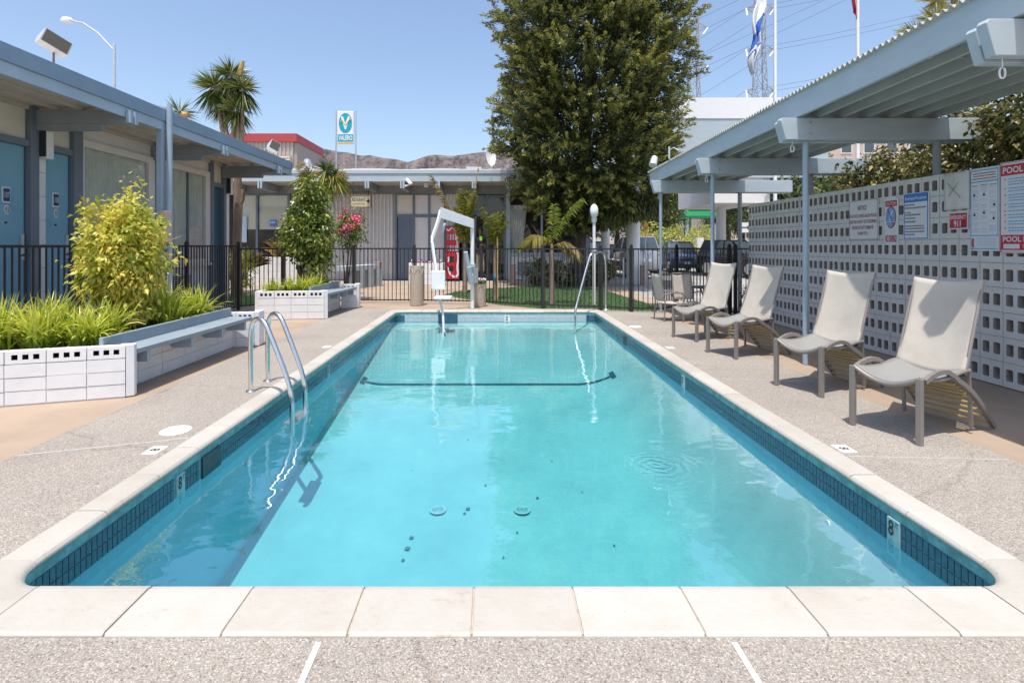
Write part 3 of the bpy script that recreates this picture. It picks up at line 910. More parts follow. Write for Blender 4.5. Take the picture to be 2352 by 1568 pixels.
# ================================================================== CANOPY OVER THE LOUNGERS
cz = lambda y: -.0225 * (y - 3.92)
can = thing('pool_canopy', 'pale blue open canopy with a corrugated roof over the loungers', 'canopy', (4.7, 7, 0))
YB = [3.92, 6.64, 9.28, 11.92]
def nbar(p0, p1, w, h, jz=0):
    mb = MB(); mb.bar((p0[0], p0[1], p0[2] + cz(p0[1])), (p1[0], p1[1], p1[2] + cz(p1[1])), w, h); return mb
for i, y in enumerate(YB):
    xe = (6.1, 6.15, 6.75, 6.8)[i]
    for dy, z0, x0 in ((-.062, 0, 3.61), (.062, -.012, 3.64)):
        zt = 3.158 + cz(y) + z0; zb = 2.888 + cz(y) + z0
        mb = MB()
        mb.extr([(x0 + .02, zt), (x0, zt - .03), (x0 + .07, zb), (xe, zb), (xe, zt)], 'y', y + dy - .042, y + dy + .042)
        mb.build('beam_board', 'lightblue' if i < 9 else 'beam_grey', can, bevel=.006)
    mb = MB(); mb.cyl(3.985 - .026 * (y - 6.64) / 1.0 * .98, y, -.005, 2.885 + cz(y), .034, 14)
    mb.build('post', 'postblue', can, smooth=True)
    mb = MB(); mb.cyl(5.655, y, -.02, 2.885 + cz(y), .045, 12)
    mb.build('post', 'beam_grey', can, smooth=True)
    mb = MB()
    mb.tube([(3.80, y - .03, 2.89 + cz(y)), (3.80, y - .03, 2.82 + cz(y))], .004, 6)
    pts = [(3.80 + .022 * math.sin(a), y - .03, 2.785 + cz(y) - .042 * math.cos(a)) for a in np.linspace(-2.6, 2.6, 14)]
    mb.tube(pts, .0065, 8)
    mb.build('rope_hook', 'white', can, smooth=True)
    mb = MB()
    for zz in (3.09, 2.96): mb.lathe([(.016, -.012), (.016, 0), (.009, .006)], 0, 0, 8)
    for k_, zz in enumerate((3.10, 2.96)):
        b = MB(); b.tube([(3.985, y - .104, zz + cz(y)), (3.985, y - .122, zz + cz(y))], .012, 8)
        b.build('bolt', 'galv', can)
RY0, RY1 = 1.4, 12.75
nbar((3.86, RY0 + .05, 3.325), (3.86, RY1 - .05, 3.325), .045, .30).build('fascia_board', 'lightblue', can, bevel=.004)
for j in range(6):
    x = 4.10 + .30 * j
    nbar((x, RY0 + .05, 3.265), (x, RY1 - .05, 3.265), .045, .19).build('rafter', 'soffit_blue', can)
for j, y in enumerate(np.arange(2.2, 12.5, 1.32)):
    mb = MB(); mb.bar((3.885, y, 3.30 + cz(y)), (5.60, y, 3.30 + cz(y)), .035, .09); mb.build('purlin', 'soffit_blue', can)
PITCH = .0785
nw = int((RY1 - RY0) / PITCH * 8)
mb = MB()
def roof_fn(u, v):
    y = RY0 + (RY1 - RY0) * u
    return (3.795 + 1.9 * v, y, 3.482 + cz(y) + .021 * math.sin(2 * math.pi * (y - RY0) / PITCH) + .03 * v)
mb.grid(roof_fn, nw, 2)
o = mb.build('corrugated_roof', 'corr', can, smooth='all')
s = o.modifiers.new('thickness', 'SOLIDIFY'); s.thickness = .006
mb = MB(); mb.tube([(3.80, 11.2, 3.36), (3.80, 11.2, 3.62)], .02, 8); mb.tube([(3.81, 11.2, 3.55), (3.86, 11.1, 3.58), (3.93, 11.0, 3.50)], .012, 8)
b = mb.build('service_mast', 'alum', None, smooth=True); tagit(b, 'short grey service mast with cable above the canopy edge', 'mast')
t = thing('spot_light', 'small grey spotlight on the far end of the canopy roof', 'light', (3.9, 12.6, 3.3))
mb = MB(); mb.tube([(3.9, 12.6, 3.29), (3.9, 12.6, 3.44)], .014, 8); mb.build('bracket', 'alum', t)
mb = MB(); mb.tube([(3.93, 12.62, 3.62), (3.85, 12.5, 3.42)], [.075, .09], 12); mb.build('lamp_body', 'alum', t, smooth=True)

# ================================================================== FENCE
pk_cache = {}
def picket(h):
    k = round(h, 2)
    if k not in pk_cache:
        pk_cache[k] = MB().box(-.0085, .0085, -.0085, .0085, 0, k).mesh('picket', 'fence')
    return pk_cache[k]
def fence(name, label, pts, posts, spacing, ztop, zbot=.09, cap=True):
    t = thing(name, label, 'fence', (pts[0][0], pts[0][1], 0))
    for a, b in zip(pts[:-1], pts[1:]):
        for z, w in ((ztop - .018, .036), (zbot, .03)):
            mb = MB(); mb.bar((*a, z), (*b, z), w, w); mb.build('rail', 'fence', t)
        L = math.dist(a, b); n = max(1, round(L / spacing))
        ang = math.atan2(b[1] - a[1], b[0] - a[0])
        for i in range(n):
            f = (i + .5) / n
            piece('picket', picket(ztop - .03 - zbot + .03), t, (a[0] + (b[0] - a[0]) * f, a[1] + (b[1] - a[1]) * f, zbot - .03), (0, 0, ang))
    for p in posts:
        mb = MB(); mb.box(p[0] - .03, p[0] + .03, p[1] - .03, p[1] + .03, -.005, ztop + .05)
        mb.lathe([(.034, ztop + .05), (.036, ztop + .06), (.024, ztop + .085), (.004, ztop + .10)], p[0], p[1], 10)
        mb.build('post', 'fence', t)
    return t
fence('iron_fence', 'black iron fence along the motel walkway on the left', [(-5.9, 4.9), (-5.92, 12.2)], [(-5.9, 5.0), (-5.9, 7.5), (-5.9, 10.1), (-5.92, 12.2)], .098, 1.508)
fence('iron_fence', 'black iron fence across the far end of the pool', [(-5.92, 12.23), (-5.15, 12.9), (-3.6, 13.62), (-2.02, 13.62), (-.28, 13.3), (1.22, 12.5), (2.52, 12.12), (3.16, 11.85), (3.78, 11.75)],
      [(-5.15, 12.9), (-3.6, 13.62), (-2.02, 13.62), (-.28, 13.3), (1.22, 12.5), (2.52, 12.12), (3.16, 11.85)], .103, 1.44)
fence('iron_gate', 'black iron gate section between the canopy post and the screen wall', [(3.83, 11.74), (4.35, 12.3), (5.09, 11.2), (5.43, 11.06)], [(4.35, 12.3), (5.09, 11.2), (5.2, 11.16)], .085, 1.45)
# ================================================================== PLANTERS WITH BENCHES
def slab_block(w, h, t, vents):
    """a block laid along x, front on y=0; a top-course block carries three small vent holes"""
    mb = MB(); g = .004
    if not vents:
        mb.box(g, w - g, 0, t, g, h - g)
        return mb
    xs = [g]
    for c in (.24, .5, .76): xs += [w * (c - .075), w * (c + .075)]
    xs.append(w - g)
    zs = [g, h * .32, h * .70, h - g]
    D = t - .006
    for i in range(7):
        for j in range(3):
            if i % 2 == 1 and j == 1:
                x0, x1, z0, z1 = xs[i], xs[i + 1], zs[1], zs[2]
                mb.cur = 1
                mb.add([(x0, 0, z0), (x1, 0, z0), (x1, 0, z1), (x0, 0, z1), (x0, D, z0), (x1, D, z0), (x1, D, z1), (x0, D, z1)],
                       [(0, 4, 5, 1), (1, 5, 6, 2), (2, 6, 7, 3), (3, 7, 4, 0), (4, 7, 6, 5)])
                mb.cur = 0
                continue
            mb.add([(xs[i], 0, zs[j]), (xs[i + 1], 0, zs[j]), (xs[i + 1], 0, zs[j + 1]), (xs[i], 0, zs[j + 1])], [(0, 1, 2, 3)])
    w0, w1, z0, z1 = g, w - g, g, h - g
    mb.add([(w0, 0, z0), (w1, 0, z0), (w1, 0, z1), (w0, 0, z1), (w0, t, z0), (w1, t, z0), (w1, t, z1), (w0, t, z1)],
           [(0, 4, 5, 1), (1, 5, 6, 2), (2, 6, 7, 3), (3, 7, 4, 0), (4, 7, 6, 5)])
    return mb
_bm = {}
def block_mesh(w, h, t, v):
    k = (round(w, 3), round(h, 3), round(t, 3), v)
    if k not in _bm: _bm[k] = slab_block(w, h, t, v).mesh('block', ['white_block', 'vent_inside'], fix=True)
    return _bm[k]
def block_wall(t, a, b, bw, h, courses, thick=.1, vents=True, skip=0, z_top_course=None):
    """courses of blocks from a to b (seen from the right-hand side of a->b reversed: front is to the right of b->a)"""
    L = math.dist(a, b); n = max(1, round(L / bw)); w = L / n
    ang = math.atan2(b[1] - a[1], b[0] - a[0])
    for r in range(courses):
        for i in range(n):
            me = block_mesh(w, h, thick, vents and r == courses - 1)
            j = random.uniform(-.003, .003)
            p = (a[0] + math.cos(ang) * w * i - math.sin(ang) * j, a[1] + math.sin(ang) * w * i + math.cos(ang) * j, h * r)
            piece('block', me, t, p, (0, 0, ang))
    mb = MB()
    dx, dy = -math.sin(ang), math.cos(ang)
    q = [(a[0] + dx * .008, a[1] + dy * .008), (b[0] + dx * .008 - math.cos(ang) * .01, b[1] + dy * .008 - math.sin(ang) * .01), (b[0] + dx * (thick - .008), b[1] + dy * (thick - .008)), (a[0] + dx * (thick - .008), a[1] + dy * (thick - .008))]
    mb.prism(q, -.01, h * (courses - (1 if vents else 0)) - .006); mb.build('block_mortar', 'mortar_white', t)

def planter(label, front_a, front_b, far_a, far_b, recess, h, back_x, top_extra):
    t = thing('block_planter', label, 'planter', (front_b[0], front_b[1], 0))
    c = 4; hh = h / c
    block_wall(t, front_a, front_b, .30, hh, c)                    # angled front
    d = (front_b[0] + .0, front_b[1])
    # return of the front wall beside the bench (its end is the thickness seen from the pool)
    e = (front_b[0] + .055, front_b[1] + .0)
    mb = MB()
    mb.prism([(front_b[0] + .001, front_b[1] + .004), (front_b[0] + .058, front_b[1] + .045), (front_b[0] + .045, front_b[1] + .10), (front_b[0] - .12, front_b[1] + .10), (front_b[0] - .04, front_b[1] + .09)], 0, h + .004)
    mb.build('end_block', 'white_block', t, bevel=.008)
    # far wing
    block_wall(t, far_a, far_b, .30, hh, c)
    mb = MB(); mb.prism([(far_b[0] + .001, far_b[1] + .004), (far_b[0] + .055, far_b[1] + .05), (far_b[0] + .04, far_b[1] + .26), (far_b[0] - .1, far_b[1] + .26)], 0, h + .003)
    mb.build('end_block', 'white_block', t, bevel=.008)
    # recessed wall under the bench
    block_wall(t, (recess[0], front_b[1] + .105), (recess[1], far_a[1] + .04), .40, hh, 3, vents=False)
    # bench
    x0a, x1a = recess[0] - .02, front_b[0] + .035
    x0b, x1b = recess[1] - .02, far_b[0] + .02
    y0, y1 = front_b[1] + .104, far_a[1] - .01
    zs = h * .80
    mb = MB()
    mb.add([(x0a, y0, zs), (x1a, y0 - .2, zs), (x1b, y1 - .0, zs), (x0b, y1, zs), (x0a, y0, zs + .05), (x1a, y0 - .2, zs + .05), (x1b, y1, zs + .05), (x0b, y1, zs + .05)],
           [(3, 2, 1, 0), (4, 5, 6, 7), (0, 1, 5, 4), (1, 2, 6, 5), (2, 3, 7, 6), (3, 0, 4, 7)])
    mb = MB()
    xa, xb = front_b[0] + .05, far_b[0] + .03
    mb.prism([(x0a, y0), (xa, y0), (xb, y1), (x0b, y1)], zs, zs + .05)
    mb.build('bench_seat', 'bench', t, bevel=.006)
    mb = MB(); mb.prism([(x0a - .045, y0 - .08), (x0a, y0 - .08), (x0b, y1 + .05), (x0b - .045, y1 + .05)], zs + .01, h + .07)
    mb.build('bench_back', 'bench', t, bevel=.005)
    for f in (.10, .42, .70, .95):
        y = y0 + (y1 - y0) * f; xx = xa + (xb - xa) * f
        mb = MB(); mb.extr([(y - .025, zs), (y + .025, zs), (y + .025, zs - .13), (y - .025, zs - .13)], 'x', recess[0] + .02, xx - .05)
        mb.build('bench_bracket', 'postblue', t)
    # soil
    mb = MB(); mb.prism([(back_x, front_a[1] + .1), (front_a[0] + .1, front_a[1] + .14), (front_b[0] - .16, front_b[1] + .12), (recess[0] - .08, front_b[1] + .3), (recess[1] - .08, far_a[1]), (recess[1] - .35, far_b[1] + .1), (back_x, far_b[1] + .1)], 0, h - .06)
    mb.build('soil', 'soil', t)
    mb = MB(); mb.prism([(back_x - .08, front_a[1] + .02), (back_x, front_a[1] + .02), (back_x, far_b[1] + .2), (back_x - .08, far_b[1] + .2)], 0, h); mb.build('back_wall', 'white_block', t)
    return t
planter('white block planter with bench and yellow shrub, nearest on the left', (-5.49, 4.585), (-3.64, 5.19), (-4.05, 7.70), (-3.55, 7.80), (-3.86, -3.84), .51, -5.62, 0)
planter('white block planter with bench and dark shrub, by the far fence', (-4.74, 10.56), (-3.45, 10.75), (-3.62, 12.55), (-3.27, 12.60), (-3.72, -3.66), .575, -4.72, 0)

# ---- strap-leaved clumps
def strap_clump(name, label, group, spots, n_each, L, wd, m='leaf_agap', spread=.5):
    for i, (x, y, z, s) in enumerate(spots):
        pass
def agapanthus(x, y, z, s, label, n=150, group='agapanthus clumps in the planters'):
    """arching strap leaves, each a tapering ribbon of four pieces, in one crown"""
    t = thing('agapanthus_clump', label, 'plant', (x, y, z), group=group)
    V = []; F = []; T = []
    for k in range(n):
        a = rng.uniform(0, 2 * math.pi); lean = rng.uniform(.12, 1.3); L = s * rng.uniform(.6, 1.15); w = .024 * (.8 + .5 * rng.random()) * (s / .5) ** .4
        bx, by = rng.normal(0, .13 * s), rng.normal(0, .13 * s)
        d = Vector((math.cos(a), math.sin(a), 0)); sd = Vector((-math.sin(a), math.cos(a), 0))
        if rng.random() < .5: sd = (sd + Vector((0, 0, rng.normal() * .6)) + d * rng.normal() * .5).normalized()
        b = len(V); tt = rng.random(); P = Vector((bx, by, 0)); ang = lean * .35
        seg = 5
        for q in range(seg + 1):
            wq = w * (1 - (q / seg) ** 2.4) * (.75 + .25 * min(1, q / 1.5)) + .001
            V += [tuple(P - sd * wq * .5), tuple(P + sd * wq * .5)]
            T += [tt * .55 + .45 * q / seg] * 2
            ang += lean * (.12 + .28 * q / seg) 
            P = P + (d * math.sin(ang) + Vector((0, 0, 1)) * math.cos(ang)) * (L / seg)
        F += [(b + 2 * q, b + 2 * q + 1, b + 2 * q + 3, b + 2 * q + 2) for q in range(seg)]
    me = bpy.data.meshes.new('leaf_blades'); me.from_pydata(V, [], F)
    at = me.attributes.new('tint', 'FLOAT', 'POINT'); at.data.foreach_set('value', np.array(T, np.float32))
    me.materials.append(M['leaf_agap'])
    link('leaf_blades', me, t, kind='stuff')
    return t
A = [(-5.22, 5.05, .44, .40, 'leftmost strap-leaved clump in the near planter, beside the riser pipe'), (-4.92, 5.15, .44, .52, 'strap-leaved clump at the near planter front, second from the left'),
     (-4.55, 5.3, .44, .55, 'tall strap-leaved clump in the middle of the near planter front'), (-4.75, 5.65, .44, .58, 'upright strap-leaved clump behind the near planter front row'),
     (-4.22, 5.42, .44, .44, 'strap-leaved clump by the right end of the near planter front'), (-5.15, 5.5, .44, .55, 'strap-leaved clump at the back left of the near planter'),
     (-4.3, 5.8, .44, .48, 'low strap-leaved clump in front of the yellow shrub'), (-4.12, 6.15, .44, .42, 'strap-leaved clump against the bench back below the yellow shrub'),
     (-4.5, 6.1, .44, .46, 'shaded strap-leaved clump under the yellow shrub'), (-4.15, 6.75, .44, .50, 'strap-leaved clump right of the yellow shrub at the bench back'),
     (-4.45, 7.0, .44, .62, 'tallest strap-leaved clump at the far end of the near planter'), (-4.15, 7.3, .44, .52, 'strap-leaved clump beside the far wing of the near planter'),
     (-4.7, 6.6, .44, .5, 'shaded strap-leaved clump behind the yellow shrub stem')]
for i, (x, y, z, s, l) in enumerate(A):
    if i in (7, 8, 12): continue
    agapanthus(x, y, z, s, l, 190 if i not in (8, 12) else 120)
B = [(-4.55, 10.85, .5, .34, 'small grassy clump at the left end of the far planter'), (-4.25, 11.0, .5, .38, 'grassy clump in the middle of the far planter front'), (-3.95, 11.05, .5, .42, 'yellow-green grassy clump right of middle in the far planter'),
     (-3.88, 11.4, .5, .4, 'grassy clump by the bench back of the far planter'), (-3.95, 12.2, .5, .42, 'darker grassy clump at the far wing of the far planter')]
for x, y, z, s, l in B: agapanthus(x, y, z, s, l, 130)

# ---- shrubs
def shrub(name, label, base, trunk_h, center, radii, m, clumps, per, spread, ll, lw, droop=.35, trunk='bark', lump=.45, stems=5, group=None, single=0, twigs=0, shell=.5, tintf=None):
    t = thing(name, label, 'shrub', base, group=group)
    mb = MB(); b = Vector(base); c = Vector(center)
    for k in range(stems):
        e = c + Vector((rng.normal() * radii[0] * .4, rng.normal() * radii[1] * .4, rng.uniform(-.2, .5) * radii[2]))
        m1 = b + (e - b) * .45 + Vector((rng.normal() * .05, rng.normal() * .05, 0))
        mb.tube([b + Vector((rng.normal() * .03, rng.normal() * .03, -.03)), m1, e], [.022 + .02 * radii[0], .015 + .008 * radii[0], .005], 7)
    mb.build('stem', trunk, t, smooth=True, kind='stuff' if stems > 1 else None)
    p, o, idx, ct = cloud(center, radii, clumps, per, spread, lump, shell)
    tint = np.clip(ct[idx] * .6 + rng.random(len(p)) * .5, 0, 1)
    if tintf is not None: tint = tintf(p, tint)
    o[:, 2] -= droop * .6
    L = ll * (.65 + .6 * rng.random(len(p))); Wd = lw * (.7 + .5 * rng.random(len(p)))
    if single:
        # the leaves nearest to the pool one by one
        order = np.argsort(p[:, 1] - .25 * p[:, 0])
        sel = order[:single]; rest_ = order[single:]
        for i in sel:
            leaves('leaf', p[i:i + 1], o[i:i + 1], L[i:i + 1], Wd[i:i + 1], tint[i:i + 1], m, t, droop, kind=None)
    else:
        rest_ = np.arange(len(p))
    leaves('foliage', p[rest_], o[rest_], L[rest_], Wd[rest_], tint[rest_], m, t, droop)
    if twigs:
        mb = MB()
        for k in range(twigs):
            d = Vector(unit(1)[0]); d.z = abs(d.z)
            a = c + Vector((d.x * radii[0], d.y * radii[1], d.z * radii[2])) * .8
            mb.tube([a, a + d * .3 + Vector((0, 0, .05))], [.004, .0015], 4)
        mb.build('twigs', 'stake', t, kind='stuff')
    return t
shrub('yellow_shrub', 'large yellow-green leafy shrub growing in the near white planter', (-4.55, 6.45, .42), .5, (-4.52, 6.4, 1.38), (.44, .42, .76), 'leaf_yellow', 400, 24, .06, .075, .040, .35, single=280, twigs=6, lump=.5, shell=.40)
p_ = shrub('dark_shrub', 'tall dark green glossy shrub in the far white planter', (-4.25, 12.0, .5), .6, (-4.2, 12.0, 1.72), (.58, .55, .88), 'leaf_dark', 230, 22, .085, .10, .055, .3, twigs=8, lump=.3, shell=.45)
p, o, idx, ct = cloud((-4.1, 12.0, 2.65), (.30, .3, .42), 60, 18, .07)
leaves('foliage', p, o, .1, .055, np.clip(ct[idx] * .7 + rng.random(len(p)) * .4, 0, 1), 'leaf_dark', p_)
t = shrub('pink_oleander', 'slim pink flowering bush with a leaning trunk behind the fence', (-4.05, 14.5, 0), 1.2, (-3.95, 14.5, 1.95), (.42, .4, .58), 'leaf_dark', 90, 16, .07, .10, .035, .2, stems=4, lump=.4, trunk='bark')
p, o, idx, ct = cloud((-3.93, 14.35, 2.15), (.42, .35, .42), 34, 9, .035)
leaves('blossom', p, o, .06, .06, rng.random(len(p)), 'petal_pink', t)
mb = MB(); mb.cyl(-5.44, 4.98, .44, .74, .013, 8); mb.cyl(-5.44, 4.98, .74, .765, .022, 8); mb.tube([(-5.44, 4.98, .76), (-5.40, 4.97, .80), (-5.36, 4.97, .84)], .014, 7); mb.tube([(-5.38, 4.97, .80), (-5.38, 4.93, .86)], .009, 6)
tagit(mb.build('riser_pipe', 'pinkbox', None, smooth=True), 'thin pink riser pipe with a sprinkler tap at the planter left edge', 'pipe')

# ================================================================== LOUNGERS
def make_lounger(label, group):
    t = thing('sun_lounger', label, 'sun lounger', (0, 0, 0), group=group)
    OFF[t.name] = Vector((0, 0, 0))
    Wd = .49
    def SZ(u):      # seat side profile
        return .50 - .035 * math.sin(min(1, u / .55) * math.pi) if u < .55 else .50 + (u - .55) * .02
    for v in (-Wd / 2, Wd / 2):
        mb = MB(); mb.box(-.02, .02, v - .02, v + .02, 0, .50); mb.build('front_leg', 'bronze', t, bevel=.004)
        mb = MB(); mb.tube([(0, v, .49)] + [(u, v, SZ(u)) for u in np.linspace(.05, .66, 10)], .017, 10); mb.build('side_rail', 'bronze', t, smooth=True)
        pts = []
        for q in np.linspace(0, 1, 14):
            u = .04 + .96 * q
            z = .475 + .055 * math.sin(min(1, q / .45) * math.pi) - (max(0, q - .3) / .7) ** 1.75 * .475
            pts.append((u, v * 1.04, max(z, .012)))
        mb = MB()
        for a, b in zip(pts[:-1], pts[1:]): mb.bar(a, b, .030, .036)
        mb.build('arched_leg', 'bronze', t)
        mb = MB(); mb.tube([(.60, v, .475), (.68, v, .70), (.78, v, .98), (.87, v, 1.21)], .013, 8); mb.build('back_rail', 'bronze', t, smooth=True)
        mb = MB(); mb.bar((.66, v * .98, .49), (.70, v * .98, .03), .022); mb.build('back_strut', 'bronze', t)
    # sagging front bar
    fb = [(.0 + .012, -Wd / 2 + Wd * q, .49 - .085 * math.sin(q * math.pi) ** 1.0 ) for q in np.linspace(0, 1, 15)]
    mb = MB(); mb.tube(fb, .019, 10); mb.build('front_bar', 'bronze', t, smooth=True)
    mb = MB()
    def seat(u, v):
        x = .02 + .60 * u; s = math.sin(v * math.pi)
        return (x, (-Wd / 2 + .015) + (Wd - .03) * v, SZ(x) + .012 - s * (.080 * (1 - .25 * u)) )
    mb.grid(seat, 12, 14); o = mb.build('seat', 'sling_seat', t, smooth='all')
    o.modifiers.new('thickness', 'SOLIDIFY').thickness = .008
    mb = MB()
    def back(u, v):
        s = math.sin(v * math.pi)
        x = .60 + .275 * u + .035 * s * (1 - .3 * u)
        x += .02 * math.sin(u * math.pi)
        z = .485 + .735 * u - (.055 * s) * (1 - u) - .028 * s * u
        return (x - .012, (-Wd / 2 - .004) + (Wd + .008) * v, z)
    mb.grid(back, 16, 14); o = mb.build('backrest', 'sling', t, smooth='all')
    o.modifiers.new('thickness', 'SOLIDIFY').thickness = .010
    for u0, u1 in ((.965, 1.0), (0, .03)):
        mb = MB(); mb.grid(lambda a, c: (back(u0 + (u1 - u0) * a, .02 + .96 * c)[0] - .008, back(u0 + (u1 - u0) * a, .02 + .96 * c)[1], back(u0 + (u1 - u0) * a, c)[2]), 1, 14); mb.build('hem', 'sling_seat' if u0 < .5 else 'sling', t, smooth='all')
    mb = MB(); mb.tube([(.585 + .03 * math.sin(q * math.pi), -Wd / 2 + Wd * q, .478 - .06 * math.sin(q * math.pi)) for q in np.linspace(0, 1, 12)], .012, 8); mb.build('back_bar', 'plastic_dark', t, smooth=True)
    for q in np.linspace(.46, .93, 9):
        u = .04 + .96 * q
        z = .475 + .055 * math.sin(min(1, q / .45) * math.pi) - (max(0, q - .3) / .7) ** 1.75 * .475 - .03
        mb = MB(); mb.box(u - .014, u + .014, -Wd / 2 + .01, Wd / 2 - .01, max(z - .012, .01), max(z - .012, .01) + .018)
        mb.build('strap', 'strap', t, bevel=.004)
    return t
LG = 'sun loungers standing in a row along the screen wall'
AX = math.atan2(.39, .92)
l1 = make_lounger('nearest beige sling lounger with a big angular shadow across its backrest', LG)
def lpos(xl, yl, xr, yr): return ((xl + xr) / 2, (yl + yr) / 2, .0)
l1.location = lpos(3.02, 4.37, 3.215, 3.93); l1.rotation_euler = (0, 0, AX)
dup(l1, lpos(3.05, 5.62, 3.265, 5.16), AX + R(1.5), 'second nearest beige sling lounger, left of the nearest, beside a thin blue post')
dup(l1, lpos(3.02, 7.33, 3.235, 6.9), AX - R(1), 'third beige sling lounger from the camera, second from the far end')
dup(l1, lpos(2.97, 8.59, 3.20, 8.12), AX + R(2), 'farthest beige sling lounger, next to the patio armchairs')

# ================================================================== PATIO CHAIRS AND TABLE
def make_armchair(label, group):
    t = thing('patio_armchair', label, 'chair', (0, 0, 0), group=group)
    OFF[t.name] = Vector((0, 0, 0))
    w = .22
    for s in (-w, w):
        mb = MB(); mb.tube([(s, -.20, 0), (s, -.20, .52), (s * 1.08, -.16, .565), (s * 1.1, .05, .575), (s * 1.04, .23, .53), (s, .25, .45)], .014, 8); mb.build('arm', 'bronze', t, smooth=True)
        mb = MB(); mb.tube([(s, .22, 0), (s, .19, .36), (s * .95, .24, .66), (s * .93, .29, .93)], .014, 8); mb.build('rear_leg', 'bronze', t, smooth=True)
        mb = MB(); mb.tube([(s, -.2, .36), (s, 0, .345), (s, .19, .36)], .012, 8); mb.build('seat_rail', 'bronze', t, smooth=True)
    mb = MB()
    mb.grid(lambda u, v: (-w + 2 * w * v, -.2 + .39 * u, .365 - .035 * math.sin(v * math.pi) * math.sin(u * math.pi)), 8, 8)
    o = mb.build('seat', 'sling', t, smooth='all'); o.modifiers.new('thickness', 'SOLIDIFY').thickness = .008
    mb = MB()
    mb.grid(lambda u, v: ((-w + 2 * w * v) * .94, .195 + .10 * u + .03 * math.sin(v * math.pi), .40 + .53 * u), 8, 8)
    o = mb.build('backrest', 'sling', t, smooth='all'); o.modifiers.new('thickness', 'SOLIDIFY').thickness = .008
    mb = MB(); mb.tube([(-w * .93, .29, .93), (0, .315, .935), (w * .93, .29, .93)], .014, 8); mb.build('top_bar', 'bronze', t, smooth=True)
    return t
CG = 'patio armchairs round the small table'
c1 = make_armchair('beige patio armchair facing the pool in front of the gate', CG)
c1.location = (3.97, 10.55, -.006); c1.rotation_euler = (0, 0, R(8))
dup(c1, (3.58, 10.55, -.006), R(98), 'beige patio armchair seen from its side, left of the other armchair')
t = thing('patio_table', 'small round dark patio table behind the armchairs', 'table', (4.45, 10.75, -.006))
mb = MB(); mb.cyl(4.45, 10.75, .63, .66, .32, 28); mb.build('table_top', 'plastic_dark', t, bevel=.006)
for a in range(4):
    mb = MB(); c, s = math.cos(a * math.pi / 2 + .4), math.sin(a * math.pi / 2 + .4)
    mb.tube([(4.45 + .22 * c, 10.75 + .22 * s, .63), (4.45 + .05 * c, 10.75 + .05 * s, .33), (4.45 + .25 * c, 10.75 + .25 * s, -.006)], .013, 8); mb.build('leg', 'bronze', t, smooth=True)

# ================================================================== LADDER, RAILS, LIFT
t = thing('pool_ladder', 'stainless steel pool ladder with two curved grab rails on the left', 'ladder', (-2.3, 5.5, 0))
def rail(x0, y0, x1, y1, foot):
    r = []
    # up from the deck, over in a hoop, down into the pool
    H = .76; 
    P = [(0, 0), (0, .40), (0, .60), (.03, .70), (.10, .755), (.19, .762), (.28, .72), (.36, .63), (.62, .29), (.72, .14), (.76, .02), (.765, -.15), (.765, -.34)]
    pts = []
    K = .765
    for d, z in P:
        f = d / K
        pts.append((x0 + (x1 - x0) * f, y0 + (y1 - y0) * f, z))
    mb = MB()
    # smooth the polyline
    q = [Vector(p) for p in pts]
    for _ in range(2):
        n = [q[0]]
        for a, b in zip(q[:-1], q[1:]): n += [a * .75 + b * .25, a * .25 + b * .75]
        n.append(q[-1]); q = n
    mb.tube(q, .024, 14)
    mb.build('grab_rail', 'steel', t, smooth='all')
    mb = MB(); mb.lathe([(.05, .0), (.05, .010), (.034, .022), (.026, .024)], x0, y0, 18); mb.build('foot_flange', 'steel', t, smooth=True)
rail(-2.475, 5.36, -1.93, 5.05, 0)
rail(-2.475, 5.77, -1.95, 5.46, 0)
for z in (-.225,):
    mb = MB(); mb.box(-2.02, -1.90, 5.06, 5.45, z - .012, z + .012); mb.build('step', 'galv', t, bevel=.005)
t = thing('handrail', 'bent stainless handrail at the far right corner of the pool', 'handrail', (2.6, 12.0, 0))
q = [Vector(p) for p in [(2.62, 12.02, 0), (2.62, 12.02, 1.0), (2.6, 12.0, 1.26), (2.52, 11.92, 1.35), (2.32, 11.75, 1.355), (2.22, 11.66, 1.33), (2.15, 11.6, 1.2), (1.82, 11.18, .26), (1.765, 11.08, .10), (1.76, 11.07, -.1), (1.76, 11.07, -.34)]]
for _ in range(2):
    n = [q[0]]
    for a, b in zip(q[:-1], q[1:]): n += [a * .75 + b * .25, a * .25 + b * .75]
    n.append(q[-1]); q = n
mb = MB(); mb.tube(q, .024, 12); mb.build('rail', 'steel', t, smooth='all')
mb = MB(); mb.lathe([(.055, -.002), (.055, .02), (.03, .045)], 2.62, 12.02, 16); mb.build('foot_flange', 'galv', t, smooth=True)

t = thing('pool_lift', 'white pool lift with a hanging chair and raised arm at the far end', 'pool lift', (-.47, 12.55, 0))
mb = MB(); mb.cyl(-.47, 12.55, -.005, 2.05, .047, 18); mb.build('mast', 'white', t, smooth=True)
mb = MB(); mb.cyl(-.47, 12.55, .98, 1.06, .085, 18); mb.cyl(-.47, 12.55, .66, .70, .08, 18); mb.build('mast_collar', 'lightblue', t, smooth=True)
mb = MB(); mb.box(-.44, -.33, 12.44, 12.54, .60, .96); mb.build('control_box', 'greysign', t, bevel=.01)
mb = MB(); mb.extr([(-1.15, 2.36), (-1.16, 2.12), (-.43, 1.91), (-.43, 2.13)], 'y', -.05, .05)
mb.v = [(x, 11.75 + (x + 1.15) / .72 * .8 + y, z) for x, y, z in mb.v]
mb.build('arm', 'white', t, bevel=.008)
mb = MB(); mb.tube([(-.62, 12.3, 1.35), (-.48, 12.45, .62)], .05, 12); mb.tube([(-.55, 12.35, 1.0), (-.5, 12.45, .6)], .062, 12); mb.build('actuator', 'lightblue', t, smooth=True)
mb = MB()
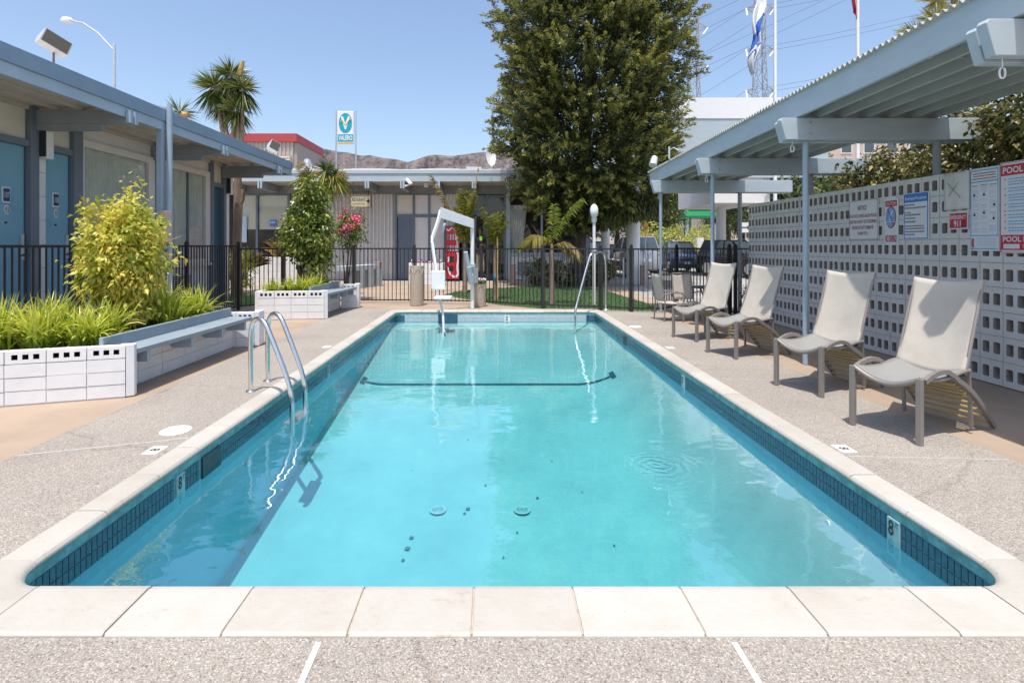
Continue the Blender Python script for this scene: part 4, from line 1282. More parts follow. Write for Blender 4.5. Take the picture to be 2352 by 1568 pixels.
mb.bar((-1.15, 11.76, 2.30), (-1.20, 11.7, 2.05), .05, .07); mb.bar((-1.20, 11.7, 2.06), (-1.32, 11.55, 1.66), .05, .06); mb.bar((-1.32, 11.55, 1.68), (-1.32, 11.52, 1.55), .05, .05); mb.bar((-1.32, 11.52, 1.58), (-1.22, 11.4, .95), .05, .045); mb.bar((-1.22, 11.4, .97), (-1.19, 11.35, .40), .05, .045)
mb.build('hanger', 'white', t)
mb = MB(); mb.box(-1.31, -1.01, 11.28, 11.33, .55, .96); mb.build('chair_back', 'white', t, bevel=.02)
mb = MB(); mb.box(-1.22, -.86, 10.98, 11.34, .36, .42); mb.build('chair_seat', 'white', t, bevel=.015)
mb = MB(); mb.tube([(-1.12, 11.2, .37), (-1.04, 11.1, .05), (-1.02, 11.05, -.28), (-.98, 10.95, -.32)], .024, 8); mb.build('foot_bar', 'white', t, smooth=True)
mb = MB(); mb.tube([(-1.08, 12.0, 2.0), (-1.12, 11.85, 1.78)], [.03, .018], 8); mb.build('pull_handle', 'lightblue', t)

# ================================================================== BINS, POTS, LAMP POST
def bin_(name, label, cat, x, y, w, h, flowers=False):
    t = thing(name, label, cat, (x, y, 0))
    mb = MB()
    prof = [(w * .46, 0), (w * .47, .02), (w * .50, h * .9), (w * .52, h), (w * .44, h), (w * .43, h - .06)]
    n = 16
    mb.lathe(prof, x, y, n)
    mb.build('bin_body' if not flowers else 'pot_body', 'aggregate', t, smooth=True)
    for k in range(6):
        a = R(-90 + (k - 1) * 60 + 15); 
        pts = []
        for q in np.linspace(0, 1, 9):
            aa = a + R(26) * (2 * q - 1); zz = h * (.80 + .13 * math.sin(q * math.pi)) 
            r = w * .505
            pts.append((x + r * math.cos(aa), y + r * math.sin(aa), zz))
        b = MB(); b.tube(pts, .008, 6); b.build('arch_moulding', 'aggregate', t, smooth=True)
    if flowers:
        p, o, idx, ct = cloud((x, y, h + .04), (w * .42, w * .42, .07), 26, 12, .03)
        leaves('foliage', p, o, .05, .03, rng.random(len(p)), 'leaf_dark', t)
        for m, nn in (('petal_white', 60), ('petal_red', 40)):
            p = np.stack([x + (rng.random(nn) - (.15 if m == 'petal_white' else .85)) * w * .5, y + rng.normal(size=nn) * w * .2, h + .06 + rng.random(nn) * .07], 1)
            leaves('blossom', p, unit(nn), .05, .05, .5, m, t)
    return t
bin_('litter_bin', 'tall pebble-faced concrete litter bin with arched mouldings', 'bin', -1.90, 13.2, .36, .99)
bin_('flower_pot', 'short pebble-faced concrete pot of white and red flowers beside the lift', 'flower pot', -.30, 13.0, .31, .55, True)
t = thing('lamp_post', 'white lamp post with a round opal globe on the turf', 'lamp post', (2.57, 13.14, 0))
mb = MB(); mb.cyl(2.57, 13.14, 0, 2.10, .037, 14); mb.build('pole', 'white', t, smooth=True)
mb = MB(); mb.cyl(2.57, 13.14, 2.08, 2.2, .06, 14, .075); mb.build('neck', 'lightblue', t, smooth=True)
mb = MB(); mb.lathe([(max(.1035 * math.sin(a), .002), 2.365 - .18 * math.cos(a)) for a in np.linspace(0, math.pi, 17)], 2.57, 13.14, 24); mb.build('globe', 'globe', t, smooth='all')
# ================================================================== MOTEL WING ON THE LEFT
LX = -7.15
mot = thing('motel_wing', 'long low motel wing with teal doors and a blue roof edge on the left', 'building', (LX, 9, 0))
def mbox(name, m, x0, x1, y0, y1, z0, z1, par=None, bevel=0):
    return MB().box(x0, x1, y0, y1, z0, z1).build(name, m, par or mot, bevel=bevel)
mbox('back_wall', 'offwhite', -14.0, LX - .55, 2.0, 14.25, 0, 3.64)
mbox('end_wall', 'white_block', LX - .56, LX - .02, 14.0, 14.26, 0, 3.64)
def mdoor(y0, y1, num, m='door', h=3.02):
    d = mbox('door', m, LX - .10, LX - .045, y0 + .02, y1 - .02, .02, h)
    mbox('transom_panel', 'cream', LX - .09, LX - .03, y0 + .01, y1 - .01, 3.13, 3.63)
    mbox('transom_rail', 'frame', LX - .10, LX + .03, y0, y1, h + .004, 3.126)
    if num:
        yc = y0 + (y1 - y0) * num[1]
        p = mbox('number_plate', 'signwhite', LX - .046, LX - .030, yc - .065, yc + .065, 2.13, 2.37, d, .008)
        q = MB().box(LX - .031, LX - .024, yc - .048, yc + .048, 2.155, 2.345).build('plate_face', 'navy', d)
        text(num[0], .075, .085, (LX - .0215, yc, 2.25), (R(90), 0, R(90)), 'signwhite', d, 'room_number')
        b = MB(); b.tube([(LX - .046, yc + .01, 2.03), (LX - .03, yc + .01, 2.03)], .042, 18); b.v = [(x, y, 2.03 + (z - 2.03) * 1.7) for x, y, z in b.v]
        b.build('no_smoking_badge', 'signwhite', d)
        b = MB(); pts = [(LX - .027, yc + .01 + .027 * math.cos(a), 2.03 + .046 * math.sin(a)) for a in np.linspace(0, 2 * math.pi, 19)]
        b.tube(pts, .005, 5); b.bar((LX - .027, yc - .01, 2.06), (LX - .027, yc + .03, 2.0), .008); b.build('badge_print', 'greysign', d)
        b = MB(); b.tube([(LX - .046, yc, 1.84), (LX - .03, yc, 1.84)], .016, 12); b.build('peephole', 'plastic_dark', d)
        b = MB(); b.box(LX - .045, LX - .01, y1 - .09, y1 - .045, 1.28, 1.68); b.build('door_lock', 'alum', d, bevel=.006)
        b = MB(); b.tube([(LX - .01, y1 - .068, 1.36), (LX + .04, y1 - .068, 1.36), (LX + .04, y1 - .16, 1.35)], .013, 8); b.build('handle', 'plastic_dark', d, smooth=True)
mdoor(7.10, 8.05, ('107', .66))
mdoor(8.40, 8.89, ('108', .42))
mdoor(13.36, 13.86, None, 'door_dark')
mdoor(5.6, 6.2, None)
for y0, y1 in ((6.2, 6.4), (6.95, 7.10), (8.05, 8.20), (8.885, 9.08), (11.07, 11.22), (13.24, 13.36), (13.86, 13.98), (5.4, 5.6)):
    mbox('upright_post', 'frame', LX - .12, LX + .05, y0, y1, 0, 3.655, bevel=.006)
for y0, y1 in ((8.215, 8.395), (13.985, 14.25), (6.41, 6.94)):
    for r in range(9):
        mbox('wall_block', 'white_block', LX - .14, LX - .02 + random.uniform(-.002, .002), y0, y1, .38 * r + .004, min(.38 * (r + 1) - .004, 3.64))
def sconce(y):
    t = thing('wall_light', 'tall white box light on the motel wall %s' % ('between the teal doors' if y < 10 else 'at the far corner of the wing'), 'wall light', (LX, y, 3.1))
    MB().box(LX - .02, LX + .15, y - .05, y + .085, 2.87, 3.38).build('light_box', 'white', t, bevel=.012)
    MB().box(LX - .015, LX + .14, y - .075, y - .05, 2.90, 3.36).build('back_shadow_plate', 'plastic_dark', t)  # dark sheet standing in for the shaded side of the box
sconce(8.27); sconce(14.07)
def curtain_window(y0, y1, mull):
    f = MB()
    z0, z1 = 1.08, 3.36
    for a, b, c, d in ((y0, y1, z1 - .13, z1), (y0, y1, z0, z0 + .10), (y0, y0 + .07, z0 + .1, z1 - .13), (y1 - .20, y1, z0 + .1, z1 - .13)):
        f.box(LX - .10, LX + .015, a, b, c, d)
    fr = f.build('window', 'offwhite', mot)
    MB().box(LX - .05, LX - .04, y0 + .07, y1 - .2, z0 + .1, z1 - .13).build('pane', 'glass', fr)
    for m in mull:
        MB().box(LX - .09, LX - .02, m - .02, m + .02, z0 + .1, z1 - .13).build('mullion', 'frame', fr)
    c = MB()
    n = int((y1 - y0) / .012)
    def cf(u, v):
        y = y0 + .05 + (y1 - y0 - .2) * u
        s = .5 + .5 * math.sin(y * 3.1)
        return (LX - .10 + .02 * math.sin(y * 52 + 2.2 * math.sin(y * 3.7)) * (.4 + s) + .02 * math.sin(y * 17), y, z0 - .1 + (z1 - z0 + .1) * v)
    c.grid(cf, n, 1)
    c.build('curtain', 'curtain', fr, smooth='all')
    mbox('header_panel', 'offwhite', LX - .09, LX - .03, y0, y1, z1 + .004, 3.63)
    mbox('sill_panel', 'white_block', LX - .12, LX - .03, y0, y1, 0, z0 - .004)
    mbox('sill', 'offwhite', LX - .1, LX + .05, y0, y1, z0 - .004 - .07, z0 - .003)
curtain_window(9.08, 11.07, [])
curtain_window(11.22, 13.24, [12.35])
b = mbox('air_conditioner', 'alum', LX - .05, LX + .08, 11.5, 12.3, .45, .85, bevel=.01)
for k in range(7): MB().box(LX + .081, LX + .092, 11.53, 12.27, .48 + .05 * k, .50 + .05 * k).build('grille_slat', 'plastic_dark', b)
mbox('soffit', 'taupe', -13.9, -5.74, 2.0, 14.80, 3.665, 3.72)
mbox('roof_slab', 'taupe', -14.0, -5.76, 2.0, 14.80, 3.72, 3.84)
mbox('eave_fascia', 'fascia_mid', -5.745, -5.70, 1.9, 14.87, 3.50, 3.655)
mbox('roof_edge', 'fascia_dark', -5.75, -5.672, 1.9, 14.88, 3.658, 3.865)
mbox('eave_fascia', 'fascia_mid', -14, -5.75, 14.83, 14.87, 3.50, 3.655)
mbox('roof_edge', 'fascia_dark', -14, -5.752, 14.825, 14.88, 3.658, 3.865)
mbox('wall_header', 'taupe', LX - .14, LX + .02, 2.0, 14.25, 3.60, 3.664)
for x in (-6.05, -6.42, -6.8):
    mbox('soffit_joist', 'taupe', x - .03, x + .03, 2.0, 14.8, 3.615, 3.664)
for y in (5.35, 8.2, 11.05, 13.9):
    b = mbox('eave_beam', 'beam_grey', LX, -5.70, y - .055, y + .055, 3.40, 3.612, bevel=.005)
    mbox('beam_haunch', 'beam_grey', LX, -6.1, y - .05, y + .05, 3.30, 3.398)
    mbox('beam_end_cap', 'postblue', -5.695, -5.62, y - .075, y - .012, 3.41, 3.60)
    mbox('beam_end_cap', 'postblue', -5.695, -5.60, y + .012, y + .075, 3.40, 3.60)
mbox('eave_post', 'postblue', -5.80, -5.70, 9.02, 9.12, -.005, 3.50, bevel=.006)
b = MB(); b.cyl(-5.63, 9.12, -.005, 3.97, .048, 16)
t = tagit(b.build('conduit_pole', 'postblue', None, smooth=True), 'round blue pole rising above the eave behind the yellow shrub', 'pole')
t = thing('meter_box', 'beige electric box fixed to the blue pole above the yellow shrub', 'electric box', (-5.6, 8.95, 1.8))
MB().box(-5.67, -5.56, 8.90, 9.06, 1.55, 2.10).build('box_case', 'pinkbox', t, bevel=.015)
MB().box(-5.645, -5.60, 8.892, 8.899, 1.66, 1.86).build('outlet_cover', 'plastic_dark', t)

def roof_lamp(label, base, top, yaw, L, h, d, tilt, roll):
    t = thing('roof_floodlight', label, 'floodlight', base)
    b = MB(); b.tube([base, (base[0], base[1], top - h * .3)], .016, 8); b.build('pole', 'rust', t)
    Rm = Matrix.Rotation(yaw, 3, 'Z') @ Matrix.Rotation(roll, 3, 'Y') @ Matrix.Rotation(tilt, 3, 'X')
    b = MB()
    # wedge housing with a big lens face
    b.extr([(-d * .5, -h * .5), (d * .15, -h * .62), (d * .5, h * .05), (-d * .5, h * .5)], 'x', -L / 2, L / 2)
    c = Vector((base[0], base[1], top + h * .12))
    b.v = [tuple(c + Rm @ Vector(v)) for v in b.v]
    b.build('housing', 'alum', t)
    b = MB(); b.box(-L / 2 + .02, L / 2 - .02, -d * .5 - .006, -d * .5 - .001, -h * .46, h * .46)
    b.v = [tuple(c + Rm @ Vector(v)) for v in b.v]
    b.build('lens', 'brown_lens', t)
roof_lamp('large box floodlight tilted on a pole above the near motel roof', (-7.55, 9.0, 3.8), 4.95, R(60), .42, .25, .22, R(-6), R(22))
roof_lamp('smaller box floodlight above the far end of the motel roof', (-9.2, 22.0, 4.5), 5.62, R(44), .42, .40, .3, R(-10), R(25))
t = thing('street_lamp', 'tall grey street lamp with a curved arm behind the motel roof', 'street lamp', (-15.9, 22, 0))
b = MB(); b.tube([(-15.9, 22, 0), (-15.9, 22, 10.0)], [.09, .05], 10); b.build('pole', 'alum', t, smooth=True)
b = MB(); b.tube([(-15.9, 22, 9.7), (-16.6, 22, 10.45), (-17.2, 22, 10.85), (-17.75, 22, 10.98)], .035, 8); b.build('arm', 'alum', t, smooth=True)
b = MB(); b.lathe([(.02, -.1), (.14, -.09), (.16, 0), (.12, .10), (.02, .13)], 0, 0, 14, 1.6, 1.0); b.v = [(x - 17.9, y + 22, z + 10.98) for x, y, z in b.v]; b.build('lamp_head', 'white', t, smooth=True)

# ================================================================== CENTRE BUILDING
CY = 23.1
cen = thing('restaurant_wing', 'low centre building with pale blue roof edge, corrugated siding and slate door', 'building', (-4, CY, 0))
fx = lambda zx: zx * .0067375 - 12.697
fz = lambda zy: 8.584 - zy * .0067375
def cbox(name, m, x0, x1, z0, z1, dy=0, d=.1, bevel=0, par=None):
    return MB().box(x0, x1, CY - dy, CY - dy + d, z0, z1).build(name, m, par or cen, bevel=bevel)
MB().box(-13.5, 4.4, CY + .5, 33, 0, 4.12).build('back_wall', 'interior', cen)
MB().box(-13.6, 4.9, 21.56, 33.2, 4.16, 4.56).build('roof_slab', 'offwhite', cen)
MB().box(-13.6, 4.95, 21.50, 21.555, 4.14, 4.46).build('eave_fascia', 'lightblue', cen)
MB().box(-13.6, 4.97, 21.47, 21.552, 4.463, 4.59).build('roof_edge', 'lightblue', cen)
b = MB()
xs = np.linspace(-13.6, 4.9, 60)
for a, c in zip(xs[:-1], xs[1:]):
    h = .055 + .02 * math.sin(a * 2.1) + (.12 if 1.7 < a < 2.3 else 0) + (.10 if -1.25 < a < -.6 else 0)
    b.box(a, c, 21.478, 22.1, 4.594, 4.602 + h)
b.build('roof_membrane', 'white', cen, kind='stuff')
cbox('wall_band', 'beam_grey', -13.5, 4.4, fz(715), 4.158, 0, .3)
b = MB(); b.box(-13.5, 4.6, 21.6, CY, 4.148, 4.158); b.build('soffit', 'taupe', cen)
for zx in (185, 410, 640, 875, 1090, 1315, 1540, 1770, 1995, 2220):
    x = fx(zx) * .955
    MB().box(x - .09, x + .09, 21.40, CY, 3.83, 4.139).build('eave_beam', 'beam_grey', cen, bevel=.006)
    for q in (-.085, .03):
        MB().box(x + q, x + q + .06, 21.33, 21.396, 3.85, 4.15).build('beam_end_cap', 'lightblue', cen)
def post(zx0, zx1, z0=0, z1=None): cbox('upright_post', 'frame', fx(zx0), fx(zx1), z0, fz(712) if z1 is None else z1, .06, .2)
for a, c in ((192, 202), (338, 352), (545, 562), (1250, 1262), (1365, 1380), (1466, 1480), (1570, 1580)): post(a, c)
cbox('rail', 'frame', fx(202), fx(545), fz(722), fz(712), .05, .15)
for a, c in ((202, 337), (353, 544)):
    w = cbox('window', 'frame', fx(a), fx(c), fz(1165), fz(1150), .03, .1)
    cbox('blind', 'blind', fx(a) + .02, fx(c) - .02, fz(945), fz(723), -.04, .02, 0, w)
    cbox('dark_room', 'interior', fx(a) + .02, fx(c) - .02, fz(1148), fz(946), -.35, .02, 0, w)
    cbox('pane', 'glass', fx(a) + .01, fx(c) - .01, fz(1148), fz(723), 0, .012, 0, w)
    cbox('sill_panel', 'frame', fx(a), fx(c), 0, fz(1166), .02, .2)
w = cbox('window', 'frame', fx(563), fx(640), fz(1165), fz(1150), .03, .1)
cbox('dark_room', 'interior', fx(563), fx(640), fz(1148), fz(715), -.3, .02, 0, w); cbox('pane', 'glass', fx(563), fx(640), fz(1148), fz(715), 0, .012, 0, w)
cbox('sill_panel', 'frame', fx(563), fx(640), 0, fz(1166), .02, .2)
# corrugated siding
def siding(x0, x1, z0, z1):
    b = MB(); p = .162; n = int((x1 - x0) / p); vs = []
    for i in range(n):
        a = x0 + p * i
        for q, d in ((0, 0), (.30, 0), (.40, -.085), (.72, -.085), (.82, 0)):
            vs.append((a + p * q, CY + d))
    b.add([(x, y, z0) for x, y in vs] + [(x, y, z1) for x, y in vs], [(i, i + 1, len(vs) + i + 1, len(vs) + i) for i in range(len(vs) - 1)])
    b.build('siding', 'siding', cen, fix=False)
cbox('siding_backing', 'siding', fx(640), fx(1250), 0, fz(715), -.06, .05); siding(fx(640), fx(1250), 0, fz(715)); siding(fx(1580), fx(1700), 0, fz(715))
d = cbox('door', 'slate_door', fx(1268), fx(1364), .02, fz(866), .03, .06)
for a, c in ((1276, 1304), (1320, 1350)):
    for z0, z1 in ((fz(1245), fz(1115)), (fz(1095), fz(895))):
        f = MB()
        X0, X1 = fx(a), fx(c)
        for q in ((X0, X1, z1 - .03, z1), (X0, X1, z0, z0 + .03), (X0, X0 + .025, z0 + .03, z1 - .03), (X1 - .025, X1, z0 + .03, z1 - .03)):
            f.box(q[0], q[1], CY - .046, CY - .031, q[2], q[3])
        f.build('door_moulding', 'frame', d)
cbox('handle', 'plastic_dark', fx(1262), fx(1268), fz(1075), fz(1010), .09, .05, .005, d)
cbox('door_head', 'frame', fx(1262), fx(1366), fz(866), fz(846), .05, .1)
for a, c in ((1262, 1365), (1380, 1466), (1480, 1570)):
    cbox('panel', 'cream' if a < 1300 else 'offwhite', fx(a), fx(c), fz(845), fz(720), 0, .05)
    cbox('rail', 'frame', fx(a), fx(c), fz(720), fz(712), .04, .1)
    if a > 1300:
        cbox('panel', 'offwhite', fx(a), fx(c), 0, fz(866), 0, .05)
        cbox('rail', 'frame', fx(a), fx(c), fz(866), fz(846), .04, .1)
# glass entrance
for a, c in ((1700, 1712), (1770, 1782), (1850, 1862), (1962, 1978)): post(a, c)
cbox('rail', 'frame', fx(1700), fx(1970), fz(858), fz(846), .06, .12)
cbox('rail', 'frame', fx(1700), fx(1970), fz(735), fz(722), .05, .12)
for a, c in ((1712, 1770), (1782, 1850), (1862, 1962)):
    cbox('glass_panel', 'glass', fx(a), fx(c), .03, fz(860), -.02, .012)
    cbox('glass_panel', 'glass', fx(a), fx(c), fz(845), fz(736), -.02, .012)
cbox('pilaster', 'lightblue', fx(1978), fx(2004), 0, fz(700), .12, .3)
gx = lambda z: z * .005134 - 3.642
gz = lambda z: 5.566 - z * .005134
cbox('window_sill', 'lightblue', gx(866), gx(1420), gz(885), gz(850), .10, .2)
cbox('low_wall', 'white_block', gx(866), gx(1560), 0, gz(886), .05, .2)
w = cbox('window', 'lightblue', gx(1130), gx(1148), gz(850), gz(480), .03, .1)
cbox('dark_room', 'interior', gx(866), gx(1400), gz(849), gz(400), -.45, .02, 0, w)
cbox('pane', 'glass', gx(866), gx(1130), gz(849), gz(480), 0, .012, 0, w)
cbox('pane', 'glass', gx(1149), gx(1400), gz(849), gz(480), 0, .012, 0, w)
b = MB()
def cur(u, v):
    z = gz(849) + (3.3 - gz(849)) * v
    wd = .55 + .22 * v
    x = gx(866) + wd * u
    return (x, CY + .18 + .03 * math.sin(u * 52), z)
b.grid(cur, 90, 3); b.build('curtain', 'white', w, smooth='all')
cbox('wall_end', 'lightblue', gx(1400), 4.35, 0, 4.1, .02, .3)
a = cbox('air_conditioner', 'lightblue', gx(925), gx(1075), gz(1040), gz(930), .14, .1, .01)
for k in range(9): MB().box(gx(930), gx(1070), CY - .150, CY - .142, gz(1036) + .062 * k, gz(1036) + .062 * k + .022).build('grille_slat', 'plastic_dark', a)
# small signs on it
t = thing('restaurants_sign', 'cream RESTAURANTS sign with a black arrow hanging under the eave', 'sign', (-5.4, 21.6, 3.3))
MB().box(-5.83, -5.02, 21.60, 21.68, 3.10, 3.57).build('sign_panel', 'signcream', t, bevel=.01)
for x0, x1, z0, z1 in ((-5.86, -4.99, 3.57, 3.60), (-5.86, -4.99, 3.07, 3.10), (-5.86, -5.83, 3.10, 3.57), (-5.02, -4.99, 3.10, 3.57)):
    MB().box(x0, x1, 21.58, 21.70, z0, z1).build('sign_frame', 'rust', t)
text('RESTAURANTS', .56, .15, (-5.50, 21.597, 3.40), (R(90), 0, 0), 'black', t, off=.02)
text('AFTER HOURS CORNER', .54, .055, (-5.51, 21.597, 3.22), (R(90), 0, 0), 'black', t)
b = MB(); b.extr([(-5.18, 3.30), (-5.18, 3.38), (-5.12, 3.38), (-5.12, 3.45), (-5.04, 3.34), (-5.12, 3.23), (-5.12, 3.30)], 'y', 21.594, 21.599); b.build('arrow', 'black', t)
b = MB(); b.bar((-5.75, 21.64, 3.6), (-5.75, 21.64, 4.14), .02); b.bar((-5.1, 21.64, 3.6), (-5.1, 21.64, 4.14), .02); b.bar((-5.8, 21.64, 3.72), (-5.05, 21.64, 3.72), .05); b.build('hanger', 'plastic_dark', t, kind=None)
t = thing('window_sign', 'small blue square IHOP sign on the cream blind', 'sign', (fx(450), CY - .05, 2.5))
MB().box(fx(430), fx(471), CY - .05, CY - .03, fz(925), fz(885)).build('sign_panel', 'blueprint', t)
text('IHOP', .22, .10, (fx(450), CY - .053, fz(900)), (R(90), 0, 0), 'signwhite', t, off=.02)
b = MB(); b.tube([(fx(450) + .1 * math.cos(a_), CY - .054, fz(922) + .06 * math.sin(a_)) for a_ in np.linspace(.1, 3.04, 9)], .010, 5); b.build('smile', 'redbrand', t)
t = MB().box(fx(225), fx(278), CY - .05, CY - .03, fz(1030), fz(857)).build('window_poster', 'paleprint'); tagit(t, 'tall pale aqua poster in the left window of the centre building', 'poster')
t = thing('security_camera', 'white security camera on the end of an eave beam', 'camera', (fx(1340) * .95, 21.3, 4.0))
b = MB(); x = fx(1330) * .95
b.bar((x + .06, 21.3, 4.22), (x + .28, 21.22, 3.98), .12, .12); b.build('camera_body', 'white', t, bevel=.02)
b = MB(); b.bar((x, 21.35, 3.94), (x + .16, 21.28, 3.96), .06); b.build('bracket', 'white', t)
for zx, l in ((385, 'round white lamp under the eave near the IHOP windows'), (1455, 'round white lamp under the eave right of the camera')):
    b = MB(); b.lathe([(.09, 3.98), (.10, 4.0), (.10, 4.147)], fx(zx) * .965, 22.2, 14); tagit(b.build('ceiling_lamp', 'white', None, smooth=True), l, 'lamp')

# vending machine
t = thing('vending_machine', 'red soft drink vending machine with white wave and can pictures', 'vending machine', (-1.7, 22.4, 0))
X0, X1, ZT = -1.99, -1.38, 2.34
MB().box(X0, X1, 22.35, 22.85, .04, ZT).build('cabinet', 'plastic_dark', t, bevel=.02)
f = MB().box(X0 + .02, X1 - .02, 22.32, 22.352, .07, ZT - .03).build('front_panel', 'redbrand', t, bevel=.008)
def ribbon(pts, w):
    b = MB(); n = len(pts)
    q = [Vector((x, 0, z)) for x, z in pts]
    for _ in range(2):
        m_ = [q[0]]
        for a, c in zip(q[:-1], q[1:]): m_ += [a * .75 + c * .25, a * .25 + c * .75]
        m_.append(q[-1]); q = m_
    vs = []; n = len(q)
    for i, p in enumerate(q):
        d_ = (q[min(i + 1, n - 1)] - q[max(i - 1, 0)]).normalized(); s_ = Vector((d_.z, 0, -d_.x)) * w * (.35 + .65 * math.sin(math.pi * (i + .5) / n))
        vs += [(p.x - s_.x, 22.3165, p.z - s_.z), (p.x + s_.x, 22.3165, p.z + s_.z)]
    b.add(vs, [(2 * i, 2 * i + 1, 2 * i + 3, 2 * i + 2) for i in range(n - 1)])
    b.build('white_wave', 'signwhite', f, fix=False)
ribbon([(-1.94, 2.22), (-1.86, 2.12), (-1.78, 2.2), (-1.70, 2.28)], .03)
ribbon([(-1.66, 2.26), (-1.56, 2.12), (-1.46, 2.02), (-1.42, 2.1)], .03)
ribbon([(-1.60, 1.95), (-1.48, 1.9), (-1.50, 1.65), (-1.44, 1.3), (-1.52, 1.15)], .03)
ribbon([(-1.47, 1.28), (-1.43, .95), (-1.49, .55), (-1.42, .28), (-1.58, .14), (-1.78, .26), (-1.86, .5), (-1.92, .62)], .045)
ribbon([(-1.93, .95), (-1.82, 1.02), (-1.86, .84), (-1.90, .80)], .035)
for r in range(2):
    for c in range(4):
        xc = -1.88 + .115 * c; zc = 1.86 - .47 * r
        b = MB(); b.tube([(xc, 22.319, zc - .12), (xc, 22.319, zc + .12)], .038, 10); b.build('can_picture', ('greysign', 'paleprint', 'alum', 'signwhite')[c], f, smooth=True)
MB().box(-1.82, -1.62, 22.308, 22.319, .80, 1.06).build('coin_panel', 'black', f, bevel=.005)
MB().box(-1.84, -1.64, 22.306, 22.319, .42, .64).build('dispense_door', 'black', f, bevel=.01)
MB().box(X1 + .08, X1 + .35, 22.4, 22.9, .04, 1.95).build('side_machine', 'plastic_dark', t, bevel=.02)

# person by the glass door (skin + subdivision), long thin figure as seen
def person():
    t = thing('person', 'person in dark shirt and khaki trousers holding a lime green card by the glass door', 'person', (-.50, 22.35, 0))
    S = 1.26; Wd = .86
    def skin(name, m, verts, edges, rad, par=None):
        me = bpy.data.meshes.new(name); me.from_pydata([(x * Wd, y * Wd, z * S) for x, y, z in verts], edges, []); me.materials.append(M[m])
        o = link(name, me, par or t)
        s = o.modifiers.new('skin', 'SKIN')
        for i, r in enumerate(rad):
            sv = me.skin_vertices[0].data[i]; sv.radius = (r, r * 1.0); sv.use_root = (i == 0)
        o.modifiers.new('sub', 'SUBSURF').levels = 1
        o.modifiers['sub'].render_levels = 1
        for p in me.polygons: p.use_smooth = True
        s.use_smooth_shade = True
        return o
    V = [(0, 0, .93), (0, 0, 1.08), (0, 0, 1.28), (0, 0, 1.40), (0, 0, 1.50), (0, -.02, 1.58), (0, -.03, 1.68), (0, -.02, 1.76),
         (-.19, 0, 1.38), (-.24, -.03, 1.12), (-.10, -.20, 1.05), (-.03, -.24, 1.10),
         (.19, 0, 1.38), (.25, -.06, 1.12), (.13, -.24, 1.20), (.07, -.27, 1.28),
         (-.09, 0, .88), (-.10, .0, .48), (-.10, .02, .08), (-.11, -.12, .04), (.09, 0, .88), (.12, -.03, .48), (.12, .0, .08), (.13, -.14, .04)]
    E = [(0, 1), (1, 2), (2, 3), (3, 4), (4, 5), (5, 6), (6, 7), (3, 8), (8, 9), (9, 10), (10, 11), (3, 12), (12, 13), (13, 14), (14, 15), (0, 16), (16, 17), (17, 18), (18, 19), (0, 20), (20, 21), (21, 22), (22, 23)]
    Rr = [.13, .13, .15, .13, .055, .07, .095, .07, .065, .05, .038, .03, .065, .05, .038, .03, .09, .065, .045, .04, .09, .065, .045, .04]
    body = skin('body', 'skin', V, E, Rr)
    skin('shirt', 'darkshirt', [V[0], V[1], V[2], V[3], V[8], ((V[8][0] * .5 + V[9][0] * .5), -.015, 1.25), V[12], (.22, -.03, 1.25)], [(0, 1), (1, 2), (2, 3), (3, 4), (4, 5), (3, 6), (6, 7)], [.15, .15, .17, .14, .085, .072, .085, .072])
    skin('trousers', 'khaki', [(0, 0, .95), V[16], V[17], (-.10, .01, .28), V[20], V[21], (.12, -.01, .28)], [(0, 1), (1, 2), (2, 3), (0, 4), (4, 5), (5, 6)], [.145, .11, .09, .075, .11, .09, .075])
    b = MB(); b.lathe([(.02, 1.70 * S), (.10 * Wd * 1.1, 1.72 * S), (.095, 1.78 * S), (.05, 1.83 * S), (.005, 1.845 * S)], -.50, 22.37, 12); b.build('hair', 'black', t, smooth=True)
    b = MB(); b.box(-.53, -.42, 22.11, 22.13, 1.36 * S, 1.50 * S); tagit(b.build('lime_card', 'lime'), 'lime green card in the hands of the person at the door', 'card')
    for s in (-1, 1):
        for q in range(5):
            b = MB(); bx = -.50 + (.05 * s + .0) * 1; zz = (1.12 if s < 0 else 1.30) * S
            x0 = -.50 + (-.03 if s < 0 else .07) * Wd + (q - 2) * .012
            b.tube([(x0, 22.35 - .245 * Wd, zz), (x0 - s * .01, 22.35 - (.30 + .01 * (2 - abs(q - 2))) * Wd, zz + .02), (x0 - s * .03, 22.35 - .31 * Wd, zz + .05)], [.010, .009, .006], 6)
            b.build('finger', 'skin', t, smooth=True)
person()

# bits on the roof, things in front of the centre building
t = thing('roof_vent', 'galvanised turbine vent on the centre roof, left', 'roof vent', (-8.2, 23.0, 4.5))
b = MB(); b.lathe([(.24, 4.55), (.20, 4.80), (.15, 4.84)], -8.2, 23.2, 14); b.build('vent_base', 'galv', t, smooth=True)
b = MB(); b.lathe([(.12, 4.84), (.12, 4.92), (.20, 4.96), (.21, 5.08), (.15, 5.20), (.13, 5.32), (.02, 5.36)], -8.2, 23.2, 18); b.build('vent_head', 'galv', t, smooth=True)
t = thing('satellite_dish', 'large white satellite dish on the centre roof beside the big tree', 'satellite dish', (-.05, 24, 4.5))
b = MB(); b.lathe([(.002, -.12), (.16, -.10), (.30, -.05), (.40, .02), (.395, .03), (.29, -.035), (.15, -.085), (.002, -.105)], 0, 0, 28)
Rm = Matrix.Rotation(R(28), 3, 'Z') @ Matrix.Rotation(R(78), 3, 'X'); b.v = [tuple(Vector((-.05, 24, 5.60)) + Matrix.Diagonal((.62, .8, 1.18)) @ (Rm @ Vector(v))) for v in b.v]
b.build('dish', 'white', t, smooth=True)
b = MB(); b.tube([(.0, 24.15, 5.5), (0, 24.2, 4.5)], .035, 8); b.tube([(-.05, 24, 5.15), (-.2, 23.6, 5.5)], .015, 6); b.build('dish_mast', 'galv', t)
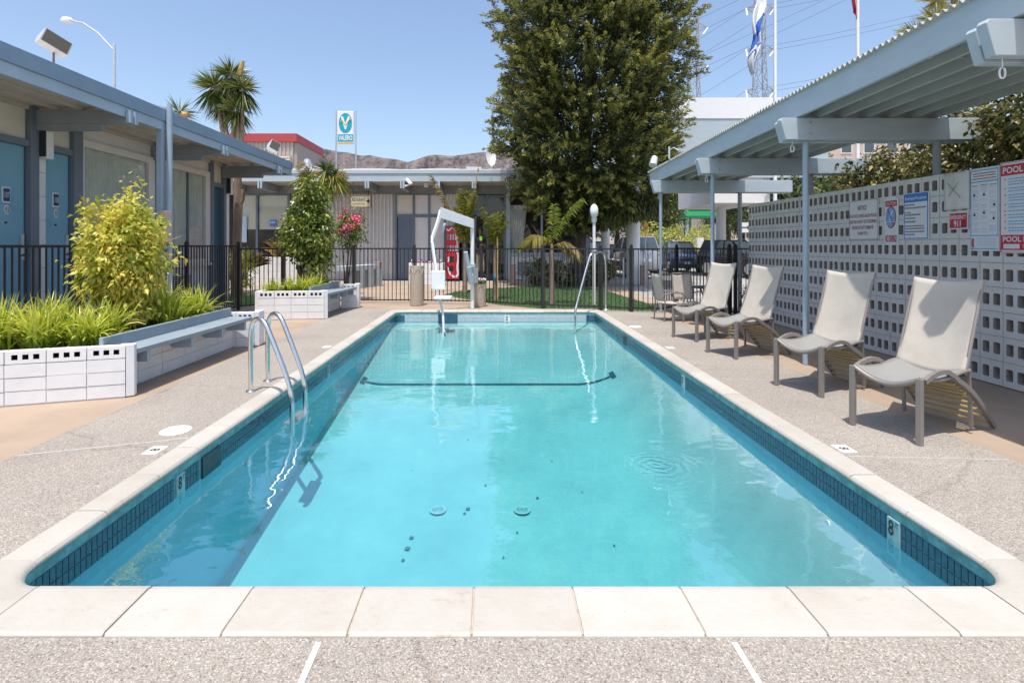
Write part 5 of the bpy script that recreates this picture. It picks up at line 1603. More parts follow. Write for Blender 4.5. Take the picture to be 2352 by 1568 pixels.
b = MB(); b.prism([(-5.0, 24.4), (-3.9, 24.4), (-4.05, 25.5), (-4.9, 25.5)], 4.55, 4.86); tagit(b.build('roof_hatch', 'rust'), 'low red-brown box on the centre roof', 'roof hatch')
t = thing('flower_box', 'white block box of pansies by the slate door', 'planter', (-2.55, 20.2, 0))
block_wall(t, (-3.22, 20.05), (-1.85, 20.05), .46, .208, 4, .1, vents=False)
MB().box(-3.2, -1.87, 20.16, 20.6, -.01, .80).build('soil', 'soil', t)
MB().box(-1.95, -1.852, 20.16, 20.6, -.01, .832).build('end_block', 'white_block', t); MB().box(-3.218, -3.13, 20.16, 20.6, -.01, .832).build('end_block', 'white_block', t)
n_ = 150
p = np.stack([rng.uniform(-3.1, -1.95, n_), rng.uniform(20.15, 20.5, n_), np.full(n_, .80)], 1)
leaves('foliage', p, unit(n_) * .6 + [0, 0, .8], .12, .05, rng.random(n_), 'leaf_dark', t)
p = np.stack([rng.uniform(-3.1, -1.95, 60), rng.uniform(20.1, 20.45, 60), rng.uniform(.87, .98, 60)], 1)
leaves('blossom', p[:40], unit(40), .08, .08, .5, 'petal_violet', t); leaves('blossom', p[40:], unit(20), .08, .08, .5, 'petal_white', t)
t = thing('block_bench', 'pale blue slab bench on block supports beyond the fence', 'bench', (-4.9, 18.6, 0))
b = MB(); b.prism([(-5.35, 17.9), (-4.9, 17.85), (-4.25, 19.6), (-4.7, 19.7)], .62, .80); b.build('bench_slab', 'lightblue', t, bevel=.01)
for k in range(4):
    y = 18.0 + .48 * k; x = -5.08 + .2 * k
    MB().box(x - .03, x + .38, y, y + .1, -.01, .618).build('support', 'beam_grey', t)
for x, y, h, l in ((-4.35, 19.9, .88, 'square brown stucco post beside the blue bench'), (.80, 20.2, .78, 'square brown stucco post under the curtained window')):
    tagit(MB().box(x - .12, x + .12, y - .12, y + .12, -.02, h).build('stucco_post', 'brownbox', None, bevel=.01), l, 'post')
t = thing('low_planter', 'white low block planter in front of the IHOP windows', 'planter', (-8.4, 19.2, 0))
block_wall(t, (-9.0, 19.25), (-7.3, 19.55), .45, .27, 4, .12, vents=False)
MB().prism([(-8.98, 19.4), (-7.32, 19.7), (-7.4, 20.6), (-9.0, 20.3)], -.01, 1.0).build('soil', 'soil', t)
shrub('variegated_bush', 'rounded yellow-green bush behind the fence left of the low white planter', (-7.85, 16.2, 0), .2, (-7.8, 16.2, .75), (.42, .5, .75), 'leaf_pale', 110, 18, .07, .07, .04, .3, lump=.2)
def tuft(name, label, x, y, z, n, L, w, m, cat='plant', lean=(.1, 1.0)):
    t = thing(name, label, cat, (x, y, z))
    a = rng.random(n) * 2 * math.pi; le = rng.uniform(*lean, n)
    d = np.stack([np.cos(a) * np.sin(le), np.sin(a) * np.sin(le), np.cos(le)], 1)
    leaves('leaf_blades', np.tile([x, y, z], (n, 1)) + rng.normal(size=(n, 3)) * .03, d, L * (.6 + .5 * rng.random(n)), w, rng.random(n), m, t, .35)
    return t
tuft('grass_tuft', 'pale ornamental grass tuft behind the fence by the palm trunk', -8.05, 17.2, .75, 160, 1.0, .03, 'leaf_dead')
tuft('flax_plant', 'dark reddish flax in the low white planter', -8.1, 20.0, .98, 90, 1.3, .06, 'leaf_dead')
tuft('flax_plant', 'green flax at the right end of the low white planter', -7.5, 20.1, .98, 60, 1.0, .06, 'leaf_hedge')

# ================================================================== FAR BUILDING WITH RED PARAPET, TALL SIGN, MOUNTAINS
t = thing('red_trim_building', 'tan ribbed building with a red parapet behind the motel roof', 'building', (-18, 42, 0))
MB().box(-23, -14.95, 40.1, 46, 0, 9.4).build('side_wall', 'tanside', t)
b = MB(); p = .30; n = int(8.0 / p); vs = []
for i in range(n):
    a = -23 + p * i
    for q, d in ((0, 0), (.4, 0), (.5, -.07), (.85, -.07), (.95, 0)): vs.append((a + p * q, 40.05 + d))
b.add([(x, y, 0) for x, y in vs] + [(x, y, 9.42) for x, y in vs], [(i, i + 1, len(vs) + i + 1, len(vs) + i) for i in range(len(vs) - 1)])
b.build('ribbed_wall', 'tanwall', t, fix=False)
MB().box(-23.1, -14.9, 39.85, 46.2, 9.42, 10.05).build('red_parapet', 'redtrim', t)
f = MB().box(-20.2, -15.3, 39.86, 39.93, 6.1, 8.35).build('louvre_frame', 'tanside', t)
for k in range(12): MB().box(-20.1, -15.4, 39.78, 39.855, 6.2 + .18 * k, 6.2 + .18 * k + .10).build('louvre_slat', 'cream', f)
t = thing('station_sign', 'tall white and teal V petrol sign between two grey poles', 'sign', (-12.5, 45, 0))
for x in (-13.43, -11.73): 
    b = MB(); b.cyl(x, 45, 0, 13.1, .075, 8); b.build('pole', 'galv', t, smooth=True)
MB().box(-13.3, -11.88, 44.9, 45.1, 10.25, 13.05).build('sign_panel', 'signwhite', t, bevel=.04)
MB().box(-13.25, -11.93, 44.885, 44.899, 10.42, 11.05).build('lower_band', 'valero', t)
MB().box(-13.2, -12.0, 44.885, 44.899, 10.29, 10.39).build('yellow_stripe', 'yellowprint', t)
b = MB(); n = 32; b.add([(-12.59 + .57 * math.cos(2 * math.pi * i / n), 44.885, 12.02 + .86 * math.sin(2 * math.pi * i / n)) for i in range(n)], [tuple(range(n))]); b.build('oval', 'valero', t, fix=False)
text('VALERO', 1.18, .42, (-12.59, 44.878, 10.74), (R(90), 0, 0), 'signwhite', t, off=.03)
text('V', .82, 1.15, (-12.59, 44.872, 12.02), (R(90), 0, 0), 'signwhite', t, off=.035)
b = MB(); b.tube([(-13.0, 44.868, 12.1), (-12.85, 44.868, 12.25), (-12.7, 44.868, 12.0), (-12.55, 44.868, 11.85), (-12.4, 44.868, 12.1), (-12.25, 44.868, 12.3), (-12.1, 44.868, 12.35)], .04, 6); b.build('yellow_wave', 'yellowprint', t, smooth=True)
t = thing('utility_pole', 'distant wooden utility pole with crossarms left of the big tree', 'utility pole', (.1, 60, 0))
b = MB(); b.cyl(.1, 60, 0, 16.0, .14, 8); b.build('pole', 'wood_grey', t)
for z, w in ((15.6, 1.1), (14.6, 1.4)):
    b = MB(); b.bar((.1 - w * .8, 59.8, z), (.1 + w, 59.8, z), .12); b.build('crossarm', 'wood_grey', t)
    for q in (-.8, -.4, .5, .9):
        b = MB(); b.cyl(.1 + w * q, 59.8, z + .05, z + .3, .05, 6); b.build('insulator', 'greysign', t)
b = MB(); b.cyl(.5, 59.8, 12.2, 13.4, .28, 10); b.build('transformer', 'galv', t)
prof = [(-3000, 380), (-400, 400), (300, 385), (560, 372), (640, 352), (700, 338), (745, 337), (775, 343), (800, 345), (830, 353), (850, 352), (880, 359), (910, 361), (937, 368), (962, 360), (985, 353), (1005, 351), (1040, 355), (1070, 351), (1100, 346), (1125, 344), (1160, 341), (1250, 347), (1400, 380), (1600, 415), (1800, 430), (2300, 440), (5000, 470)]
pxs = np.array([p[0] for p in prof], float); pys = np.array([p[1] for p in prof], float)
from mathutils import noise as mn
def ridge(u, v):
    x = -2600 + 5200 * u; y = 900 + 1200 * v
    xp = 1130 + 1200 * x / 1500
    top = (564 - np.interp(xp, pxs, pys)) * 1500 / 1200
    f = (1 - abs(y - 1500) / 600) 
    f = max(0, f) ** .85
    q = mn.fractal(Vector((x * .006, y * .006, 1.7)), 1.0, 2.0, 6)
    gully = 1 - 1.5 * abs(mn.noise(Vector((x * .016 + .5 * q, y * .004, .3))))
    z = top * f * (.72 + .28 * (gully if f < .95 else 1)) + q * 14 * (1 - f) * (f > 0) + q * 2.2
    return (x, y, z - 4)
b = MB(); b.grid(ridge, 520, 70)
o = b.build('mountains', 'mountain', None, smooth='all', fix=False); o['kind'] = 'structure'
# ================================================================== BIG CONIFER
t = thing('big_conifer', 'huge dark conifer with drooping sprays rising behind the pool', 'tree', (3.2, 19.4, 0))
b = MB()
b.tube([(3.15, 19.4, -.05), (3.2, 19.4, .5), (3.2, 19.4, 1.5), (3.3, 19.45, 3), (3.5, 19.5, 6), (3.7, 19.5, 11)], [.42, .31, .28, .30, .24, .08], 14)
b.build('trunk', 'bark', t, smooth=True)
for k, (pts, r) in enumerate((([(3.0, 19.3, 1.15), (2.55, 19.2, 1.55), (2.1, 19.1, 2.3), (1.7, 19.0, 3.0)], [.17, .13, .10, .04]), ([(3.2, 19.3, 1.9), (2.8, 19.0, 2.5), (2.5, 18.8, 3.4)], [.14, .10, .05]), ([(3.3, 19.4, 2.0), (3.8, 19.3, 2.7), (4.5, 19.2, 3.6)], [.14, .1, .05]), ([(3.4, 19.4, 2.6), (4.4, 19.5, 3.3), (5.4, 19.5, 4.2)], [.12, .09, .04]))):
    b = MB(); b.tube(pts, r, 9); b.build('limb', 'bark', t, smooth=True)
zs = np.array([2.35, 2.8, 3.4, 4.5, 6.0, 7.5, 9.0, 10.5, 12.0, 13.2, 14.2])
rs = np.array([.6, 1.8, 2.55, 3.15, 3.4, 3.6, 3.7, 3.6, 3.0, 1.8, .4])
def crown(n, per, rf, L, W_, sp, tl, th, nm, m='leaf_conifer', droop=.15):
    z = 2.0 + 12.2 * rng.random(n * 3)
    r0 = np.interp(z, zs, rs)
    keep = rng.random(n * 3) < r0 / 3.9
    z = z[keep][:n]; r0 = r0[keep][:n]; n_ = len(z)
    a = rng.random(n_) * 2 * math.pi
    lob = 1 + .09 * np.sin(a * 3 + z * .9) + .07 * np.sin(a * 7 - z * 2.1) + .06 * np.sin(z * 4.1 + a * 2)
    rad = r0 * lob * rf(n_)
    cxx = np.interp(z, [2, 3.2, 5, 14], [3.2, 3.5, 3.64, 3.62])
    c = np.stack([cxx + rad * np.cos(a), 19.4 + rad * np.sin(a), z], 1)
    ax = np.stack([np.cos(a) * .75, np.sin(a) * .75, rng.normal(size=n_) * .25 + .25 - .5 * (z < 4)], 1) + rng.normal(size=(n_, 3)) * .25
    ax /= np.linalg.norm(ax, axis=1, keepdims=True)
    idx = np.repeat(np.arange(n_), per)
    s = rng.random(n_ * per)
    ln = (.30 + .35 * rng.random(n_))[idx]
    p = c[idx] + ax[idx] * (s - .5)[:, None] * ln[:, None] * 1.3 + rng.normal(size=(n_ * per, 3)) * (sp * (1.15 - s))[:, None]
    d = ax[idx] + unit(n_ * per) * .75 + np.array([0, 0, .15])
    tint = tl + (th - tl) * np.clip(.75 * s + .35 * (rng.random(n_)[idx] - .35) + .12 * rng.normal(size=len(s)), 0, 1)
    leaves(nm, p, d, L * (.7 + .6 * rng.random(len(p))), W_, tint, m, t, droop)
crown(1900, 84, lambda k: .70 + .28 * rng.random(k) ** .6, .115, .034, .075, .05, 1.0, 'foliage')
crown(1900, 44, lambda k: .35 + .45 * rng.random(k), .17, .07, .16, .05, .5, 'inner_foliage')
# hanging skirts at the lower right
p = np.stack([rng.uniform(3.9, 6.3, 2600), rng.uniform(18.2, 20.2, 2600), np.zeros(2600)], 1)
p[:, 2] = 2.1 + .28 * (p[:, 0] - 3.9) + rng.random(2600) * .9
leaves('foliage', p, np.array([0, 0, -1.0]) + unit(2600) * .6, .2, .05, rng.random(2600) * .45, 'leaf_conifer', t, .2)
for k, (x, y, l) in enumerate(((1.7, 19.6, 'dark low shrub left of the big conifer trunk'), (2.5, 19.3, 'dark low shrub at the foot of the big conifer'), (4.0, 19.4, 'dark low shrub right of the big conifer trunk'))):
    shrub('low_shrub', l, (x, y, 0), .2, (x, y, .52), (.55, .5, .48), 'leaf_hedge', 70, 16, .09, .12, .06, .3, lump=.3)

# ================================================================== CORDYLINES AND PALMS
def rosette(par, c, r, n=150, droop_n=70, up=Vector((0, 0, 1))):
    c = np.array(c)
    d = unit(n); d[:, 2] = np.abs(d[:, 2]) * 1.0 - .15
    k = rng.random(n)
    leaves('leaf_rosette', np.tile(c, (n, 1)) + d * .04, d, r * (.8 + .35 * rng.random(n)), .055 * r / .9, .35 + .65 * k, 'leaf_cord', par, .12, mid=.3)
    d = unit(droop_n); d[:, 2] = -np.abs(d[:, 2]) * 1.6 - .5
    leaves('hanging_leaves', np.tile(c, (droop_n, 1)) - [0, 0, .08] + d * .03, d, r * (.9 + .5 * rng.random(droop_n)), .05 * r / .9, .15 + .7 * rng.random(droop_n), 'leaf_cord', par, .25, mid=.35)
t = thing('cordyline_tree', 'tall cabbage palm with several spiky heads above the motel roof', 'tree', (-7.45, 15.3, 0))
b = MB(); b.tube([(-7.45, 15.3, -.05), (-7.48, 15.3, .5), (-7.46, 15.3, 1.7), (-7.42, 15.3, 2.7), (-7.45, 15.3, 3.7)], [.19, .135, .12, .115, .10], 12); b.build('trunk', 'bark_tan', t, smooth=True)
b = MB(); b.tube([(-7.44, 15.3, 2.6), (-7.31, 15.3, 2.85), (-7.29, 15.3, 3.15)], [.08, .07, .06], 9); b.build('cut_limb', 'bark_tan', t, smooth=True)
heads = [(-8.13, 15.3, 6.17, .60), (-7.64, 15.3, 6.52, .56), (-7.20, 15.1, 6.05, .50), (-7.40, 15.2, 5.50, .48), (-7.95, 15.4, 5.75, .42)]
for x, y, z, r in heads:
    b = MB(); b.tube([(-7.45, 15.3, 3.5), ((x - 7.45) / 2, 15.3, 4.3), (x, y, z)], [.10, .07, .05], 8); b.build('limb', 'bark_tan', t, smooth=True)
    rosette(t, (x, y, z), r * 1.05, 170, 110)
b = MB(); b.tube([(-7.35, 15.2, 6.45), (-7.22, 15.15, 6.85)], [.10, .05], 8); b.build('seed_head', 'stake', t, smooth=True)
t = thing('small_cordyline', 'small spiky head just above the motel roof left of the tall cabbage palm', 'tree', (-9.4, 15.8, 0))
b = MB(); b.tube([(-9.4, 15.8, 0), (-9.4, 15.8, 5.5)], [.12, .08], 8); b.build('trunk', 'bark_tan', t)
rosette(t, (-9.45, 15.8, 5.5), .62, 60, 40); b = MB(); b.tube([(-9.3, 15.7, 5.4), (-9.12, 15.7, 5.45)], [.14, .07], 8); b.build('seed_head', 'stake', t, smooth=True)
t = thing('drooping_cordyline', 'half dead cabbage palm with drooping yellow heads behind the dark shrub', 'tree', (-5.1, 15.6, 0))
b = MB(); b.tube([(-5.05, 15.6, -.02), (-5.02, 15.6, 1.2), (-5.0, 15.6, 3.0)], [.11, .09, .07], 9); b.build('trunk', 'bark_tan', t, smooth=True)
for x, z, r, br in ((-5.45, 3.55, .6, 0), (-4.95, 3.75, .65, 0), (-4.72, 3.6, .48, 0)):
    b = MB(); b.tube([(-5.0, 15.6, 2.7), (x, 15.6, z)], [.06, .045], 7); b.build('limb', 'bark_tan', t)
    n = 60; c = np.array((x, 15.6, z)); d = unit(n); d[:, 2] = -np.abs(d[:, 2]) * 1.9 - .2
    leaves('hanging_leaves', np.tile(c, (n, 1)) + d * .04, d, r * (1.1 + .7 * rng.random(n)), .045, rng.random(n), 'leaf_palm', t, .2, mid=.35)
    d = unit(50); d[:, 2] = np.abs(d[:, 2])
    leaves('leaf_rosette', np.tile(c, (50, 1)), d, r * .75, .04, rng.random(50) * .8, 'leaf_cord', t, .1, mid=.3)
for x, z in ((-5.62, 3.75), (-4.45, 3.5)):
    c, o, i_, k_ = cloud((x, 15.5, z), (.16, .16, .24), 30, 14, .04); leaves('seed_head', c, o, .08, .02, rng.random(len(c)), 'leaf_dead', t)

def frond(par, base, d0, L, nl, ll, m, sag=.9, tint=(0, 1), w=.017, name='frond'):
    """a feather frond: curved rachis with paired leaflets, one mesh"""
    d = Vector(d0).normalized(); P = Vector(base); pts = [P.copy()]; dirs = [d.copy()]
    seg = 14
    for i in range(seg):
        d = (d + Vector((0, 0, -sag / seg))).normalized(); P = P + d * (L / seg); pts.append(P.copy()); dirs.append(d.copy())
    B = []; D = []; Ls = []; T = []
    for i in range(nl):
        f = .18 + .82 * i / nl; k = f * seg; a = int(min(k, seg - 1)); p = pts[a].lerp(pts[a + 1], k - a); dd = dirs[a]
        s = dd.cross(Vector((0, 0, 1)));
        s = s.normalized() if s.length > 1e-3 else Vector((1, 0, 0))
        for sg in (-1, 1):
            v = (dd * .7 + s * sg * .62 + Vector((0, 0, rng.normal() * .25 - .30))).normalized()
            B.append(p); D.append(v); Ls.append(ll * (1.05 - .75 * abs(f - .5)) * (.8 + .4 * rng.random())); T.append(tint[0] + (tint[1] - tint[0]) * rng.random())
    # rachis as slim leaves chain
    for i in range(seg):
        for q in range(2):
            B.append(pts[i]); D.append(dirs[i]); Ls.append(L / seg * 1.25); T.append(tint[1])
    leaves(name, np.array(B), np.array(D), np.array(Ls), w, np.array(T), m, par, .5, kind='stuff', mid=.4)
def palm(label, base, th, r, fr, stemmat='palm_stem'):
    t = thing('young_palm', label, 'palm', base)
    b = MB(); x, y, z = base
    b.tube([(x, y, -.02), (x + .01, y, th * .3), (x, y, th * .7), (x, y, th)], [r * 1.5, r * 1.2, r, r * .6], 9); b.build('stem', stemmat, t, smooth=True)
    for a in fr: frond(t, (x, y, th - .1), *a)
    return t
F = []
for k in range(15):
    a = rng.uniform(0, 2 * math.pi); e = rng.uniform(.04, .20)
    F.append(((math.cos(a) * e, math.sin(a) * e, 1), rng.uniform(.9, 2.0), 34, .28, 'leaf_palm', rng.uniform(.4, 1.3), (.1, 1)))
F.append(((.16, 0, 1), 3.0, 40, .26, 'leaf_dead', .15, (0, .9)))
F.append(((-.3, .1, 1), 2.6, 40, .30, 'leaf_dead', .7, (0, .9)))
palm('tallest young palm with yellow fronds, left on the turf by the lift', (-.86, 16.4, 0), 1.55, .055, F)
F = []
for k in range(11):
    a = rng.uniform(0, 2 * math.pi); e = rng.uniform(.03, .22)
    F.append(((math.cos(a) * e, math.sin(a) * e, 1), rng.uniform(.8, 1.3), 28, .22, 'leaf_palm', rng.uniform(.5, 1.6), (.0, .9)))
t = palm('slim young palm tied to a wooden stake with blue tape', (.08, 14.4, 0), 1.5, .045, F, 'bark_tan')
b = MB(); b.bar((.15, 14.3, 0), (.15, 14.3, 1.75), .035); b.build('stake', 'stake', t)
b = MB(); b.cyl(.11, 14.36, .62, .69, .075, 12); b.build('tape', 'tape', t)
F = [((.25, 0, 1), 1.5, 40, .32, 'leaf_palmgreen', 1.35, (.2, 1)), ((.05, .1, 1), 1.15, 34, .26, 'leaf_palmgreen', .4, (.2, 1)), ((-.5, 0, .8), .85, 40, .42, 'leaf_palm', 1.9, (.2, 1)), ((-.35, -.3, .9), .85, 40, .42, 'leaf_palm', 2.0, (.3, 1)), ((.5, -.2, .6), .85, 30, .34, 'leaf_dead', 2.2, (.2, 1)), ((.4, .3, .5), .8, 30, .3, 'leaf_dead', 2.4, (.2, 1))]
palm('young palm with one green frond and brown stem in front of the big conifer', (1.53, 13.35, 0), 1.55, .05, F)

# ================================================================== PORTE-COCHERE AND STREET ON THE RIGHT
t = thing('porte_cochere', 'white flat-roofed entrance canopy with round columns behind the big conifer', 'building', (10, 27, 0))
MB().box(5.2, 16.2, 25.0, 26.8, 7.58, 8.58).build('white_parapet', 'white', t)
MB().box(5.25, 16.1, 25.03, 26.7, 4.75, 7.575).build('lower_fascia', 'lightblue', t)
MB().box(10.7, 13.4, 25.2, 30, 3.56, 4.745).build('beam', 'offwhite', t)
MB().box(13.41, 16.0, 25.5, 26.6, 4.0, 4.745).build('beam_end', 'lightblue', t)
for x, y, r, h in ((5.57, 20.6, .26, 4.6), (4.9, 22.6, .19, 4.6), (12.45, 28.4, .25, 3.558)):
    b = MB(); b.cyl(x, y, -.03, h, r, 24); b.build('column', 'white', t, smooth=True)
for x, y, l in ((6.0, 20.2, 'thin white bollard right of the white column'), (5.12, 20.3, 'thin white bollard left of the white column')):
    b = MB(); b.cyl(x, y, -.03, .98, .05, 10); b.cyl(x, y, .98, 1.03, .052, 10, .04); tagit(b.build('bollard', 'white', None, smooth=True), l, 'bollard')
tagit(MB().box(5.72, 5.94, 20.0, 20.2, -.03, .74).build('stucco_post', 'brownbox', None, bevel=.01), 'square brown stucco post at the foot of the white column', 'post')
t = thing('slow_sign', 'yellow diamond SLOW sign on a thin pole by the driveway', 'sign', (5.80, 19.7, 0))
b = MB(); b.cyl(5.80, 19.72, -.03, 2.2, .018, 8); b.build('pole', 'galv', t)
b = MB(); b.add([(5.80, 19.70, 1.82), (5.91, 19.70, 2.17), (5.80, 19.70, 2.52), (5.69, 19.70, 2.17), (5.80, 19.712, 1.82), (5.91, 19.712, 2.17), (5.80, 19.712, 2.52), (5.69, 19.712, 2.17)], [(0, 1, 2, 3), (7, 6, 5, 4), (0, 4, 5, 1), (1, 5, 6, 2), (2, 6, 7, 3), (3, 7, 4, 0)]); b.build('sign_panel', 'yellowprint', t)
text('SLOW', .13, .14, (5.80, 19.697, 2.16), (R(90), 0, 0), 'black', t)

# ---- cars
def car(name, label, loc, rz, L, Wd, H, paint, suv=False, hatch=False, door=False):
    t = thing(name, label, 'car', loc, rz)
    OFF[t.name] = Vector((0, 0, 0))
    h = Wd / 2; bl = H * (.60 if not suv else .62)
    st = [(-.50, .30, .50, .82), (-.485, .22, .60, .93), (-.42, .17, .64, .98), (-.25, .15, .64, 1), (0, .15, .62, 1), (.2, .15, .61, 1), (.33, .16, .585, .98), (.44, .19, .53, .94), (.485, .23, .46, .86), (.50, .28, .38, .76)]
    if suv: st = [(x, a, b * 1.06, w) for x, a, b, w in st]
    b = MB(); vs = []
    for x, a, c, w in st:
        for (fy, fz) in ((-.80, 0), (-1, .22), (-1, .55), (-.95, .85), (-.80, 1), (0, 1.03), (.80, 1), (.95, .85), (1, .55), (1, .22), (.80, 0)):
            vs.append((x * L, fy * w * h, (a + (c - a) * fz) * H))
    n = 11
    fs = [(i * n + j, i * n + (j + 1) % n, (i + 1) * n + (j + 1) % n, (i + 1) * n + j) for i in range(len(st) - 1) for j in range(n)]
    fs += [tuple(range(n)), tuple(range(len(st) * n - 1, len(st) * n - n - 1, -1))]
    b.add(vs, fs); body = b.build('body', paint, t, smooth=True)
    x0, x1, x2, x3 = (-.47, -.40, .04, .22) if suv else (-.40, -.20, .06, .24)
    b = MB()
    zb, zt = H * .60, H * .965
    V = [(x0 * L, -.88 * h, zb), (x3 * L, -.88 * h, zb), (x3 * L, .88 * h, zb), (x0 * L, .88 * h, zb), (x1 * L, -.70 * h, zt), (x2 * L, -.70 * h, zt), (x2 * L, .70 * h, zt), (x1 * L, .70 * h, zt)]
    b.add(V, [(3, 2, 1, 0), (4, 5, 6, 7), (0, 1, 5, 4), (1, 2, 6, 5), (2, 3, 7, 6), (3, 0, 4, 7)]); b.build('windows', 'carglass', t)
    b = MB(); b.box(x1 * L - .02, x2 * L + .02, -.71 * h, .71 * h, zt - .01, H); b.build('roof', paint, t, bevel=.03)
    b = MB()
    for s in (0, 1):
        for a, c in ((0, 4), (1, 5)):
            A = Vector(V[a + (0 if s == 0 else (3 if a == 0 else 1))]); C = Vector(V[c + (0 if s == 0 else (3 if c == 4 else 1))]); b.bar(A, C, .06)
        y = (-1 if s == 0 else 1) * .79 * h
        b.bar((-.08 * L, y * 1.12, zb), (-.08 * L, y * .90, zt), .06)
    b.build('window_pillars', paint, t, kind=None)
    wr = H * .235
    for x in (-.31 * L, .32 * L):
        for s in (-1, 1):
            b = MB(); b.tube([(x, s * h * 1.0, wr), (x, s * (h - .16), wr)], wr, 20); w = b.build('wheel', 'rubber', t, smooth=True)
            b = MB(); b.tube([(x, s * h * 1.012, wr), (x, s * (h - .02), wr)], wr * .62, 16); b.build('rim', 'galv', w)
    for s in (-1, 1):
        b = MB(); b.lathe([(.02, -.04), (.11, -.03), (.12, .02), (.03, .05)], 0, 0, 12, 1, 1)
        b.v = [(.47 * L + x * .6, s * h * .66 + y * 1.2, H * .47 + z) for x, y, z in b.v]; b.build('headlight', 'clearlamp', t, smooth=True)
        b = MB(); b.box(.475 * L, .49 * L, s * h * .66 - .05, s * h * .66 + .05, H * .36, H * .40); b.build('indicator', 'amber', t)
        b = MB(); b.box(-.495 * L, -.47 * L, s * h * .78 - .07, s * h * .78 + .07, H * .48, H * .58); b.build('tail_light', 'redlamp', t)
        b = MB(); b.box(.17 * L, .22 * L, s * (h + .10) - .07, s * (h + .10) + .05, H * .60, H * .68); b.build('mirror', paint, t, bevel=.02)
    b = MB(); b.box(.487 * L, .503 * L, -.42 * h, .42 * h, H * .40, H * .46); b.build('grille', 'plastic_dark', t)
    b = MB(); b.box(.46 * L, .507 * L, -.80 * h, .80 * h, H * .17, H * .28); b.build('bumper', 'plastic_dark', t, bevel=.02)
    b = MB(); b.box(.508 * L, .514 * L, -.2, .2, H * .29, H * .36); b.build('licence_plate', 'signwhite', t)
    b = MB(); b.box(-.512 * L, -.503 * L, -.2, .2, H * .40, H * .47); b.build('licence_plate', 'signwhite', t)
    if hatch:
        b = MB(); b.add([(x1 * L, -.7 * h, H), (x1 * L, .7 * h, H), (-.62 * L, .75 * h, H * 1.25), (-.62 * L, -.75 * h, H * 1.25)], [(0, 1, 2, 3)]); o = b.build('tailgate', paint, t); o.modifiers.new('t', 'SOLIDIFY').thickness = .05
    if door:
        b = MB(); b.bar((.16 * L, h, H * .38), (.02 * L, h + .75, H * .38), .06, H * .42); b.build('open_door', paint, t)
        b = MB(); b.bar((.12 * L, h + .1, H * .78), (.03 * L, h + .70, H * .76), .03, H * .28); b.build('door_window', 'carglass', t)
    return t
car('parked_car', 'blue sedan facing the pool beyond the gate, right of the blue canopy post', (10.95, 30.6, -.02), R(-97), 3.9, 1.72, 1.76, 'carblue')
car('parked_car', 'black sport utility car parked behind the gate beside the screen wall', (12.0, 25.6, -.02), R(-56), 3.5, 1.65, 1.80, 'carblack', suv=True)
car('parked_car', 'dark red car partly hidden behind the black car and white column', (21.8, 46, -.02), R(-50), 4.0, 1.8, 1.9, 'carred')
car('parked_car', 'silver wagon with its tail behind the white column', (6.85, 25.6, -.02), R(97), 3.6, 1.5, 1.95, 'carsilver', suv=True)
car('parked_car', 'black car with an open door between the white columns', (5.2, 27.6, -.02), R(-80), 3.6, 1.6, 1.75, 'carblack', door=True)

t = thing('bus_shelter', 'green bus shelter with a pitched roof across the street', 'bus shelter', (20, 50, 0))
for x, y in ((18.8, 49.6), (21.5, 49.6), (18.8, 51), (21.5, 51)):
    MB().box(x - .07, x + .07, y - .07, y + .07, 0, 4.1).build('post', 'green_shelter', t)
b = MB(); b.extr([(49.2, 4.1), (51.4, 4.1), (51.4, 4.3), (50.3, 5.0), (49.2, 4.3)], 'x', 18.3, 22); b.build('roof', 'green_shelter', t)
MB().box(18.9, 22, 50.0, 50.6, 4.9, 5.15).build('roof_ridge', 'green_shelter', t)
MB().box(18.87, 21.4, 50.98, 51.02, .3, 4.0).build('back_panel', 'glass', t)
MB().box(21.2, 22.2, 49.75, 49.85, .9, 3.6).build('poster_panel', 'signwhite', t)
t = thing('traffic_sign', 'small white arrow sign on a pole beside the end of the screen wall', 'sign', (20.4, 42, 0))
b = MB(); b.cyl(20.4, 42, 0, 3.0, .05, 8); b.build('pole', 'galv', t); MB().box(19.95, 20.85, 41.9, 41.95, 2.55, 3.35).build('sign_panel', 'signwhite', t)
b = MB(); b.extr([(20.05, 2.92), (20.05, 3.0), (20.5, 3.0), (20.5, 3.12), (20.75, 2.96), (20.5, 2.8), (20.5, 2.92)], 'y', 41.88, 41.895); b.build('arrow', 'black', t)
tagit(MB().box(14.9, 15.6, 36, 36.5, 0, 1.9).build('newspaper_box', 'yellowprint', None), 'yellow newspaper box behind the blue car', 'box')
tagit(MB().box(14.1, 14.6, 36, 36.5, 0, 2.05).build('newspaper_box', 'signwhite', None), 'white newspaper box left of the yellow one', 'box')
b = MB(); b.cyl(21.3, 40, 0, 7, .22, 10); tagit(b.build('street_pole', 'offwhite', None, smooth=True), 'pale round pole beside the far end of the screen wall', 'pole')

# ---- trees and bushes beyond
def tree(label, base, th, center, radii, m, clumps=90, per=60, sp=.3, ll=.28, lw=.14, tm='bark', group='trees beyond the street', name='street_tree'):
    t = thing(name, label, 'tree', base, group=group)
    b = MB(); x, y, z = base; c = Vector(center)
    b.tube([(x, y, -.1), (x + .1, y, th * .6), tuple(c)], [.05 * th ** .7 + .1, .04 * th ** .7 + .06, .05], 8); b.build('trunk', tm, t, smooth=True)
    p, o, idx, ct = cloud(center, radii, clumps, per, sp, .4, .45)
    o[:, 2] -= .3
    leaves('crown', p, o, ll * (.7 + .6 * rng.random(len(p))), lw, np.clip(ct[idx] * .65 + .4 * rng.random(len(p)), 0, 1), m, t, .3)
    return t
tree('olive green tree behind the SLOW sign, partly under the conifer', (13.2, 41, 0), 4, (13.2, 41, 5.0), (1.6, 1.8, 2.6), 'leaf_olive')
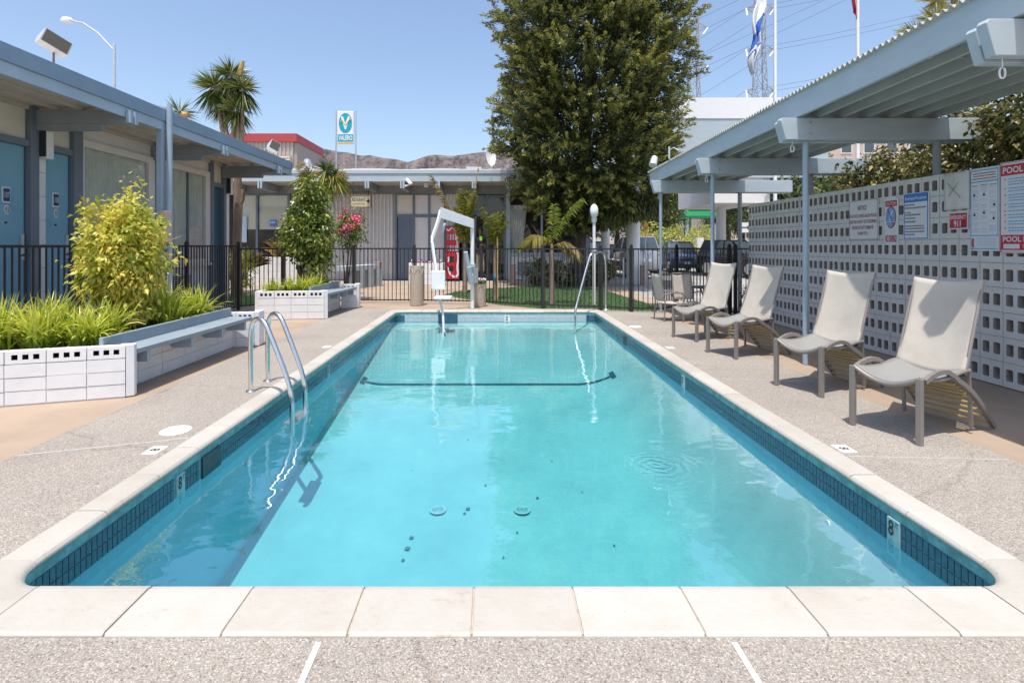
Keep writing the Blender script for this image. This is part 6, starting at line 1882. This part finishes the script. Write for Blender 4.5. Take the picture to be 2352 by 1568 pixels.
tree('broad olive tree left of the bus shelter', (18.3, 56, 0), 4, (18.3, 56, 5.6), (3.0, 2.6, 2.6), 'leaf_olive')
tree('tall dark green tree right of the bus shelter', (23.5, 52, 0), 5, (23.0, 52, 6.2), (2.3, 2.2, 4.2), 'leaf_olive', 120)
tree('green tree behind the end of the screen wall', (26.0, 54, 0), 5, (26, 54, 5.8), (2.2, 2.2, 3.6), 'leaf_olive', 110)
tree('pale olive tree with dark limbs above the screen wall', (15.5, 26, 0), 4, (15.2, 26, 4.4), (2.2, 1.6, 1.5), 'leaf_olive', 70, 50, .28)
tree('leafy olive tree above the screen wall, behind the third beam', (19.5, 29, 0), 4, (19.0, 29, 4.3), (2.4, 1.6, 1.8), 'leaf_olive', 80, 50, .28)
tree('dark tree behind the big conifer at its lower right', (9.0, 38, 0), 4, (9.0, 38, 4.6), (1.8, 1.8, 2.3), 'leaf_olive', 80)
shrub('street_hedge', 'large rounded yellow-green hedge behind the blue sedan', (11.9, 35.5, 0), .3, (11.9, 35.5, 1.35), (2.5, 1.2, 1.6), 'leaf_pale', 150, 34, .16, .2, .11, .3, lump=.2)
shrub('street_hedge', 'smaller pale hedge right of the rounded one, by the shelter', (16.2, 40.0, 0), .3, (16.0, 40.0, 1.6), (1.6, 1.0, 1.5), 'leaf_pale', 80, 30, .16, .2, .11, .3, lump=.2)
for x, y, l in ((12.0, 62, 'left'), (13.6, 60, 'right')):
    pass
t = thing('frame_structure', 'pale steel lattice frame of a substation among the trees', 'structure frame', (14, 64, 0))
for a, c in (((12.2, 64, 0), (12.2, 64, 8.5)), ((15.2, 64, 0), (15.2, 64, 11)), ((12.2, 64, 2), (15.2, 64, 8)), ((15.2, 64, 2), (12.2, 64, 7)), ((11, 64, 5.2), (18, 64, 5.2)), ((16.6, 64, 0), (16.6, 64, 11)), ((13.6, 64, 0), (13.6, 64, 9.5))):
    b = MB(); b.bar(a, c, .2); b.build('strut', 'tower', t)
# hillside apartments seen over the wall
def block_building(label, x0, x1, y, z0, z1, cols, rows):
    t = thing('apartment_block', label, 'building', ((x0 + x1) / 2, y, 0))
    MB().box(x0, x1, y, y + 10, -1, z1).build('wall', 'pink', t)
    MB().box(x0 - .3, x1 + .3, y - .3, y + 10.3, z1, z1 + .4).build('roof', 'tanside', t)
    dx = (x1 - x0) / cols; dz = (z1 - z0) / rows
    for i in range(cols):
        for j in range(rows):
            f = MB().box(x0 + dx * (i + .25), x0 + dx * (i + .75), y - .08, y - .002, z0 + dz * (j + .25), z0 + dz * (j + .78)).build('window', 'offwhite', t)
            MB().box(x0 + dx * (i + .29), x0 + dx * (i + .71), y - .10, y - .085, z0 + dz * (j + .30), z0 + dz * (j + .73)).build('pane', 'carglass', f)
block_building('beige apartment block on the rise behind the screen wall', 41, 66, 72, 4, 16.5, 8, 4)
block_building('beige house seen between trees over the screen wall', 29, 38, 66, 3, 10.5, 4, 2)
hx = MB()
def hill(u, v):
    x = 5 + 110 * u; y = 58 + 90 * v
    return (x, y, -.5 + 7 * max(0, v) ** .8 * (.5 + .5 * u) + .5 * mn.noise(Vector((x * .05, y * .05, 3))))
hx.grid(hill, 40, 30); o = hx.build('hillside', 'earth', None, smooth='all'); o['kind'] = 'structure'

# ---- greenery over the screen wall
for i, (x, y, z, r, l, m) in enumerate(((7.0, 9.0, 2.55, (.9, .8, .55), 'golden-leaved bush over the screen wall above the notice sign', 'leaf_hedge'), (6.75, 7.4, 2.75, (.7, .8, .75), 'leafy bush over the screen wall beside the second canopy beam', 'leaf_hedge'),
                                        (6.5, 6.0, 2.85, (.65, .75, .85), 'dark bush over the screen wall above the metal cover plate', 'leaf_hedge'), (6.45, 4.75, 2.9, (.6, .7, .9), 'nearest dark bush over the screen wall above the pool rules', 'leaf_hedge'))):
    shrub('wall_bush', l, (x, y, 0), 1.5, (x, y, z), r, m, 170, 30, .10, .085, .05, .3, lump=.35, twigs=8, stems=6)
    p, o, idx, ct = cloud((x, y, z - .9), (r[0] * .8, r[1], .8), 60, 20, .12)
    leaves('foliage', p, o, .09, .05, ct[idx] * .5, m, bpy.data.objects[[q.name for q in COL.objects if q.get('label') == l][0]])
t = thing('pine', 'long-needled pine above the corrugated canopy edge at the upper right', 'tree', (9.0, 10.4, 0))
b = MB(); b.tube([(9.4, 10.6, 0), (9.3, 10.5, 4.5), (9.2, 10.4, 6.6)], [.16, .11, .05], 9); b.build('trunk', 'bark_tan', t, smooth=True)
tuf = [(8.30, 10.2, 5.72), (8.68, 10.2, 6.0), (8.85, 10.4, 6.5), (9.1, 10.3, 6.15), (9.3, 10.2, 6.6), (9.0, 10.2, 5.7), (9.5, 10.3, 6.2), (9.7, 10.3, 6.8), (9.35, 10.3, 5.75), (9.9, 10.4, 6.4), (10.2, 10.5, 7.0), (9.6, 10.3, 7.3)]
for x, y, z in tuf:
    b = MB(); b.tube([(9.25, 10.45, z - .8), (x, y, z - .12)], [.035, .02], 6); b.build('limb', 'bark_tan', t)
    n = 150; d = unit(n); d[:, 2] = d[:, 2] * .6 + .75
    leaves('needle_tuft', np.tile([x, y, z - .12], (n, 1)), d, .46 * (.7 + .4 * rng.random(n)), .013, rng.random(n), 'leaf_pine', t, .12, mid=.4)
    n = 60; d = unit(n); d[:, 2] = -np.abs(d[:, 2])
    leaves('needle_tuft', np.tile([x, y, z - .14], (n, 1)), d, .24, .013, .7 + .3 * rng.random(n), 'leaf_pine', t, .2, mid=.4)

# ================================================================== FLAGS, PYLONS, WIRES
def flagpole(label, x, y, h, r=.055):
    t = thing('flagpole', label, 'flagpole', (x, y, 0))
    b = MB(); b.tube([(x, y, 0), (x, y, h * .55), (x, y, h)], [r, r * .9, r * .6], 12); b.build('pole', 'white', t, smooth=True)
    b = MB(); b.lathe([(max(.09 * math.sin(a), .003), h + .09 - .09 * math.cos(a)) for a in np.linspace(0, math.pi, 9)], x, y, 12); b.build('ball', 'yellowprint', t, smooth=True)
    return t
flagpole('white flagpole with the blue and white flag, left of the other pole', 8.67, 16.0, 12.5)
flagpole('white flagpole with the red flag, right of the other pole', 11.2, 16.0, 12.5)
t = thing('blue_white_flag', 'limp blue and white flag hanging from the left flagpole', 'flag', (8.6, 15.95, 9))
b = MB(); nu, nv = 44, 10
def fl_fn(u, v):
    # hanging, ragged strip running down and to the left of its pole
    z = 10.3 - 3.3 * u
    wd = .50 * (1 - u) ** .75 + .05
    sh = -.62 * u ** 1.05
    x = 8.61 + sh - wd * v + .05 * math.sin(u * 17 + v * 3)
    yy = 15.95 + .11 * math.sin(v * 9 + u * 6) * (.3 + u)
    return (x, yy, z - .35 * v + .04 * math.sin(v * 11 + u * 23) )
b.grid(fl_fn, nu, nv)
b.mi = [1 if (.10 < (k // nv) / nu < .52 and False) else 0 for k in range(len(b.f))]
for k in range(len(b.f)):
    u = (k // nv) / nu; v = (k % nv) / nv
    if (.50 < u - .12 * v < .66) or (.78 < u < .80) or u < .17 - .1 * v: b.mi[k] = 1
o = b.build('cloth', ['cloth_white', 'cloth_blue'], t, smooth='all', fix=False)
o.modifiers.new('t', 'SOLIDIFY').thickness = .006
t = thing('red_flag', 'ragged end of a red flag hanging from the right flagpole', 'flag', (11.15, 15.95, 8.5))
b = MB(); b.grid(lambda u, v: (11.13 - (.50 - .42 * u) * v - .02 * u + .03 * math.sin(v * 8 + u * 5), 15.95 + .08 * math.sin(v * 9 + u * 4), 9.6 - 1.25 * u + .55 * v + .05 * math.sin(v * 14 + 9 * u)), 16, 10)
o = b.build('cloth', 'cloth_red', t, smooth='all'); o.modifiers.new('t', 'SOLIDIFY').thickness = .006
def pylon(label, x, y, s, h):
    t = thing('transmission_tower', label, 'pylon', (x, y, 0))
    def wd(z): return s * (5.2 - 4.0 * min(1, z / (h * .75))) * .5 + .5 * s
    lv = list(np.linspace(0, h, 17)); b = MB()
    for a, c in zip(lv[:-1], lv[1:]):
        wa, wc = wd(a), wd(c)
        A = [(x - wa, y - wa, a), (x + wa, y - wa, a), (x + wa, y + wa, a), (x - wa, y + wa, a)]
        C = [(x - wc, y - wc, c), (x + wc, y - wc, c), (x + wc, y + wc, c), (x - wc, y + wc, c)]
        for i in range(4):
            b.bar(A[i], C[i], .24); b.bar(A[i], C[(i + 1) % 4], .13); b.bar(A[(i + 1) % 4], C[i], .13); b.bar(A[i], A[(i + 1) % 4], .13)
    b.build('lattice', 'tower', t, kind='stuff')
    arms = []
    for z in (h * .60, h * .755, h * .91):
        for sg in (-1, 1):
            b = MB(); e = (x + sg * 4.0 * s, y, z + .3); w = wd(z)
            for yy in (-w, w): b.bar((x + sg * w, y + yy, z + 1.2), e, .22); b.bar((x + sg * w, y + yy, z - .6), e, .22)
            b.build('arm', 'tower', t, kind=None)
            q = MB(); f = (e[0] - .8 * sg - 1.0, y - 1, e[2] - 2.4); q.tube([e, f], [.22, .22], 8); q.build('insulator', 'signwhite', t)
            arms.append(e)
    return arms
A1 = pylon('grey lattice transmission tower behind the left flagpole', 77, 150, 1.0, 76)
A2 = pylon('grey lattice transmission tower mostly hidden behind the big conifer', 58, 150, 1.0, 70)
wi = 0
def wire(a, b_, sagz, lab):
    pts = []
    for q in np.linspace(0, 1, 14):
        p = Vector(a).lerp(Vector(b_), q); p.z -= sagz * 4 * q * (1 - q); pts.append(p)
    m = MB(); m.tube(pts, [.045 * max(.35, (p.y / 150)) for p in pts], 5)
    tagit(m.build('power_line', 'wire'), lab, 'power line', 'power lines crossing the sky from the tower')
for k, e in enumerate(A1):
    side = 'left' if k % 2 == 0 else 'right'; lev = ('lowest', 'middle', 'top')[k // 2]
    # towards the right the line runs on over the street and past the canopy
    wire(e, (170 + 4 * (k % 2), 138, e[2] + 22), 2.5, 'thin dark power line running right from the %s %s arm of the tower' % (lev, side))
    wire(e, (-10 + 8 * (k % 2), 165, e[2] - 45), 2.0, 'thin dark power line sloping down left from the %s %s arm of the tower' % (lev, side))
for k, e in enumerate(A2[2:]):
    wire(e, (150, 100, e[2] + 40), 2.0, 'thin dark power line climbing from the hidden tower, number %s from below' % ('one', 'two', 'three', 'four')[k])

# ================================================================== SIGNS ON THE SCREEN WALL
def wsign(name, label, y0, y1, z0, z1, m='signwhite', cat='sign', th=.012, bev=.003, x=WX):
    """y0 far edge, y1 near edge"""
    t = thing(name, label, cat, (x, (y0 + y1) / 2, z0))
    MB().box(x - th - .004, x - .004, y1, y0, z0, z1).build('sign_panel', m, t, bevel=bev)
    for yy in (y0 - .018, y1 + .018):
        for zz in (z0 + .02, z1 - .02):
            MB().tube([(x - th - .0065, yy, zz), (x - th - .003, yy, zz)], .0065, 8).build('screw', 'greysign', t)
    return t
SX = WX - .0172
def srect(t, name, m, f0, f1, g0, g1, y0, y1, z0, z1, lift=0.0):
    """a printed field: fractions across (from the far edge) and up"""
    a = y0 + (y1 - y0) * f0; c = y0 + (y1 - y0) * f1
    return MB().box(SX - .0012 - lift, SX + .0005, c, a, z0 + (z1 - z0) * g0, z0 + (z1 - z0) * g1).build(name, m, t)
def stext(t, body, fc, gc, fw, gh, m, y0, y1, z0, z1, lift=.0026, **k):
    yc = y0 + (y1 - y0) * fc
    return text(body, abs(y1 - y0) * fw, (z1 - z0) * gh, (SX - lift, yc, z0 + (z1 - z0) * gc), (R(90), 0, R(-90)), m, t, **k)
def frame(t, m, y0, y1, z0, z1, i, w):
    H = z1 - z0; L = abs(y1 - y0)
    fi, fw = i / L, w / L; gi, gw = i / H, w / H
    for q in ((fi, 1 - fi, gi, gi + gw), (fi, 1 - fi, 1 - gi - gw, 1 - gi), (fi, fi + fw, gi + gw, 1 - gi - gw), (1 - fi - fw, 1 - fi, gi + gw, 1 - gi - gw)):
        srect(t, 'border', m, *q, y0, y1, z0, z1)
def lines(t, m, rows, y0, y1, z0, z1, name='fine_print'):
    """unreadably small print, as thin strips"""
    b = MB()
    for f0, f1, g, h in rows:
        x = f0
        while x < f1:
            w = min(f1 - x, random.uniform(.02, .07)); a = y0 + (y1 - y0) * x; c = y0 + (y1 - y0) * (x + w)
            b.box(SX - .0012, SX + .0004, c, a, z0 + (z1 - z0) * (g - h / 2), z0 + (z1 - z0) * (g + h / 2)); x += w + .012
    b.build(name, m, t, kind='stuff')
Q = (7.95, 7.35, 1.582, 2.172)
t = wsign('notice_sign', 'white NOTICE sign about the pool ropes on the screen wall', *Q)
frame(t, 'maroonprint', *Q, .008, .006)
stext(t, 'NOTICE', .47, .80, .30, .115, 'maroonprint', *Q, off=.012)
for k, (s, w) in enumerate((('THE POOL ROPES ARE IN PLACE', .94), ('FOR THE SAFETY OF CHILDREN', .92), ('PLEASE DO NOT REMOVE.', .75), ('THANK YOU.', .35))):
    stext(t, s, .49, .60 - .145 * k, w, .085, 'maroonprint', *Q, off=.014)
Q = (7.235, 6.99, 1.506, 2.165)
t = wsign('no_diving_sign', 'narrow CAUTION NO DIVING sign with a crossed-out blue circle', *Q)
srect(t, 'red_field', 'red', .08, .92, .80, .92, *Q); stext(t, 'CAUTION!', .5, .86, .76, .07, 'signwhite', *Q)
yc, zc = (Q[0] + Q[1]) / 2, 1.885
for nm, m, r, lf in (('ring', 'red', .150, .0015), ('disc', 'skyprint', .132, .003)):
    b = MB(); b.add([(SX - lf, yc + .60 * r * math.cos(a), zc + r * math.sin(a)) for a in np.linspace(0, 2 * math.pi, 33)[:-1]], [tuple(range(32))]); b.build(nm, m, t, fix=False)
b = MB(); b.bar((SX - .004, yc + .02, zc - .02), (SX - .004, yc - .03, zc + .09), .002, .018); b.bar((SX - .004, yc + .03, zc - .03), (SX - .004, yc - .02, zc - .045), .002, .016); b.build('diver', 'signwhite', t)
b = MB(); b.tube([(SX - .004, yc + .075 - .0125 * k, zc - .065 + .006 * (k % 2)) for k in range(13)], .004, 5); b.build('waves', 'signwhite', t)
b = MB(); b.bar((SX - .005, yc + .055, zc + .115), (SX - .005, yc - .055, zc - .115), .002, .014); b.build('slash', 'red', t)
stext(t, 'NO DIVING!', .5, .135, .84, .15, 'red', *Q, off=.02)
Q = (6.90, 6.50, 1.577, 2.18)
t = wsign('emergency_procedures_sign', 'white Emergency Procedures sign with a blue header and border', *Q)
frame(t, 'blueprint', *Q, .010, .012)
srect(t, 'blue_header', 'blueprint', .035, .965, .80, .965, *Q); stext(t, 'Emergency Procedures', .5, .875, .84, .085, 'signwhite', *Q, off=.02)
lines(t, 'greysign', [(.08, .46, .745, .03), (.08, .90, .68, .035), (.08, .30, .58, .03), (.08, .68, .53, .035), (.08, .50, .46, .03), (.08, .50, .385, .035), (.08, .82, .29, .03), (.08, .84, .235, .03), (.08, .84, .17, .03), (.08, .46, .11, .03)], *Q)
Q = (6.21, 5.965, 1.69, 1.892)
t = wsign('emergency_911_sign', 'small red EMERGENCY 911 sign below the metal cover plate', *Q)
srect(t, 'red_field', 'red', .04, .96, .07, .93, *Q); stext(t, 'EMERGENCY', .5, .70, .84, .22, 'signwhite', *Q, off=.02); stext(t, '911', .46, .33, .36, .38, 'signwhite', *Q, off=.025)
lines(t, 'paleprint', [(.70, .90, .48, .04), (.70, .88, .38, .04), (.70, .88, .28, .04), (.70, .92, .18, .04), (.14, .24, .22, .03)], *Q)
Q = (5.935, 5.60, 1.44, 2.36)
t = wsign('first_aid_poster', 'tall blue-bordered first aid poster with small diagrams beside the pool rules', *Q)
for q in ((.02, .98, .965, .98), (.02, .98, .83, .845), (.02, .04, .18, .965), (.96, .98, .18, .965), (.02, .98, .18, .192), (.02, .04, .02, .165), (.04, .9, .022, .034)): srect(t, 'border', 'skyprint', *q, *Q)
lines(t, 'maroonprint', [(.10, .90, .935, .012), (.12, .88, .905, .012), (.08, .92, .872, .012), (.08, .26, .79, .01), (.38, .62, .795, .01), (.70, .92, .79, .01)], *Q)
rows = []
for c in (.08, .38, .68):
    g = .77
    while g > .22:
        if random.random() < .62: rows.append((c, c + .22, g, .008))
        g -= .018
lines(t, 'paleprint', rows, *Q)
for c, g in ((.15, .69), (.50, .69), (.85, .56), (.50, .47), (.16, .45), (.83, .40)):
    yc = Q[0] + (Q[1] - Q[0]) * c; zc = Q[2] + (Q[3] - Q[2]) * g
    b = MB(); b.lathe([(.003, -.01), (.02, 0), (.003, .01)], 0, 0, 8); b.v = [(SX - .002, yc + x * .6, zc - .012 + y * .6) for x, y, z in b.v]; b.build('diagram_red', 'red', t)
    b = MB(); b.add([(SX - .0035, yc + .014, zc - .002), (SX - .0035, yc - .014, zc + .002), (SX - .0035, yc - .004, zc + .032)], [(0, 1, 2)]); b.build('diagram_blue', 'paleprint', t, fix=False)
b = MB(); b.tube([(SX - .002, Q[0] - .045 + .012 * math.sin(a), 1.53 + .05 * math.cos(a)) for a in np.linspace(.3, 2.9, 9)], .009, 6); b.build('phone_symbol', 'red', t, smooth=True)
lines(t, 'paleprint', [(.26, .92, .15 - .02 * k, .008) for k in range(5)], *Q)
Q = (5.59, 5.06, 1.42, 2.38)
t = wsign('pool_rules_sign', 'large white POOL RULES board with red headers, cut by the right edge', *Q)
frame(t, 'red', *Q, .008, .005)
srect(t, 'red_header', 'red', .03, .97, .85, .965, *Q); stext(t, 'POOL RULES', .5, .908, .86, .070, 'signwhite', *Q, off=.025)
srect(t, 'red_footer', 'red', .03, .97, .035, .20, *Q); stext(t, 'POOL HOURS', .5, .155, .86, .062, 'signwhite', *Q, off=.025)
stext(t, 'TO', .5, .075, .10, .035, 'signwhite', *Q, off=.02)
srect(t, 'hours_blank', 'signwhite', .08, .40, .05, .10, *Q, lift=.0014); srect(t, 'hours_blank', 'signwhite', .60, .92, .05, .10, *Q, lift=.0014)
rows = []; bl = []
g = .81
for nl in (3, 2, 3, 2, 1, 2, 2, 2):
    bl.append((.10, .13, g, .012))
    for k in range(nl): rows.append((.18, random.uniform(.7, .92), g, .011)); g -= .030
    g -= .012
lines(t, 'skyprint', rows, *Q); lines(t, 'red', bl, *Q, name='bullets')
shrub('backing_hedge', 'dark dense hedge added behind the screen wall to darken its holes', (6.5, 8.0, 0), .2, (6.55, 7.9, 1.0), (.40, 3.6, 1.25), 'leaf_hedge', 420, 26, .14, .12, .07, .3, lump=.2, shell=.2)  # hedge added behind the wall so that its holes show dark
# metal cover plate and an old bracket on the wall
t = thing('cover_plate', 'weathered square grey cover plate at the top of the screen wall', 'cover plate', (WX, 6.1, 1.93))
b = MB()
b.grid(lambda u, v: (WX - .03 - .012 * math.sin(u * 3.1) * math.sin(v * 3.1) - .003 * mn.noise(Vector((u * 5, v * 5, 1))), 6.265 - .325 * u, 1.92 + .44 * v), 10, 10)
o = b.build('plate', 'grey_block', t, smooth='all'); o.modifiers.new('t', 'SOLIDIFY').thickness = .02
b = MB(); b.bar((WX - .05, 6.20, 2.24), (WX - .05, 6.02, 2.05), .003); b.bar((WX - .05, 6.05, 2.24), (WX - .05, 6.18, 2.08), .003); b.build('scratches', 'rust', t)
t = thing('wall_bracket', 'rusty bracket on the wall behind the nearest lounger', 'bracket', (WX, 5.9, .86))
MB().box(WX - .06, WX - .002, 5.88, 5.93, .80, 1.0).build('timber', 'rust', t); MB().box(WX - .05, WX - .002, 5.935, 5.99, .84, 1.02).build('bracket_plate', 'galv', t)
t = shrub('wall_weed', 'thin climbing weed at the far foot of the screen wall', (5.3, 10.6, 0), .2, (5.28, 10.6, .42), (.12, .2, .40), 'leaf_hedge', 26, 9, .05, .07, .04, .3)
